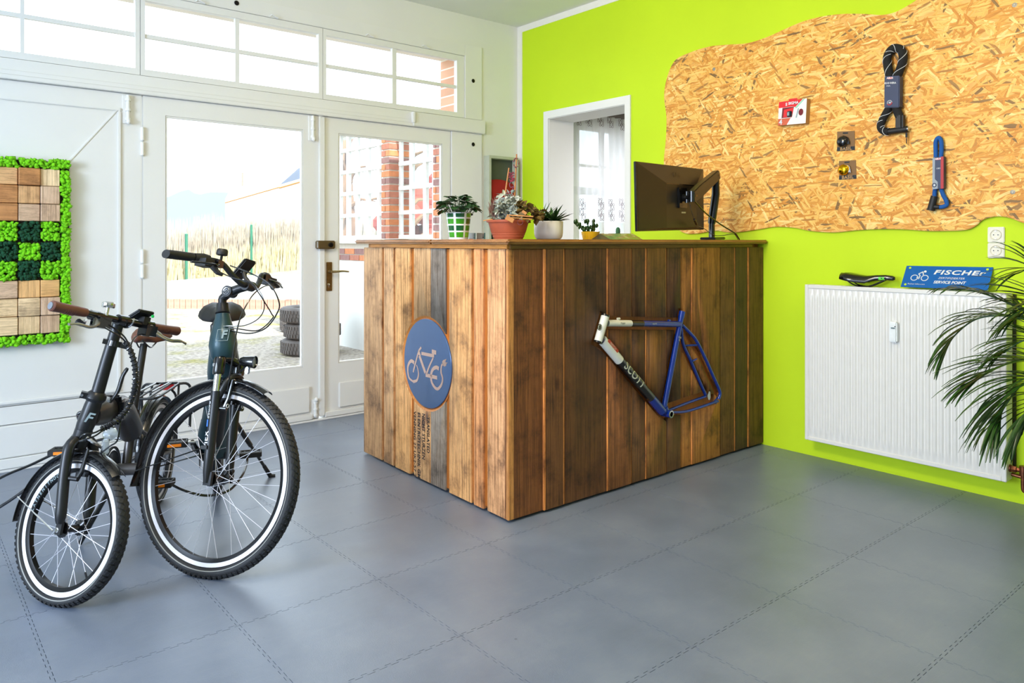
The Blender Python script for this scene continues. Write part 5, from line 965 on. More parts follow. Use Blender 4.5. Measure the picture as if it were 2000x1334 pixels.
for o, path, r in ((sl, up_, 0.0222), (s2, dn_, 0.0202)):
    h1 = []; T = spline(path[::3], 8)
    for ph in (0, math.pi):
        h1 = []
        for i in range(len(T)):
            t = (T[min(i+1, len(T)-1)]-T[max(i-1, 0)]).normalized(); x, y = perp(t); a = i*0.145+ph; h1.append(T[i]+x*(r*math.cos(a))+y*(r*math.sin(a)))
        build(MB().tube(h1, 0.0013, 6), 'reflex_thread', M_wht, o)
build(MB().box((wp(1761, 224, .028)+wp(1756, 252, .028))/2, (0.045, 0.040, 0.085), (V(1, 0, 0), V(0, 1, 0), V(0, 0, 1))), 'lock_body', M_plastic, cl, bevel=0.010)
lkb = build(MB().cyl(wp(1735, 257, .026), wp(1772, 252, .026), 0.0165, seg=18), 'lock_bolt', M_plastic, cl); build(MB().cyl(wp(1771, 252, .026), wp(1775, 251.5, .026), 0.012, seg=16), 'key_socket', M_steel, lkb)
build(MB().box(wp(1770.5, 264, .02), (0.006, 0.010, 0.026)).box(wp(1770.5, 275, .02), (0.002, 0.005, 0.030)), 'key', M_gblk, cl, bevel=0.001)
lq = Quad([wp(1727, 149, .056), wp(1757, 147.5, .056), wp(1756.5, 209.5, .056), wp(1726.5, 210.5, .056)], (-1, 0, 0)); c = lq.c
build(MB().add(c+[p+V(0.045, 0, 0) for p in c], [(0, 1, 2, 3), (7, 6, 5, 4), (0, 4, 5, 1), (1, 5, 6, 2), (2, 6, 7, 3), (3, 7, 4, 0)]), 'label', M_navy, cl, bevel=0.004)
lq.poly([(0.38+0.20*math.cos(t), 0.065+0.036*math.sin(t)) for t in [k*math.pi/8 for k in range(16)]], mat('logo_red', (0.82, 0.22, 0.24), 0.5), 'logo_oval', cl, 0.0008)
q = MB(); letters(q, 'ABUS', 0.014, lq(0.38, 0.065, 0.0014), c[1]-c[0], c[0]-c[3], bold=0.0003); letters(q, '8210 IVERA', 0.0125, lq(0.40, 0.225, 0.0012), c[1]-c[0], c[0]-c[3], bold=0.0003); letters(q, 'chain', 0.010, lq(0.28, 0.31, 0.0012), c[1]-c[0], c[0]-c[3]); q2 = MB(); letters(q2, '10', 0.013, lq(0.37, 0.845, 0.0012), c[1]-c[0], c[0]-c[3], bold=0.0004); build(q2, 'level_number', M_wht, cl, fix=False)
build(q, 'lettering', M_wht, cl, fix=False); build(MB().torus(lq(0.37, 0.845, 0.0012), (1, 0, 0), 0.012, 0.0012, 24, 6), 'level_ring', M_wht, cl); build(MB().torus(lq(0.37, 0.845, 0.0015), (1, 0, 0), 0.012, 0.0016, 16, 6, a0=1.6, a1=4.2, x=(0, 0, 1)), 'level_arc', M_red, cl)
# blue strap lock
M_bstrap = mat('blue_strap', (0.06, 0.33, 0.62), 0.8, bump=0.5, bscale=600); bl = empty('strap_lock', wp(1832, 412, 0.02), 'blue textile strap lock with a red and navy label on the chipboard', 'bicycle lock')
build(MB().tube(spline([wp(1828, 312, .018), wp(1827.5, 290, .018), wp(1828, 276, .018), wp(1833, 269, .018), wp(1838, 275, .018), wp(1839, 292, .018), wp(1837, 312, .018)], 6), 0.0105, 12), 'strap', M_bstrap, bl)
build(MB().tube(spline([wp(1827, 365, .018), wp(1825.5, 376, .018), wp(1825, 386, .018)], 5), 0.0105, 12), 'strap', M_bstrap, bl); build(MB().tube(spline([wp(1837, 365, .018), wp(1842, 380, .018), wp(1848, 392, .018), wp(1849, 400, .018), wp(1842, 403.5, .018), wp(1834, 404.5, .018)], 6), 0.0105, 12), 'strap', M_bstrap, bl)
lb_ = build(MB().cyl(wp(1825, 383, .020), wp(1818, 411, .020), 0.0165, 0.0185, 18).cyl(wp(1822, 404, .02), wp(1835, 404.5, .02), 0.012, seg=14), 'lock_body', M_plastic, bl)
lq = Quad([wp(1821.5, 307.5, .040), wp(1843, 305.5, .040), wp(1843, 368.5, .040), wp(1821, 370, .040)], (-1, 0, 0)); c = lq.c; M_lgrey = mat('label_grey', (0.56, 0.60, 0.64), 0.5)
build(MB().add(c+[p+V(0.034, 0, 0) for p in c], [(0, 1, 2, 3), (7, 6, 5, 4), (0, 4, 5, 1), (1, 5, 6, 2), (2, 6, 7, 3), (3, 7, 4, 0)]), 'label', M_navy, bl, bevel=0.002)
lq.poly([(0, 0.02), (0.22, 0.01), (0.22, 0.68), (0.48, 0.78), (0.48, 0.99), (0, 1)], M_lgrey, 'grey_print', bl, 0.0006); lq.poly([(0.74, 0), (1, 0), (1, 0.99), (0.74, 1.0)], M_dkred if False else mat('label_red', (0.66, 0.08, 0.12), 0.5), 'red_print', bl, 0.0006); lq.poly([(0.28, 0.03), (0.70, 0.03), (0.70, 0.09), (0.28, 0.09)], mat('logo_red', (0.82, 0.22, 0.24), 0.5), 'logo_oval', bl, 0.0008)
q = MB(); letters(q, 'ABUS', 0.012, lq(0.49, 0.06, 0.0012), c[1]-c[0], c[0]-c[3], bold=0.0003); letters(q, '1385', 0.010, lq(0.52, 0.36, 0.0012), c[1]-c[0], c[0]-c[3]); letters(q, '6', 0.014, lq(0.18, 0.87, 0.0012), c[1]-c[0], c[0]-c[3], bold=0.0005); build(q, 'lettering', M_wht, bl, fix=False); build(MB().torus(lq(0.18, 0.87, 0.001), (1, 0, 0), 0.009, 0.002, 20, 6), 'level_ring', M_navy, bl)
# ================================================================== SOCKETS, RADIATOR
M_ivory = mat('ivory_plastic', (0.86, 0.84, 0.76), 0.35)
for v0, v1, lab in ((443.5, 474, 'ivory wall socket directly below the chipboard, upper of two'), (474.4, 504.5, 'ivory wall socket below its twin and above the blue sign')):
    a, b = onx(1930, v0, XG), onx(1963, v1, XG); cy, cz_ = (a.y+b.y)/2, (a.z+b.z)/2; w, h = abs(a.y-b.y), a.z-b.z
    s = tag(build(MB().bb(XG-0.010, XG-0.0005, cy-w/2, cy+w/2, cz_-h/2+0.0004, cz_+h/2-0.0004), 'wall_socket', M_ivory, bevel=0.003), lab, 'socket')
    build(MB().lathe([(0.0215, 0.001), (0.0205, 0.0014), (0.0195, -0.0075), (0.0, -0.0075)][::-1], V(XG-0.010, cy, cz_), (-1, 0, 0), 32, cap=False).lathe([(0.0255, 0.0), (0.0245, 0.0035), (0.0215, 0.001)], V(XG-0.010, cy, cz_), (-1, 0, 0), 32, cap=False), 'socket_insert', M_ivory, s)
    for k in (-1, 1): build(MB().cyl(V(XG-0.0112, cy+k*0.0095, cz_), V(XG-0.0118, cy+k*0.0095, cz_), 0.0026, seg=12), 'pin_hole', M_gblk, s)
    for k in (-1, 1): build(MB().box(V(XG-0.012, cy, cz_+k*0.019), (0.003, 0.007, 0.003)), 'earth_clip', M_steel, s)
M_rad = mat('radiator_enamel', (0.875, 0.87, 0.85), 0.35, var=0.015, coat=0.2)
XRF = XG-0.115; ra, rb2 = onx(1571.5, 858, XRF), onx(1966, 572, XRF); ry0, ry1, rz0, rz1 = onx(1965.5, 900, XRF).y, ra.y, ra.z, onx(1573, 555.5, XRF).z
rd = empty('radiator', (XRF+0.05, (ry0+ry1)/2, rz0), 'white ribbed panel radiator mounted on the lime green wall', 'radiator')
ny, nz_ = 31*8, 40; W_ = ry1-ry0; mg = 0.020; G = []
for j in range(nz_+1):
    z = rz0+0.022+(rz1-rz0-0.044)*j/nz_; row = []
    for i in range(ny+1):
        y = ry0+mg+(W_-2*mg)*i/ny; ph = (i/8) % 1.0; e = min(1, max(0, (z-rz0-0.040)/0.016))*min(1, max(0, (rz1-0.040-z)/0.016))
        d = 0.0080*e*max(0, min(1, (0.5-abs(ph-0.5))*7-0.9)); row.append(V(XRF+0.006-d, y, z))
    G.append(row)
build(MB().grid(G), 'ribbed_front', M_rad, rd, fix=False, angle=60)
cv = MB(); cv.bb(XRF, XRF+0.085, ry0, ry0+mg+0.001, rz0, rz1).bb(XRF, XRF+0.085, ry1-mg-0.001, ry1, rz0, rz1).bb(XRF, XRF+0.012, ry0+mg, ry1-mg, rz1-0.022, rz1).bb(XRF, XRF+0.012, ry0+mg, ry1-mg, rz0, rz0+0.022).bb(XRF+0.02, XRF+0.085, ry0+mg, ry1-mg, rz0+0.01, rz1-0.02)
build(cv, 'casing', M_rad, rd, bevel=0.003, bseg=1)
tg = MB(); tg.bb(XRF+0.012, XRF+0.018, ry0+mg, ry1-mg, rz1-0.010, rz1-0.002).bb(XRF+0.078, XRF+0.085, ry0+mg, ry1-mg, rz1-0.010, rz1-0.002)
n = 46
for i in range(n): tg.bb(XRF+0.018, XRF+0.078, ry0+mg+(W_-2*mg)*i/n+0.002, ry0+mg+(W_-2*mg)*i/n+0.008, rz1-0.008, rz1-0.003)
build(tg, 'top_grille', M_rad, rd, smooth=False)
a, b = onx(1737, 628, XRF-0.02), onx(1752, 669, XRF-0.02); hm = build(MB().bb(XRF-0.026, XRF+0.004, b.y, a.y, b.z, a.z), 'heat_meter', mat('meter_white', (0.90, 0.92, 0.92), 0.35), rd, bevel=0.005)
p = onx(1744, 641, XRF-0.0265); build(MB().box(p, (0.001, 0.022, 0.008)), 'meter_display', M_logo, hm); q = MB(); letters(q, '0.00', 0.008, p+V(-0.0008, 0, 0), (0, -1, 0), (0, 0, 1)); build(q, 'meter_digits', M_gblk, hm, fix=False); build(MB().lathe([(0.003, 0), (0.003, 0.001)], onx(1748, 638, XRF-0.0262), (-1, 0, 0), 10), 'meter_sensor', M_gblk, hm)
M_cu = mat('copper_pipe', (0.50, 0.30, 0.21), 0.35, 0.85, var=0.3, vscale=40)
vz = rz0+0.060; v0 = V(XRF+0.045, ry0-0.0, vz)
vl = build(MB().lathe([(0.018, 0.0), (0.018, 0.006)], v0, (0, -1, 0), 16).lathe([(0.014, 0.006), (0.016, 0.010), (0.016, 0.028), (0.011, 0.032), (0.010, 0.05)], v0, (0, -1, 0), 6).cyl(v0+V(0, -0.055, 0.022), v0+V(0, -0.055, -0.02), 0.0155, seg=14), 'valve', M_cu, rd)
build(MB().tube(spline([v0+V(0, -0.055, -0.02), v0+V(0, -0.055, -0.075), v0+V(0.002, -0.060, -0.095), v0+V(0.010, -0.085, -0.100), v0+V(0.03, -0.16, -0.095), v0+V(0.05, -0.4, -0.09)], 5), 0.0095, 12), 'supply_pipe', M_cu, rd)
build(MB().tube([v0+V(0.03, 0.005, -0.035), v0+V(0.035, -0.05, -0.042), v0+V(0.04, -0.4, -0.05)], 0.0090, 12), 'return_pipe', M_cu, rd)
pz0, pz1 = onx(1981, 925, XG-0.008).z, onx(1981, 600, XG-0.008).z; pp = onx(1981, 700, XG-0.012)
tag(build(MB().bb(XG-0.012, XG-0.0005, pp.y-0.006, pp.y+0.006, 0.16, 1.0), 'shadow_strip', mat('shadow_brown', (0.20, 0.20, 0.06), 0.6), smooth=False), 'narrow dark strip standing in for a shadow line on the green wall beside the radiator', 'shadow strip')  # shadow line on the wall, drawn as a dark strip
# saddle and sign on the radiator
sx = XRF+0.045; sa, sb_ = onx(1645, 545, sx), onx(1747, 547, sx); L_ = abs(sa.y-sb_.y)
sd0 = empty('bicycle_saddle', (sx, (sa.y+sb_.y)/2, rz1), 'slim black racing saddle lying on top of the radiator', 'saddle')
sdm = saddle(sd0, V(sx, (sa.y+sb_.y)/2, rz1+0.0675), V(0.05, -1, 0.0), V(-1, -0.05, 0), L_, 0.125, M_gblk, name='seat', thick=0.044)
q = MB(); letters(q, 'SLR', 0.020, onx(1722, 544, sx-0.025)+V(-0.004, 0, 0.0), (0, -1, 0), (0, 0, 1), bold=0.0012); build(q, 'logo', mat('logo_lime', (0.35, 0.85, 0.12), 0.5), sd0, fix=False)
M_sblue = mat('sign_blue', (0.02, 0.36, 0.66), 0.35, var=0.03)
bx0, bx1 = XRF+0.035, XRF+0.112; qc = [onx(1771, 519, bx1), onx(1940, 522, bx1), onx(1929.5, 567, bx0), onx(1759, 560, bx0)]
zb = rz1+0.001; dzz = zb-(qc[2].z+qc[3].z)/2; nn = (qc[1]-qc[0]).cross(qc[3]-qc[0]).normalized(); nn = nn if nn.x < 0 else -nn; Q = Quad(qc, nn)
sg2 = empty('shop_sign', (qc[2]+qc[3])/2, 'blue sign board with white lettering leaning on the wall above the radiator', 'sign')
build(MB().add(qc+[p-nn*0.003 for p in qc], [(0, 1, 2, 3), (7, 6, 5, 4), (0, 4, 5, 1), (1, 5, 6, 2), (2, 6, 7, 3), (3, 7, 4, 0)]), 'panel', M_sblue, sg2, smooth=False)
qx, qy = (qc[1]-qc[0]).normalized(), (qc[0]-qc[3]); qy = (qy-qx*qy.dot(qx)).normalized()
for a, b in ((0.05, 0.10), (0.945, 0.10), (0.05, 0.88)): build(MB().lathe([(0.006, 0), (0.006, 0.0006), (0, 0.0006)], Q(a, b), nn, 16), 'drill_hole', M_green, sg2)
q = MB(); letters(q, 'FISCHEr', 0.037, Q(0.635, 0.29, 0.001), qx, qy, bold=0.0011, shear=0.2, spacing=1.12, sx=1.62); letters(q, 'SERVICE POINT', 0.0225, Q(0.56, 0.735, 0.001), qx, qy, bold=0.0006, shear=0.15, sx=0.95); letters(q, 'ZERTIFIZIERTER', 0.0165, Q(0.57, 0.545, 0.001), qx, qy, shear=0.2, sx=1.05); letters(q, 'fischer-bike.com', 0.0115, Q(0.18, 0.85, 0.001), qx, qy, sx=1.1)
for a, b in ((0.137, 0.56), (0.262, 0.56)): q.torus(Q(a, b, 0.001), nn, 0.0165, 0.0022, 28, 6)
def ln(P, w):
    for i in range(len(P)-1): q.tube([Q(*P[i], 0.001), Q(*P[i+1], 0.001)], w, 6)
ln([(0.165, 0.56), (0.172, 0.55)], 0.004); ln([(0.192, 0.62), (0.200, 0.46), (0.178, 0.38), (0.222, 0.28), (0.238, 0.43)], 0.0028); q.lathe([(0.0065, 0), (0.0065, 0.001), (0, 0.001)], Q(0.248, 0.26), nn, 16); build(q, 'lettering', M_wht, sg2, fix=False)
# ================================================================== MOSS PICTURE
mp = empty('moss_picture', (0.5, YD-0.03, 0.68), 'wall picture of wood blocks and moss squares with a light green moss border', 'picture')
px0 = 0.4641-0.103*2; cols = [px0, px0+0.103, 0.4515, 0.5449, 0.6483, 0.7427]; cols = [0.132, 0.235, 0.338, 0.4415, 0.5449, 0.6483, 0.7427]
rows = [1.658, 1.5613, 1.4613, 1.3642, 1.2529, 1.1472, 1.0415, 0.9444, 0.8445, 0.7446]; yb = YD-0.03
build(MB().bb(0.09, 0.79, yb, YD-0.013, 0.70, 1.70), 'backing', mat('dark_backing', (0.15, 0.12, 0.08), 0.9), mp, smooth=False)
W_blk = [wood_mat('block_up', 2, None, 0.6, 0.62, 0.8), wood_mat('block_across', 0, None, 0.6, 0.62, 0.8)]
def ico(sub=1):
    bm = bmesh.new(); bmesh.ops.create_icosphere(bm, subdivisions=sub, radius=1); v = np.array([x.co[:] for x in bm.verts]); f = [tuple(q.index for q in p.verts) for p in bm.faces]; bm.free(); return v, f
IV, IF = ico(1)
def blobs(mb, P, r0, r1):
    for p in P:
        r = random.uniform(r0, r1); a = rng.normal(size=(3, 3)); qm, _ = np.linalg.qr(a); v = (IV*(1+0.22*rng.normal(size=(len(IV), 1))))@qm*r*np.array([1, 0.9, 1]); mb.add([(p[0]+x[0], p[1]+x[1], p[2]+x[2]) for x in v], IF)
M_moss = mat('moss_light', (0.47, 0.80, 0.05), 0.95, var=0.25, vscale=60); M_mossd = mat('moss_dark', (0.05, 0.27, 0.16), 0.95, var=0.3, vscale=60)
wc = [(0.95, 0.79, 0.60), (0.92, 0.73, 0.52), (0.97, 0.85, 0.67), (0.82, 0.58, 0.36), (0.94, 0.74, 0.49), (0.88, 0.75, 0.63)]
for r in range(9):
    for c in range(6):
        x0, x1, z1, z0 = cols[c], cols[c+1], rows[r], rows[r+1]
        if 3 <= r < 6:
            mb = MB(); P = [(random.uniform(x0+0.006, x1-0.006), yb-random.uniform(0.004, 0.030), random.uniform(z0+0.006, z1-0.006)) for k in range(130)]; blobs(mb, P, 0.007, 0.0125)
            lt = (r+c) % 2 == 0
            o = build(mb, 'moss_square', M_moss if lt else M_mossd, mp, fix=False, angle=180); o['kind'] = 'stuff'
        else:
            th = random.choice((0.018, 0.026, 0.034)); tl = random.uniform(-0.006, 0.006); mb = MB(); g = 0.0015
            v = [(x0+g, yb-th-tl, z0+g), (x1-g, yb-th+tl, z0+g), (x1-g, yb-th+tl*0.6, z1-g), (x0+g, yb-th-tl*0.6, z1-g)]; vv = v+[(a, yb, b) for a, _, b in v]
            mb.add(vv, [(0, 1, 2, 3), (7, 6, 5, 4), (0, 4, 5, 1), (1, 5, 6, 2), (2, 6, 7, 3), (3, 7, 4, 0)])
            o = build(mb, 'wood_block', W_blk[random.random() < 0.6], mp, bevel=0.003, bseg=1); o.color = (*lin(random.choice(wc)), random.random())
for x0, x1, z0, z1, n in ((0.08, 0.795, 1.655, 1.712, 480), (0.08, 0.795, 0.683, 0.742, 480), (0.742, 0.795, 0.742, 1.655, 620), (0.08, 0.132, 0.742, 1.655, 300)):
    mb = MB(); blobs(mb, [(random.uniform(x0+0.007, x1-0.007), yb-random.uniform(-0.004, 0.030), random.uniform(z0+0.007, z1-0.007)) for k in range(n)], 0.008, 0.014); o = build(mb, 'moss_border', M_moss, mp, fix=False, angle=180); o['kind'] = 'stuff'
# ================================================================== ON THE COUNTER
def leaf_mesh(name, L, W, curl, fold, m, tip=1.0, n=6, heart=False):
    mb = MB(); rows_ = []
    for i in range(n+1):
        t = i/n; w = W/2*(math.sin(math.pi*min(1, t**0.75*0.97+0.03))**0.8 if not heart else math.sqrt(max(0.0, 1-((t-0.40)/0.61)**2))) if i < n else 0.0006
        y = L*t; z = -curl*L*t*t; rows_.append([(-w, y - (0.12*L if heart and i == 0 else 0), z+fold*w), (-w*0.5, y, z+fold*w*0.4), (0, y, z), (w*0.5, y, z+fold*w*0.4), (w, y - (0.12*L if heart and i == 0 else 0), z+fold*w)])
    mb.grid(rows_); me = bpy.data.meshes.new(name); me.from_pydata(mb.v, [], mb.f); me.polygons.foreach_set('use_smooth', [True]*len(me.polygons)); me.materials.append(m); return me
def place(me, root, p, d, up=(0, 0, 1), s=1.0, name='leaf', roll=0.0):
    d = V(d).normalized(); x = d.cross(V(up)); x = x.normalized() if x.length > 1e-4 else V(1, 0, 0); z = x.cross(d); R = Matrix((x, d, z)).transposed() @ Matrix.Rotation(roll, 3, 'Y')
    o = bpy.data.objects.new(name, me); COL.objects.link(o); o.parent = root; o.matrix_local = Matrix.Translation(V(p)-WLOC[root.name]) @ R.to_4x4() @ Matrix.Scale(s, 4); WLOC[o.name] = WLOC[root.name]; return o
def leaf_mat(name, c, c2, rough=0.4):
    m, nt, b, N, L = nodes(name); oi = N('ShaderNodeObjectInfo'); tc = N('ShaderNodeTexCoord'); nz = N('ShaderNodeTexNoise'); nz.inputs['Scale'].default_value = 40; L(tc.outputs['Object'], nz.inputs['Vector'])
    a = N('ShaderNodeMath'); a.operation = 'ADD'; L(oi.outputs['Random'], a.inputs[0]); L(nz.outputs['Fac'], a.inputs[1]); h = N('ShaderNodeMath'); h.operation = 'MULTIPLY'; L(a.outputs[0], h.inputs[0]); h.inputs[1].default_value = 0.5
    L(ramp(nt, h.outputs[0], [(0.2, c), (0.8, c2)]), b.inputs['Base Color']); b.inputs['Roughness'].default_value = rough; b.inputs['Subsurface Weight'].default_value = 0.0
    return m
def on_top(u, fwd, z=ZTOP): p = atd(u, 470, fwd); return V(p.x, p.y, z)
# --- checkered pot with heart-leaved plant
M_ceram = mat('white_ceramic', (0.92, 0.92, 0.92), 0.2, coat=0.4, var=0.02); M_soil = mat('soil', (0.16, 0.11, 0.07), 0.95, bump=0.8, bscale=120)
c = on_top(895.5, 3.72); pt = empty('potted_plant', c, 'leafy dark green plant in a white pot with green squares', 'plant')
k = 3.72/F_PX; prof = [(0.0, 0), (18*k, 0), (18.5*k, 0.003), (24.5*k, 49*k), (25*k, 52*k), (23*k, 52*k), (22*k, 46*k), (0, 46*k)]
pot = build(MB().lathe(prof, c, (0, 0, 1), 40), 'pot', M_ceram, pt); build(MB().lathe([(0, 46.5*k), (22*k, 46.5*k)], c, (0, 0, 1), 30), 'soil', M_soil, pt)
gr_ = [(0.22, 0.55, 0.08), (0.03, 0.38, 0.34), (0.50, 0.76, 0.18), (0.08, 0.33, 0.16), (0.30, 0.45, 0.08), (0.10, 0.48, 0.42)]
view = math.atan2(-c.y, -c.x)
for r in range(4):
    for s in range(7):
        a0 = view-0.22+s*2*math.pi/7; a1 = a0+0.70; h0, h1 = (4+r*13)*k, (14+r*13)*k
        if h1 > 51*k: h1 = 50.5*k
        P = []
        for hh in (h0, h1):
            rr = 18.5*k+(24.5-18.5)*k*(hh/(49*k))+0.0006; P.append([c+V(rr*math.cos(a0+(a1-a0)*t/5), rr*math.sin(a0+(a1-a0)*t/5), hh) for t in range(6)])
        build(MB().grid(P), 'glazed_square', mat('glaze_%d' % ((r*3+s*2+r*s) % 6), gr_[(r*3+s*2+r*s) % 6], 0.2, coat=0.4, var=0.12, vscale=90), pot, fix=False)
M_leafd = leaf_mat('dark_leaf', (0.06, 0.17, 0.07), (0.15, 0.31, 0.11), 0.45); lm = leaf_mesh('leaf', 0.044, 0.044, 0.22, 0.25, M_leafd, heart=True)
sm = MB(); tops = []
for i in range(64):
    a = i*2.39996; rr = 0.010+0.082*math.sqrt(i/64); hh = 52*k+0.075*(1-(rr/0.10)**1.6)+random.uniform(-0.008, 0.012); p = c+V(rr*math.cos(a), rr*math.sin(a), hh); out = V(math.cos(a), math.sin(a), max(-0.15, 0.65-rr*9)+random.uniform(-0.25, 0.3))
    sm.tube([c+V(0.02*math.cos(a), 0.02*math.sin(a), 47*k), (c+p)/2+V(0, 0, 0.03), p], 0.0013, 5); place(lm, pt, p, out, s=random.uniform(0.75, 1.1), roll=random.uniform(-0.4, 0.4))
o = build(sm, 'stems', M_leafd, pt); o['kind'] = 'stuff'
# --- two small cartons
M_teal2 = mat('carton_teal', (0.10, 0.60, 0.58), 0.5)
for u0, u1, fw, lab in ((916, 928.5, 3.86, 'narrow white carton with barcode beside the checkered pot'), (931, 947.5, 3.86, 'wider white carton with barcode beside the terracotta bowl')):
    a, b = on_top(u0, fw), on_top(u1, fw); d = (b-a); w = d.length; d.normalize(); nn2 = V(d.y, -d.x, 0); h = 13*fw/F_PX; r = empty('small_carton', (a+b)/2, lab, 'box')
    build(MB().box((a+b)/2-nn2*0.012+V(0, 0, h/2), (w, 0.024, h), (d, nn2, Zv)), 'carton', M_pw, r, bevel=0.0008, bseg=1)
    build(MB().box(b-d*(w*0.05)+V(0, 0, h/2)+nn2*0.0004, (w*0.10, 0.0006, h), (d, nn2, Zv)), 'teal_edge', M_teal2, r); br = MB()
    for i in range(6): br.box(b-d*(w*0.22)+V(0, 0, h*(0.22+i*0.11))+nn2*0.0005, (w*0.2, 0.0006, h*random.choice((0.03, 0.05, 0.07))), (d, nn2, Zv))
    build(br, 'barcode', M_gblk, r); build(MB().box(a+d*(w*0.3)+V(0, 0, 0.002)+nn2*0.0004, (w*0.6, 0.0006, 0.003), (d, nn2, Zv)), 'red_line', M_red, r)
# --- terracotta bowl
c = on_top(993, 3.80); k = 3.80/F_PX; tb = empty('planted_bowl', c, 'terracotta bowl with silvery and brown foliage and two bamboo sticks', 'planter')
M_terra = mat('terracotta', (0.66, 0.33, 0.22), 0.6, var=0.08, vscale=30)
bowl = build(MB().lathe([(0, 0), (28*k, 0), (28.5*k, 2*k), (31*k, 6*k), (30.6*k, 7*k), (32.6*k, 10.5*k), (32.2*k, 11.5*k), (34*k, 14*k), (39.5*k, 33*k), (43*k, 33.5*k), (43.5*k, 37.5*k), (40*k, 38*k), (37*k, 31*k), (0, 31*k)], c, (0, 0, 1), 48), 'bowl', M_terra, tb)
build(MB().lathe([(0, 33*k), (38*k, 33*k)], c, (0, 0, 1), 30), 'soil', M_soil, tb)
M_bam = mat('bamboo', (0.66, 0.42, 0.18), 0.45, var=0.15)
def cp(u, v, fw=3.80): return atd(u, v, fw)
for a, b, nodes_ in (((986, 384), (994, 328), (360,)), ((1005, 388), (1009, 301), (345, 366))):
    A, Bq = cp(*a), cp(*b); mb = MB().tube([A, Bq], [0.0042, 0.0036], 10)
    for v in nodes_: t = (a[1]-v)/(a[1]-b[1]); mb.torus(A+(Bq-A)*t, Bq-A, 0.004, 0.0012, 14, 6)
    build(mb, 'bamboo_stick', M_bam, tb)
M_pink = mat('dried_pink', (0.50, 0.16, 0.24), 0.8, var=0.3); M_wire = mat('purple_wire', (0.45, 0.33, 0.45), 0.4)
mb = MB()
for i in range(26): a = random.uniform(0, 6.28); q = cp(1008+5*math.cos(a), 318+9*math.sin(a), 3.795); mb.ell(q, (0.0035, 0.0035, 0.0035), seg=6, rings=4)
o = build(mb, 'berry_ring', mat('berry', (0.42, 0.20, 0.27), 0.6), tb); o['kind'] = 'stuff'
mb = MB(); blobs(mb, [tuple(cp(random.uniform(993, 1004), random.uniform(336, 354), 3.79)) for i in range(34)], 0.003, 0.006); o = build(mb, 'dried_flower', M_pink, tb, fix=False); o['kind'] = 'stuff'
build(MB().tube(spline([cp(1004, 352), cp(996, 358), cp(997, 366), cp(1004, 364), cp(1000, 371), cp(994, 377), cp(1000, 384), cp(1004, 392)], 6), 0.0013, 6), 'curled_wire', M_wire, tb); build(MB().torus(cp(1016, 434, 3.68), ray(1016, 434), 0.013, 0.0007, 24, 5), 'wire_loop', M_wire, tb)
build(MB().box(cp(1000, 390, 3.86), (0.075, 0.003, 0.04), (V(XR, YR, 0), V(XF, YF, 0), Zv)), 'label_card', M_pw, tb); q = MB(); letters(q, 'HEIDE', 0.018, cp(1000, 390, 3.857), V(XR, YR, 0), Zv); build(q, 'label_print', mat('violet_ink', (0.4, 0.35, 0.65), 0.6), tb, fix=False)
M_silver = leaf_mat('silver_leaf', (0.56, 0.60, 0.55), (0.80, 0.82, 0.78), 0.8); M_brownl = leaf_mat('brown_leaf', (0.26, 0.20, 0.08), (0.48, 0.38, 0.15), 0.6); M_heather = leaf_mat('heather', (0.42, 0.30, 0.27), (0.60, 0.46, 0.42), 0.8)
l1 = leaf_mesh('silver_leaf', 0.034, 0.017, 0.3, 0.5, M_silver); l2 = leaf_mesh('brown_leaf', 0.036, 0.028, 0.4, 0.3, M_brownl); l3 = leaf_mesh('twig', 0.045, 0.005, 0.1, 0.5, M_heather)
for i in range(150):
    t = random.random(); u = 962+t*44+random.uniform(-4, 4); v = random.uniform(388, 424)-(18*(1-abs(t-0.65)) if random.random() < 0.5 else 0)+8*(1-t); place(l1, tb, cp(u, v, 3.72+random.uniform(0, 0.10)), (random.uniform(-1, 1), random.uniform(-1, 0.4), random.uniform(-0.4, 1)), s=random.uniform(0.7, 1.2), name='silver_leaf', roll=random.uniform(-1, 1))
for i in range(140): u = random.uniform(1004, 1058); place(l2, tb, cp(u, random.uniform(393+abs(u-1018)*0.5, 430), 3.72+random.uniform(0, 0.12)), (random.uniform(-0.6, 1), random.uniform(-1, 0.5), random.uniform(-0.5, 0.9)), s=random.uniform(0.6, 1.1), name='brown_leaf', roll=random.uniform(-1, 1))
for i in range(36): u = random.uniform(956, 976); place(l3, tb, cp(u, random.uniform(405, 432), 3.74+random.uniform(0, 0.08)), (random.uniform(-0.35, 0.2), random.uniform(-0.3, 0.2), 1), s=random.uniform(0.8, 1.4), name='heather_twig')
M_chip = mat('wood_chip', (0.72, 0.50, 0.28), 0.7, var=0.2)
for (u0, v0, u1, v1, w) in ((988, 424, 1003, 432, 0.022), (990, 420, 1042, 423, 0.006), (996, 425, 1040, 428, 0.004), (944, 431, 962, 428, 0.005), (1020, 412, 1028, 418, 0.014)):
    a, b = cp(u0, v0, 3.66), cp(u1, v1, 3.66); d = (b-a).normalized(); y = V(XF, YF, 0); build(MB().box((a+b)/2, ((b-a).length, 0.004, w), (d, y, d.cross(y))), 'wood_chip', M_chip, tb, bevel=0.0008, bseg=1)
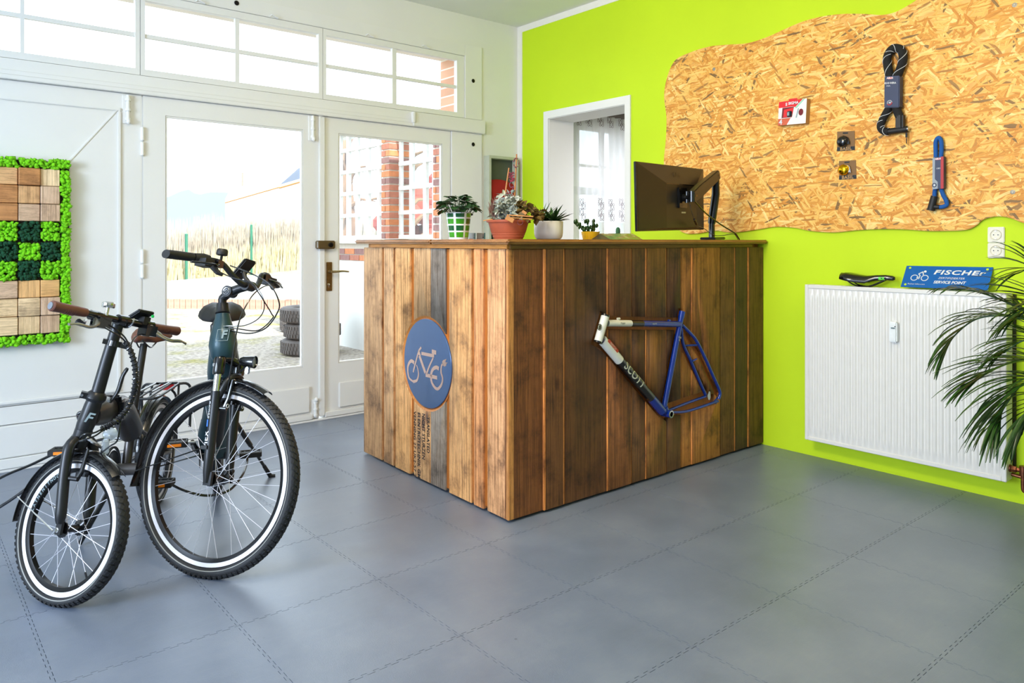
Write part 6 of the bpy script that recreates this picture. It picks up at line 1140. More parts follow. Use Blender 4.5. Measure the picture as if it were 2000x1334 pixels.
# --- white pot with succulents
c = on_top(1071.5, 3.99); k = 3.99/F_PX; wp_ = empty('succulent_pot', c, 'glossy white round pot with spiky dark green succulents', 'plant')
build(MB().lathe([(0, 0), (20*k, 0), (24*k, 1.5*k), (27*k, 6*k), (28.4*k, 13*k), (28.6*k, 35*k), (27.8*k, 36*k), (27*k, 35*k), (27*k, 30*k), (0, 30*k)], c, (0, 0, 1), 48), 'pot', M_ceram, wp_); build(MB().lathe([(0, 31*k), (27*k, 31*k)], c, (0, 0, 1), 24), 'soil', M_soil, wp_)
M_succ = leaf_mat('succulent', (0.10, 0.22, 0.11), (0.20, 0.36, 0.18), 0.4); M_succ2 = leaf_mat('succulent_light', (0.16, 0.34, 0.10), (0.32, 0.52, 0.16), 0.4)
l4 = leaf_mesh('spike', 0.112, 0.021, 0.12, 0.55, M_succ); l5 = leaf_mesh('blade', 0.125, 0.012, 0.15, 0.5, M_succ2)
cc = c+V(XR, YR, 0)*0.020+V(0, 0, 32*k)
for i in range(38): a = i*2.4; e = 1.35-1.1*math.sqrt(i/38); place(l4, wp_, cc+V(0.010*math.cos(a), 0.010*math.sin(a), 0), (math.cos(a)*math.cos(e), math.sin(a)*math.cos(e), math.sin(e)), s=random.uniform(0.75, 1.05), name='spike')
cc = c-V(XR, YR, 0)*0.040+V(0, 0, 32*k)
for i in range(30): a = i*2.4; e = 1.45-0.9*math.sqrt(i/30); place(l5, wp_, cc+V(0.008*math.cos(a), 0.008*math.sin(a), 0), (math.cos(a)*math.cos(e), math.sin(a)*math.cos(e), math.sin(e)), s=random.uniform(0.7, 1.1), name='blade')
# --- yellow pot, cactus, leaflets, papers
c = on_top(1153, 4.22); k = 4.22/F_PX; yp = empty('jade_plant', c, 'small jade plant in a low yellow pot', 'plant')
build(MB().lathe([(0, 0), (15*k, 0), (18*k, 13*k), (18.6*k, 16*k), (17*k, 16*k), (16.5*k, 13*k), (0, 13*k)], c, (0, 0, 1), 36), 'pot', mat('yellow_glaze', (0.88, 0.70, 0.10), 0.25, coat=0.4), yp)
M_jade = leaf_mat('jade', (0.10, 0.22, 0.09), (0.18, 0.34, 0.14), 0.3); bt = MB()
for (u, v) in ((1126, 436), (1133, 442), (1147, 434), (1149, 446), (1160, 436), (1163, 443), (1139, 447), (1155, 447)):
    e = cp(u, v, 4.22+random.uniform(-0.03, 0.03)); bt.tube(spline([c+V(0, 0, 12*k), (c+e)/2+V(0, 0, 0.012), e], 4), 0.0035, 6)
    for i in range(5): build(MB().ell(e+V(random.uniform(-0.012, 0.012), random.uniform(-0.012, 0.012), random.uniform(-0.008, 0.012)), (0.009, 0.006, 0.013), seg=10, rings=6), 'leaf', M_jade, yp)
build(bt, 'branches', M_jade, yp)
c = on_top(1207, 4.45); k = 4.45/F_PX; ca = empty('small_cactus', c, 'tiny round cactus in a small dark pot behind the leaflet', 'plant')
build(MB().lathe([(0, 0), (4.2*k, 0), (5*k, 13*k), (0, 13*k)], c, (0, 0, 1), 20), 'pot', M_mblk, ca); build(MB().lathe([(4.0*k, 12.5*k), (4.6*k, 16*k), (4.2*k, 21*k), (2.4*k, 24*k), (0, 25*k)], c, (0, 0, 1), 14), 'cactus_body', mat('cactus_green', (0.22, 0.44, 0.30), 0.7, bump=0.5), ca)
ldm = [on_top(1157, 4.02), on_top(1190, 4.10), on_top(1250, 4.14)]; zt = 12.5*4.1/F_PX
lf = empty('leaflet', on_top(1200, 4.10), 'folded green and brown leaflet standing like a low tent', 'leaflet'); a, b = on_top(1172, 4.16)+V(0, 0, zt), on_top(1236, 4.22)+V(0, 0, zt)
g0, g1 = on_top(1193, 4.02), on_top(1256, 4.10)
def printed(name, cols_, sc):
    m, nt, b_, N, L = nodes(name); tc = N('ShaderNodeTexCoord'); nz = N('ShaderNodeTexNoise'); nz.inputs['Scale'].default_value = sc; nz.inputs['Detail'].default_value = 5; L(tc.outputs['Object'], nz.inputs['Vector']); L(ramp(nt, nz.outputs['Fac'], cols_), b_.inputs['Base Color']); b_.inputs['Roughness'].default_value = 0.35; return m
build(MB().grid([[g0, g1], [a, b]]), 'printed_page', printed('meadow_print', [(0.35, (0.20, 0.36, 0.10)), (0.5, (0.50, 0.62, 0.22)), (0.6, (0.62, 0.38, 0.24)), (0.7, (0.75, 0.80, 0.55))], 22), lf, fix=False); build(MB().grid([[on_top(1154, 4.06), g0], [a, a+V(0.001, 0, 0)]]), 'printed_page', printed('brown_print', [(0.4, (0.22, 0.13, 0.11)), (0.7, (0.38, 0.24, 0.18))], 30), lf, fix=False)
build(MB().grid([[on_top(1154, 4.06), on_top(1230, 4.35)], [a-V(0, 0, 0.0005), b-V(0, 0, 0.0005)]]), 'back_page', M_pw, lf, fix=False)
for i, (u, fw, w, l, an, lab) in enumerate(((757, 4.50, 0.21, 0.297, 0.15, 'white paper sheets lying on the worktop near its end'), (812, 4.32, 0.21, 0.297, -0.2, 'white paper sheets lying on the worktop behind the checkered pot'))):
    p = on_top(u, fw); p.x = max(p.x, 2.30)-0.06; d = V(math.cos(an), math.sin(an), 0); mb = MB()
    tag(build(MB().box(p+V(0, 0, 0.0015+0.003*i), (w, l, 0.003), (d, V(-d.y, d.x, 0), Zv)), 'paper_sheets', M_pw, smooth=False), lab, 'paper')
# ================================================================== MONITOR ON ITS ARM
M_mon = mat('monitor_black', (0.115, 0.10, 0.085), 0.36, var=0.05, bump=0.15, bscale=400)
ml0, ml1, mr0, mr1 = atd(1241.5, 315, 3.93), atd(1244.5, 452, 3.93), atd(1374, 330.5, 4.53), atd(1375, 448.5, 4.53)
mon = empty('monitor', (ml1+mr1)/2, 'wide black computer monitor seen from behind above the counter', 'monitor')
bk_ = [ml0, mr0, mr1, ml1]; nn = (mr0-ml0).cross(ml1-ml0).normalized(); nn = nn if nn.dot(EYEV-ml0) > 0 else -nn; Q = Quad(bk_, nn)
build(MB().add([Q(0, 0), Q(1, 0), Q(1, 1), Q(0, 1)]+[Q(a, b, -0.014) for a, b in ((0, 0), (1, 0), (1, 1), (0, 1))], [(0, 1, 2, 3), (7, 6, 5, 4), (0, 4, 5, 1), (1, 5, 6, 2), (2, 6, 7, 3), (3, 7, 4, 0)]), 'bezel', M_gblk, mon, bevel=0.002)
Q.poly([(0.01, 0.02), (0.99, 0.02), (0.99, 0.96), (0.01, 0.96)], mat('screen_glass', (0.02, 0.02, 0.025), 0.1), 'screen', mon, -0.0145)
o4 = [Q(0.012, 0.012, 0.001), Q(0.988, 0.012, 0.001), Q(0.988, 0.985, 0.001), Q(0.012, 0.985, 0.001)]; i4 = [Q(0.34, 0.285, 0.030), Q(0.80, 0.285, 0.030), Q(0.80, 0.96, 0.030), Q(0.34, 0.96, 0.030)]
sh = build(MB().add(o4+i4, [(4, 5, 6, 7), (0, 1, 5, 4), (1, 2, 6, 5), (2, 3, 7, 6), (3, 0, 4, 7)]), 'back_shell', M_mon, mon, smooth=False)
Q.poly([(0.345, 0.288), (0.795, 0.288), (0.795, 0.30), (0.345, 0.30)], M_gblk, 'vent_slot', mon, 0.0306); Q.poly([(0.56, 0.715), (0.625, 0.715), (0.625, 0.738), (0.56, 0.738)], M_cream, 'sticker', mon, 0.0308)
mx, my = (mr0-ml0).normalized(), (ml0-ml1).normalized(); q = MB(); lp = Q(0.52, 0.145, 0.0185); letters(q, 'LG', 0.034, lp+mx*0.028, mx, my, bold=0.0003); q.torus(lp-mx*0.022, nn, 0.014, 0.0012, 24, 5); build(q, 'maker_logo', mat('logo_faint', (0.24, 0.20, 0.15), 0.4), mon, fix=False)
vm = Q(0.565, 0.50, 0.030); build(MB().box(vm+nn*0.006, (0.10, 0.115, 0.012), (mx, my, nn)), 'mount_plate', M_gblk, mon, bevel=0.003)
arm = empty('monitor_stand', on_top(1393, 4.55), 'black gas-spring monitor arm standing on the wooden worktop', 'monitor stand')
ab = on_top(1392, 4.55); el = atd(1398, 343, 4.50); wr2 = atd(1352, 384, 4.20)
build(MB().box(ab+V(0, 0, 0.009), (0.145, 0.10, 0.016), (mx, V(-mx.y, mx.x, 0), Zv)), 'base_plate', M_gblk, arm, bevel=0.004); build(MB().cyl(ab+V(-0.01, 0, 0.015), ab+V(-0.01, 0, 0.105), 0.0185, seg=20), 'post', M_gblk, arm)
p0 = ab+V(-0.012, 0, 0.10); build(MB().tube([p0, p0+(el-p0)*0.15+V(0.004, 0, 0), p0+(el-p0)*0.62+V(0.016, 0, 0), el], [0.024, 0.026, 0.026, 0.022], 14, flat=0.8), 'lower_arm', M_gblk, arm)
ud = (wr2-el).normalized(); us = ud.cross(nn).normalized(); un = us.cross(ud); sec = lambda p, w, h: [p+us*w+un*h, p-us*w+un*h, p-us*w-un*h, p+us*w-un*h]
build(MB().loft([sec(el-ud*0.026, 0.020, 0.018), sec(el-ud*0.012, 0.030, 0.020), sec(el+(wr2-el)*0.75, 0.036, 0.022), sec(wr2+ud*0.01, 0.030, 0.020)]), 'upper_arm', M_mon, arm, bevel=0.005)
for p in (el+un*0.0, wr2-ud*0.012): build(MB().lathe([(0.006, 0), (0.006, 0.0015), (0, 0.0015)], p+nn*0.0225, nn, 14), 'arm_bolt', M_bronze, arm)
build(MB().cyl(wr2-V(0, 0, 0.03), wr2+V(0, 0, 0.03), 0.021, seg=18).tube([wr2, vm+nn*0.035], 0.017, 14).cyl(vm+nn*0.035-V(0, 0, 0.03), vm+nn*0.035+V(0, 0, 0.034), 0.014, seg=14).cyl(vm+nn*0.013, vm+nn*0.036, 0.022, seg=18), 'tilt_joint', M_gblk, arm)
tag(build(MB().tube(spline([atd(1354, 390, 4.20), atd(1365, 402, 4.25), atd(1378, 416, 4.33), atd(1392, 427, 4.38), atd(1410, 440, 4.44), atd(1430, 452, 4.48), atd(1437, 457, 4.50), atd(1444, 467.5, 4.53)], 6), 0.0042, 8), 'monitor_cable', M_gblk), 'thick black cable running from the monitor joint to the worktop', 'cable')
tag(build(MB().tube(spline([atd(1346, 392, 4.215), atd(1350, 410, 4.22), atd(1353, 420, 4.235), atd(1357, 430, 4.26), atd(1361, 440, 4.31), atd(1376, 447, 4.40), atd(1393, 459, 4.47), atd(1410, 460, 4.49), atd(1432, 457, 4.50), atd(1438, 462, 4.52), atd(1441, 467.5, 4.53)], 6), 0.0020, 8).cyl(atd(1356, 428.5, 4.255), atd(1360.2, 438, 4.298), 0.007, seg=12), 'power_cable', M_gblk), 'thin black cable with a ferrite bead below the monitor', 'cable')
# ================================================================== WALL CABINET IN THE CORNER
cx0, cx1, cy0, cy1, cz0, cz1 = 3.783, 4.098, YD-0.075, YD-0.0005, 0.95, 1.964
M_cab = mat('cabinet_grey', (0.72, 0.74, 0.66), 0.5); cabn = empty('wall_cabinet', (3.94, YD-0.04, cz0), 'shallow grey open wall cabinet in the corner behind the counter', 'cabinet')
build(MB().bb(cx0, cx0+0.022, cy0, cy1, cz0, cz1).bb(cx1-0.012, cx1, cy0, cy1, cz0, cz1).bb(cx0+0.022, cx1-0.012, cy0, cy1, cz1-0.022, cz1).bb(cx0+0.022, cx1-0.012, cy0, cy1, cz0, cz0+0.02), 'cabinet_frame', M_cab, cabn, smooth=False)
build(MB().bb(cx0+0.022, cx1-0.012, cy1-0.006, cy1-0.001, cz0+0.02, cz1-0.022), 'back_panel', mat('cabinet_back', (0.33, 0.36, 0.31), 0.8), cabn, smooth=False); zs = 1.50; build(MB().bb(cx0+0.022, cx1-0.012, cy0+0.015, cy1-0.006, 1.33, 1.342), 'shelf', M_cab, cabn, smooth=False)
def cloth(name, x0, x1, z0, z1, m, lab, n=7):
    P = []; 
    for i in range(9):
        t = i/8; row = []
        for j in range(n): s = j/(n-1); row.append(V(x0+(x1-x0)*s+0.02*math.sin(t*5+s*3)*(1-t), cy1-0.012-0.05*math.sin(math.pi*(0.08+0.84*t))-0.004*math.sin(9*s+3*t), z0+(z1-z0)*t*(0.80+0.2*math.sin(2.2*s+0.7))))
        P.append(row)
    back = [[V(p.x, cy1-0.008, p.z) for p in r] for r in P]; mb = MB().grid(P); mb.grid(back); e = len(P)*n
    rim_ = [k for k in range(n)]+[i*n+n-1 for i in range(1, 9)]+[8*n+k for k in range(n-2, -1, -1)]+[i*n for i in range(7, 0, -1)]
    mb.f += [(rim_[i], rim_[(i+1) % len(rim_)], rim_[(i+1) % len(rim_)]+e, rim_[i]+e) for i in range(len(rim_))]
    tag(build(mb, name, m), lab, 'cloth')
cloth('folded_cloth', 3.81, 4.08, 1.345, 1.53, mat('dark_blue_cloth', (0.11, 0.14, 0.20), 0.9), 'dark blue folded cloth on the shelf of the wall cabinet')
cloth('folded_cloth', 3.81, 4.08, 1.575, 1.775, mat('red_cloth', (0.62, 0.10, 0.08), 0.9), 'bright red folded cloth at the top of the wall cabinet')
build(MB().bb(cx0+0.022, cx1-0.012, cy0+0.015, cy1-0.006, 1.558, 1.570), 'shelf', mat('shelf_dark', (0.20, 0.22, 0.22), 0.7), cabn, smooth=False)
tag(build(MB().bb(3.87, 4.05, cy0+0.015, cy1-0.008, 1.02, 1.325), 'document_folder', mat('folder_grey', (0.70, 0.71, 0.68), 0.6), bevel=0.004), 'pale grey folder standing in the lower wall cabinet', 'folder')
build(MB().bb(3.90, 4.0, 0, 0.001, 0, 0.001), 'x', None) if False else None
# ================================================================== CURTAIN BEYOND THE PASS-THROUGH
m, nt, b, N, L = nodes('sheer_curtain'); nt.nodes.remove(b); out = [q for q in nt.nodes if q.type == 'OUTPUT_MATERIAL'][0]
t_ = N('ShaderNodeBsdfTransparent'); d_ = N('ShaderNodeBsdfDiffuse'); d_.inputs[0].default_value = (0.86, 0.86, 0.90, 1); tr = N('ShaderNodeBsdfTranslucent'); tr.inputs[0].default_value = (0.86, 0.86, 0.90, 1)
m1 = N('ShaderNodeMixShader'); m1.inputs[0].default_value = 0.5; L(d_.outputs[0], m1.inputs[1]); L(tr.outputs[0], m1.inputs[2]); m2 = N('ShaderNodeMixShader'); m2.inputs[0].default_value = 0.80; L(t_.outputs[0], m2.inputs[1]); L(m1.outputs[0], m2.inputs[2]); L(m2.outputs[0], out.inputs[0]); M_sheer = m
YC = YD-0.20; ku = empty('net_curtain', (5.1, YC, 1.42), 'sheer white net curtain with ring embroidery hanging before a window', 'curtain')
def drape(z0, z1, amp, m, name, dy=0.0):
    P = []
    for j in range(7):
        z = z0+(z1-z0)*j/6; P.append([V(4.50+1.5*i/240, YC+dy+amp*math.sin(i*0.42+0.5*math.sin(i*0.11))*(1-0.25*j/6), z) for i in range(241)])
    return build(MB().grid(P), name, m, ku, fix=False)
zb0 = ony(1150, 433.5, YC).z; zb1, zb2 = ony(1150, 381, YC).z, ony(1150, 366, YC).z
drape(zb0, 2.40, 0.018, M_sheer, 'sheer_panel'); M_band = mat('band_weave', (0.62, 0.61, 0.64), 0.9); drape(zb1, zb2, 0.018, M_sheer, 'woven_band', -0.004)
M_emb = mat('embroidery', (0.42, 0.33, 0.37), 0.8)
for u, vs in ((1137, (395, 402, 414, 424)), (1173, (394, 402, 416, 424)), (1193, (396, 404, 417, 425)), (1214, (395, 403, 418, 426)), (1128, (232, 238)), (1149, (234, 240)), (1172, (232, 240)), (1191, (234, 243)), (1213, (240, 248))):
    mb = MB()
    for i, v in enumerate(vs):
        p = ony(u+(3 if i % 2 else -1), v, YC-0.028)
        for s in (-1, 1): mb.tube([p+V(0.024*math.cos(t)+0.010*s*math.sin(t), 0, 0.030*math.sin(t)+0.010*s*math.cos(t)) for t in [2*math.pi*k/18 for k in range(18)]], 0.0016, 5, closed=True)
    build(mb, 'embroidered_rings', M_emb, ku)['kind'] = 'stuff'
# ================================================================== PALM BESIDE THE RADIATOR
pc = V(3.66, 0.80, 0.0); pa = empty('potted_palm', pc, 'green areca palm with arching fronds standing beside the radiator', 'plant')
build(MB().lathe([(0, 0), (0.13, 0), (0.17, 0.28), (0.175, 0.30), (0.16, 0.30), (0.155, 0.27), (0, 0.27)], pc, (0, 0, 1), 36), 'pot', M_mblk, pa); build(MB().lathe([(0, 0.275), (0.155, 0.275)], pc, (0, 0, 1), 24), 'soil', M_soil, pa)
M_palm = leaf_mat('palm_leaf', (0.10, 0.22, 0.08), (0.26, 0.42, 0.12), 0.3)
def frond(path, nl, L0, droop, side=1.0, fall=0.5, seed=0):
    nl = int(nl*0.72); droop *= 0.75; rr = random.Random(seed); P = spline(path, 10); mb = MB(); n = len(P); mb.tube(P, [0.006*(1-0.8*i/n)+0.001 for i in range(n)], 6)
    for i in range(nl):
        t = 0.30+0.70*i/(nl-1); k = min(n-2, int(t*(n-1))); p = P[k]; d = (P[k+1]-P[k-1]).normalized(); sd_ = d.cross(V(0, 0, 1)).normalized(); upv = sd_.cross(d)
        for s in (-1, 1):
            L = 1.35*L0*(0.55+0.75*math.sin(math.pi*min(1, 0.2+t*0.75)))*rr.uniform(0.85, 1.1); w = 0.0072*rr.uniform(0.8, 1.15); dir0 = (d*(0.75+0.5*t)+sd_*(s*(1.05-0.55*t))+upv*rr.uniform(0.05, 0.35)).normalized(); A, Bq, Cc = [], [], []; q = V(p); dd = V(dir0)
            for j in range(8):
                u_ = j/7; ww = w*(math.sin(math.pi*(0.10+0.86*u_))**0.7); x = dd.cross(V(0, 0, 1)); x = x.normalized() if x.length > 1e-3 else sd_; up2 = x.cross(dd); A.append(q+x*ww+up2*(ww*0.45)); Bq.append(V(q)); Cc.append(q-x*ww+up2*(ww*0.45)); q = q+dd*(L/7); dd = (dd+V(0, 0, -droop*(0.10+0.30*u_))).normalized()
            mb.grid([A, Bq, Cc])
    return build(mb, 'frond', M_palm, pa, fix=False, angle=180)
def pp_(u, v, fw): return atd(u, v, fw)
ce = lambda z: V(pc.x, pc.y, z)
fr_list = [
 ([ce(0.3), pp_(2085, 700, 3.05), pp_(2030, 628, 3.12), pp_(1965, 590, 3.2), pp_(1900, 568, 3.25), pp_(1850, 566, 3.28)], 22, 0.10, 0.95),
 ([ce(0.3), pp_(2090, 690, 3.0), pp_(2040, 640, 3.05), pp_(1975, 618, 3.12), pp_(1910, 622, 3.2), pp_(1865, 655, 3.24), pp_(1845, 690, 3.25)], 26, 0.15, 0.75),
 ([ce(0.3), pp_(2090, 730, 3.0), pp_(2035, 705, 3.05), pp_(1985, 705, 3.12), pp_(1935, 725, 3.18), pp_(1905, 745, 3.2)], 24, 0.19, 0.55),
 ([ce(0.3), pp_(2085, 760, 2.95), pp_(2035, 740, 2.98), pp_(1995, 752, 3.02), pp_(1965, 790, 3.05), pp_(1950, 820, 3.05)], 24, 0.20, 0.8),
 ([ce(0.3), pp_(2100, 640, 3.1), pp_(2065, 560, 3.15), pp_(2020, 525, 3.2), pp_(1985, 535, 3.22)], 18, 0.16, 0.6),
 ([ce(0.3), pp_(2110, 660, 2.9), pp_(2070, 600, 2.85), pp_(2030, 590, 2.85), pp_(1990, 620, 2.9)], 22, 0.17, 0.7),
 ([ce(0.3), pp_(2095, 720, 3.0), pp_(2050, 670, 3.0), pp_(2000, 665, 3.05), pp_(1960, 690, 3.1)], 22, 0.15, 0.7),
 ([ce(0.3), pp_(2120, 780, 2.9), pp_(2060, 770, 2.88), pp_(2015, 800, 2.9), pp_(1995, 850, 2.92)], 20, 0.17, 0.9),
 ([ce(0.3), pc+V(0.1, -0.15, 0.8), pc+V(0.2, -0.35, 1.05), pc+V(0.25, -0.55, 1.0)], 20, 0.18, 0.7), ([ce(0.3), pc+V(-0.1, -0.2, 0.7), pc+V(-0.3, -0.4, 0.95), pc+V(-0.5, -0.5, 0.85)], 20, 0.18, 0.7)]
for i, (a, n, l, dr) in enumerate(fr_list): frond(a, n, l, dr, seed=i)
# ================================================================== OUTSIDE
ZG = -0.05
def ground_mat():
    m, nt, b, N, L = nodes('yard_ground'); geo = N('ShaderNodeNewGeometry'); n1 = N('ShaderNodeTexNoise'); n1.inputs['Scale'].default_value = 1.1; n1.inputs['Detail'].default_value = 9; n1.inputs['Roughness'].default_value = 0.7; L(geo.outputs['Position'], n1.inputs['Vector'])
    n2 = N('ShaderNodeTexNoise'); n2.inputs['Scale'].default_value = 22; n2.inputs['Detail'].default_value = 6; L(geo.outputs['Position'], n2.inputs['Vector'])
    a = ramp(nt, n2.outputs['Fac'], [(0.35, (0.50, 0.47, 0.44)), (0.5, (0.60, 0.57, 0.53)), (0.7, (0.70, 0.67, 0.62))]); g = ramp(nt, n2.outputs['Fac'], [(0.3, (0.36, 0.38, 0.20)), (0.7, (0.62, 0.58, 0.34))])
    f = ramp(nt, n1.outputs['Fac'], [(0.50, (0, 0, 0)), (0.64, (1, 1, 1))]); L(mixc(nt, f, a, g), b.inputs['Base Color']); b.inputs['Roughness'].default_value = 1.0; b.inputs['Specular IOR Level'].default_value = 0.1
    bp = N('ShaderNodeBump'); bp.inputs['Distance'].default_value = 0.03; bp.inputs['Strength'].default_value = 0.6; L(n2.outputs['Fac'], bp.inputs['Height']); L(bp.outputs[0], b.inputs['Normal']); return m
struct(build(MB().bb(-120, 120, YD+0.36, 220, ZG-0.3, ZG), 'ground', ground_mat(), loc=(0, 0, ZG), smooth=False))
struct(build(MB().bb(-120, -3.2, -40, YD+0.36, ZG-0.3, ZG), 'ground_side', ground_mat(), loc=(-10, 0, ZG), smooth=False))
Rv, Fv = V(XR, YR, 0), V(XF, YF, 0)
M_conc = mat('concrete', (0.72, 0.70, 0.66), 0.95, var=0.08, vscale=2, bump=0.4, bscale=20)
k0 = onz(325, 602, ZG); k1 = onz(592, 604, ZG); kd = (k1-k0).normalized(); kn = V(-kd.y, kd.x, 0)
if kn.dot(Fv) < 0: kn = -kn
struct(build(MB().prism([(-4.6, 0.1), (18, 0.1), (18, 10.2), (-3.2, 10.2)], (k0.x, k0.y, ZG-0.02), kd, kn, (0, 0, 0.20)), 'road', M_conc, smooth=False))
kb = empty('brick_kerb', k0, 'low kerb of upright red bricks along the pale road', 'kerb'); M_kb = mat('kerb_brick', (0.72, 0.56, 0.49), 0.95, var=0.2, vscale=8)
bm_k = None
for i in range(-14, 58):
    p = k0+kd*(i*0.118)+V(0, 0, 0.09+random.uniform(-0.008, 0.008))
    if bm_k is None: bk_o = build(MB().box(p, (0.108, 0.10, 0.20), (kd, kn, Zv)), 'brick', M_kb, kb, bevel=0.006, bseg=1); bm_k = bk_o.data; b0 = p
    else:
        o = bpy.data.objects.new('brick', bm_k); COL.objects.link(o); o.parent = kb; o.location = p-b0
# hedge of bare twigs and its green fence posts
def hb_line(u): return 547+(523-547)*(u-325)/(592-325)
def ht_line(u): return 437+(404-437)*(u-325)/(592-325)
hg = MB(); M_twig = mat('bare_twig', (0.66, 0.62, 0.565), 1.0, var=0.25, vscale=3); M_twg = mat('yellow_twig', (0.74, 0.70, 0.56), 1.0, var=0.2, vscale=3)
h0, h1 = onz(325, 547, ZG), onz(592, 523, ZG); hd_ = (h1-h0).normalized(); hp_ = V(hd_.y, -hd_.x, 0)      # hp_: from the hedge towards the road
if hp_.dot(Rv) < 0: hp_ = -hp_
for mt, cnt, sd_ in ((M_twig, 5000, 1), (M_twg, 1500, 2)):
    hg = MB(); rr = random.Random(sd_)
    for i in range(cnt):
        u = rr.uniform(255, 900); b = onz(325, 547, ZG).lerp(h1, (u-325)/267.0) if u < 600 else h1+(h1-h0)*((u-592)/267.0); b = b+hd_*rr.uniform(-0.5, 0.5)+hp_*(rr.uniform(-0.55, 0.30) if sd_ == 1 else rr.uniform(0.52, 0.90)); H_ = (2.05+1.05*max(-0.3, min(1.2, (u-325)/267.0)))*rr.uniform(0.6, 1.06)*(1 if sd_ == 1 else 0.55); t = b+hd_*rr.uniform(-0.35, 0.35)+hp_*rr.uniform(-0.08, 0.08)+V(0, 0, H_); w = rr.uniform(0.02, 0.05)
        hg.add([b-Rv*w, b+Rv*w, b+Fv*w, t], [(0, 1, 3), (1, 2, 3), (2, 0, 3)])
    o = build(hg, 'bare_hedge' if sd_ == 1 else 'dry_grass', mt, fix=False, smooth=False); tag(o, 'tall leafless brown hedge standing beyond the pale road' if sd_ == 1 else 'dry yellow stalks growing at the foot of the hedge', 'hedge' if sd_ == 1 else 'grass'); o['kind'] = 'stuff'
M_fpost = mat('fence_green', (0.16, 0.42, 0.33), 0.6)
for u, v0, v1, lab in ((364, 458, 543, 'slim green fence post at the thinner end of the hedge'), (491, 440, 532, 'slim green fence post before the thick middle of the hedge')):
    A_ = h0+hp_*1.15; c_ = (u-CX)/F_PX; s_ = (c_*A_.dot(Fv)-A_.dot(Rv))/(hd_.dot(Rv)-c_*hd_.dot(Fv)); b = A_+hd_*s_; b.z = ZG-0.02; f = b.x*XF+b.y*YF; t = atd(u, v0, f); tag(build(MB().cyl(b, V(b.x, b.y, t.z), 0.045, seg=10).ell(V(b.x, b.y, t.z), (0.05, 0.05, 0.03), seg=10, rings=6), 'fence_post', M_fpost), lab, 'fence post')
# worn tyres stacked in the yard
M_otyre = mat('old_tyre', (0.36, 0.34, 0.33), 0.9, var=0.2, vscale=10, bump=0.5, bscale=60)
def tyre_mesh():
    mb = MB(); pr = []
    for k_ in range(18): t = 2*math.pi*k_/18; c_, s_ = math.cos(t), math.sin(t); pr.append((0.235+0.085*(abs(c_)**0.6)*(1 if c_ > 0 else -1), 0.088*(abs(s_)**0.5)*(1 if s_ > 0 else -1)))
    mb.lathe(pr+[pr[0]], (0, 0, 0.09), (0, 0, 1), 40, cap=False)
    for i in range(48):
        a = 2*math.pi*i/48
        for q in (-0.045, 0, 0.045): e = V(math.cos(a+q), math.sin(a+q), 0); mb.box(e*0.322+V(0, 0, 0.09+q), (0.008, 0.024, 0.034), (e, Zv.cross(e), Zv))
    return mb
tmb = tyre_mesh(); tme = None
for (u, v, n, lab) in ((604, 690, 3, 'old car tyre in the taller stack on the yard'), (595, 646, 2, 'old car tyre in the lower stack on the yard')):
    b = onz(u, v, ZG)
    for i in range(n):
        if tme is None: o = build(tmb, 'car_tyre', M_otyre, loc=(0, 0, 0), angle=50); tme = o.data; o.location = (b.x, b.y, ZG+0.002+i*0.184)
        else: o = bpy.data.objects.new('car_tyre', tme); COL.objects.link(o); o.location = (b.x+random.uniform(-0.03, 0.03), b.y+random.uniform(-0.03, 0.03), ZG+0.002+i*0.184)
        WLOC[o.name] = o.location.copy(); tag(o, ('topmost ' if i == n-1 else 'bottom ' if i == 0 else 'middle ')+lab, 'tyre', 'old tyres stacked in the yard')
# far house, hill
def far(u, v, f): return atd(u, v, f)
hs = empty('far_house', far(520, 470, 62), 'pale house with grey gable roof and chimney beyond the hedge', 'house'); M_hw = mat('house_white', (0.88, 0.87, 0.84), 0.9); M_hr = mat('house_roof', (0.78, 0.77, 0.77), 0.8); M_sl = mat('slate_roof', (0.30, 0.33, 0.40), 0.7); M_ev = mat('eave_orange', (0.72, 0.50, 0.30), 0.8)
e0, e1 = far(440, 394, 70), far(547, 363, 60); r0, r1 = far(452, 369, 76), far(530, 330, 66); g0, g1 = V(e0.x, e0.y, ZG), V(e1.x, e1.y, ZG)
build(MB().add([g0, g1, e1, e0, V(r0.x, r0.y, ZG), V(r1.x, r1.y, ZG), r1, r0], [(0, 1, 2, 3), (1, 5, 6, 2), (5, 4, 7, 6), (4, 0, 3, 7)]), 'wall', M_hw, hs, smooth=False)
dn3 = V(0, 0, 0.25); build(MB().add([e0, e1, r1, r0, e0+dn3, e1+dn3, r1+dn3, r0+dn3], [(0, 1, 2, 3), (7, 6, 5, 4), (0, 4, 5, 1), (1, 5, 6, 2), (2, 6, 7, 3), (3, 7, 4, 0)]), 'roof', M_hr, hs, smooth=False); build(MB().tube([e0-dn3*0.4, e1-dn3*0.4], 0.05, 6), 'eave', M_ev, hs)
cq = far(478, 352, 71); build(MB().box(cq, (0.45, 0.45, 1.4)), 'chimney', mat('chimney_brick', (0.74, 0.58, 0.53), 0.9), hs, smooth=False)
a, b, c, d = far(546, 361, 60), far(600, 345, 56), far(606, 316, 60), far(582, 329, 62)
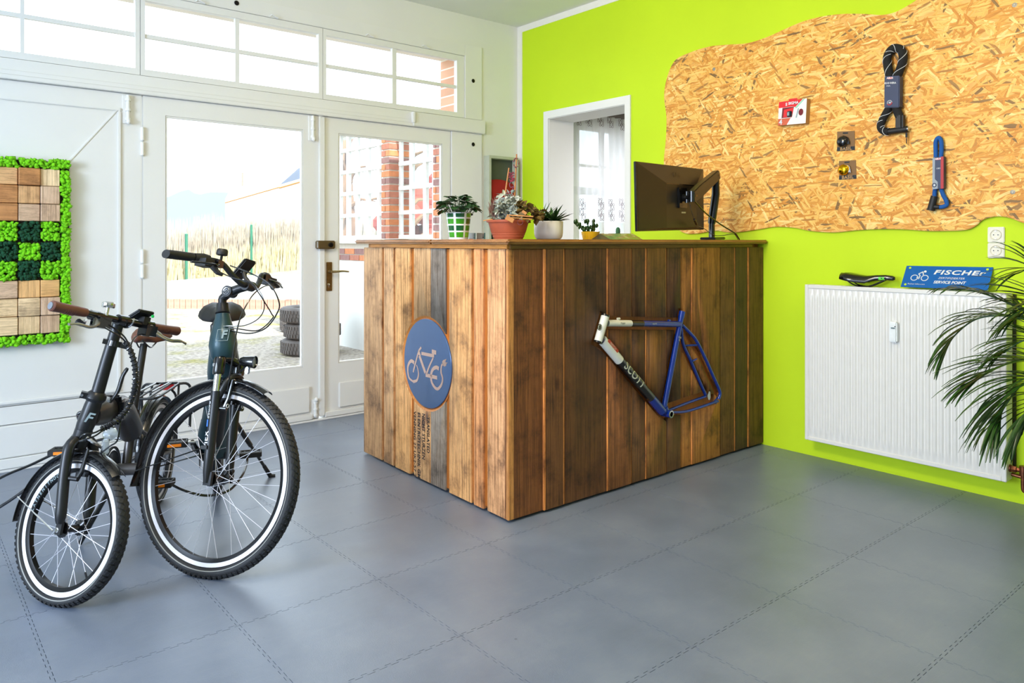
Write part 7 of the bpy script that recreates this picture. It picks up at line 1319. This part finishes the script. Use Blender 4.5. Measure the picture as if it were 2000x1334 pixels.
build(MB().add([a, b, c, d]+[p+Fv*6+V(0, 0, -0.3) for p in (a, b, c, d)], [(0, 1, 2, 3), (7, 6, 5, 4), (0, 4, 5, 1), (1, 5, 6, 2), (2, 6, 7, 3), (3, 7, 4, 0)]), 'slate_gable', M_sl, hs, smooth=False); build(MB().tube([a-dn3, b-dn3], 0.07, 6), 'eave', M_ev, hs); w0, w1 = V(a.x, a.y, ZG), V(b.x, b.y, ZG); build(MB().add([w0, w1, b, a]+[p+Fv*6 for p in (w0, w1, b, a)], [(0, 1, 2, 3), (7, 6, 5, 4), (0, 4, 5, 1), (1, 5, 6, 2), (2, 6, 7, 3), (3, 7, 4, 0)]), 'gable_wall', M_hw, hs, smooth=False)
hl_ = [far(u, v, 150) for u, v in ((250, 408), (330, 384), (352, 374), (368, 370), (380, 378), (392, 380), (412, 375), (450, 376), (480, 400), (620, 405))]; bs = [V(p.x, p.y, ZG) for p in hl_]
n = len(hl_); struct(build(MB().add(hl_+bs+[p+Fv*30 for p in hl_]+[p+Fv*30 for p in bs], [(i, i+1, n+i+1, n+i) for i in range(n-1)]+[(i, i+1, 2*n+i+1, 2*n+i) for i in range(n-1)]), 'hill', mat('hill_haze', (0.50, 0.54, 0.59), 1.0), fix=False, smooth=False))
# annex with brick piers and white glazing bars
XW = 4.37; an = empty('annex_building', (XW, 8.0, ZG), 'white annex wall with brick piers and white glazing bars across the yard', 'building')
yA, yB = YD+0.37, onx(636, 400, XW).y; zs0, zs1 = 1.02, 1.285; build(MB().bb(XW, XW+0.3, yA, yB, ZG, zs0), 'plaster_base', M_plaster, an, smooth=False); build(MB().bb(XW+0.012, XW+0.28, yA, yB, zs0, zs1), 'sill_core', mat('mortar', (0.78, 0.75, 0.70), 0.95), an, smooth=False)
M_bk = [mat('brick_red', (0.68, 0.44, 0.36), 0.9, var=0.15), mat('brick_brown', (0.56, 0.42, 0.40), 0.9, var=0.15), mat('brick_orange', (0.78, 0.50, 0.34), 0.9, var=0.15)]
def bricks(x0, y0, y1, z0, z1, bl, bh, gp, dep, par, n0=0):
    meshes = {}
    z = z0; r = 0
    while z+bh < z1+0.02:
        y = y0-(bl/2 if r % 2 else 0)
        while y < y1:
            a_, b_ = max(y, y0), min(y+bl-gp, y1)
            if b_-a_ > 0.03: build(MB().bb(x0, x0+dep, a_, b_, z, z+bh-gp), 'brick', random.choice(M_bk), par, smooth=False)
            y += bl
        z += bh; r += 1
bricks(XW, 6.6, yB, zs0+0.008, zs1-0.06, 0.25, 0.077, 0.012, 0.10, an)
build(MB().bb(XW-0.04, XW+0.26, yA, yB, zs1-0.05, zs1), 'window_sill', M_white, an, smooth=False)
def pier(u0, u1, u2):
    xp = XW-0.10; yf, yn = onx(u0, 400, xp).y, onx(u1, 400, xp).y; pr = build(MB().bb(xp+0.010, XW+0.24, yn+0.010, yf-0.010, zs1, 2.60), 'pier_core', MATS['mortar'], an, smooth=False); z = zs1+0.004; r = 0
    while z < 2.55:
        sp_ = [(yn, yf)] if r % 2 else [(yn, (yn+yf)/2-0.006), ((yn+yf)/2+0.006, yf)]
        for a_, b_ in sp_: build(MB().bb(xp, XW+0.20, a_, b_, z, z+0.060), 'brick', random.choice(M_bk), pr, smooth=False)
        z += 0.077; r += 1
    return yn, yf
p1 = pier(745, 760, 772); p2_ = pier(846, 857, 864)
gb_ = MB(); zz = [onx(661, v, XW).z for v in (464, 423.5, 381, 338, 295.8)]; dzb = (zz[-1]-zz[0])/4
M_bar = mat('bar_white', (0.90, 0.90, 0.88), 0.6)
def bars(y0, y1, us):
    for i in range(0, 9):
        z = zz[0]+dzb*i
        if z < 2.58: build(MB().bb(XW+0.02, XW+0.07, y0, y1, z-0.022, z+0.022), 'glazing_bar', M_bar, an, smooth=False)
    ys = [onx(u, 400, XW).y for u in us]
    for y in ys: build(MB().bb(XW+0.025, XW+0.065, y-0.028, y+0.028, zs1, 2.60), 'glazing_bar', M_bar, an, smooth=False)
    e = [y0]+sorted(ys)+[y1]
    build(MB().bb(XW+0.042, XW+0.048, y0, y1, zs1, 2.6), 'glazing', M_glass, an, smooth=False)
bars(p1[1], yB, (735, 713.4, 692.5, 675, 659, 644)); bars(p2_[1], p1[0], (776, 798, 825, 843))
build(MB().bb(XW-0.05, XW+0.3, yA, yB, 2.60, 2.67), 'roof_beam', M_white, an, smooth=False)
# things seen through the annex glazing: trees and a red-leaved shrub
M_bark = mat('tree_bark', (0.52, 0.40, 0.30), 0.95, var=0.25, vscale=6)
for (u, f, h, lab) in ((678, 13.2, 3.2, 'bare tree trunk seen through the far annex panes'), (786, 10.8, 2.9, 'bare leaning tree trunk seen through the near annex panes')):
    p = atd(u, 470, f); b = V(p.x, p.y, ZG); mb = MB().tube([b, b+V(0.05, 0.1, 1.5), b+V(-0.05, 0.1, 3.0), b+V(0.1, 0, h)], [0.22, 0.17, 0.14, 0.05], 10); rr = random.Random(u)
    for i in range(16): q = b+V(0, 0, 1.2+i*0.10); e = q+V(rr.uniform(-0.6, 0.6), rr.uniform(-0.6, 0.6), rr.uniform(0.1, 0.5)); mb.tube([q, (q+e)/2+V(0, 0, 0.1), e], [0.05, 0.03, 0.01], 6)
    tag(build(mb, 'bare_tree', M_bark), lab, 'tree')
mb = MB(); p = atd(834, 425, 12.7); blobs0 = []
rr = random.Random(5); IV2 = None
for i in range(70): q = p+V(rr.uniform(-0.55, 0.55), rr.uniform(-0.55, 0.55), rr.uniform(-1.0, 0.7)); mb.ell(q, (0.22, 0.22, 0.19), seg=7, rings=5)
mb.tube([V(p.x, p.y, ZG), p], 0.08, 8); tag(build(mb, 'red_shrub', mat('red_foliage', (0.66, 0.26, 0.20), 0.95, var=0.3, vscale=4)), 'dense red-leaved shrub seen through the near annex panes', 'shrub')
b = atd(752, 455, 13.9); fl = MB().box(V(b.x, b.y, 0.6), (2.6, 0.4, 1.3), (Rv, Fv, Zv)); tag(build(fl, 'garden_wall', M_conc, smooth=False), 'low pale garden wall beyond the annex', 'wall')
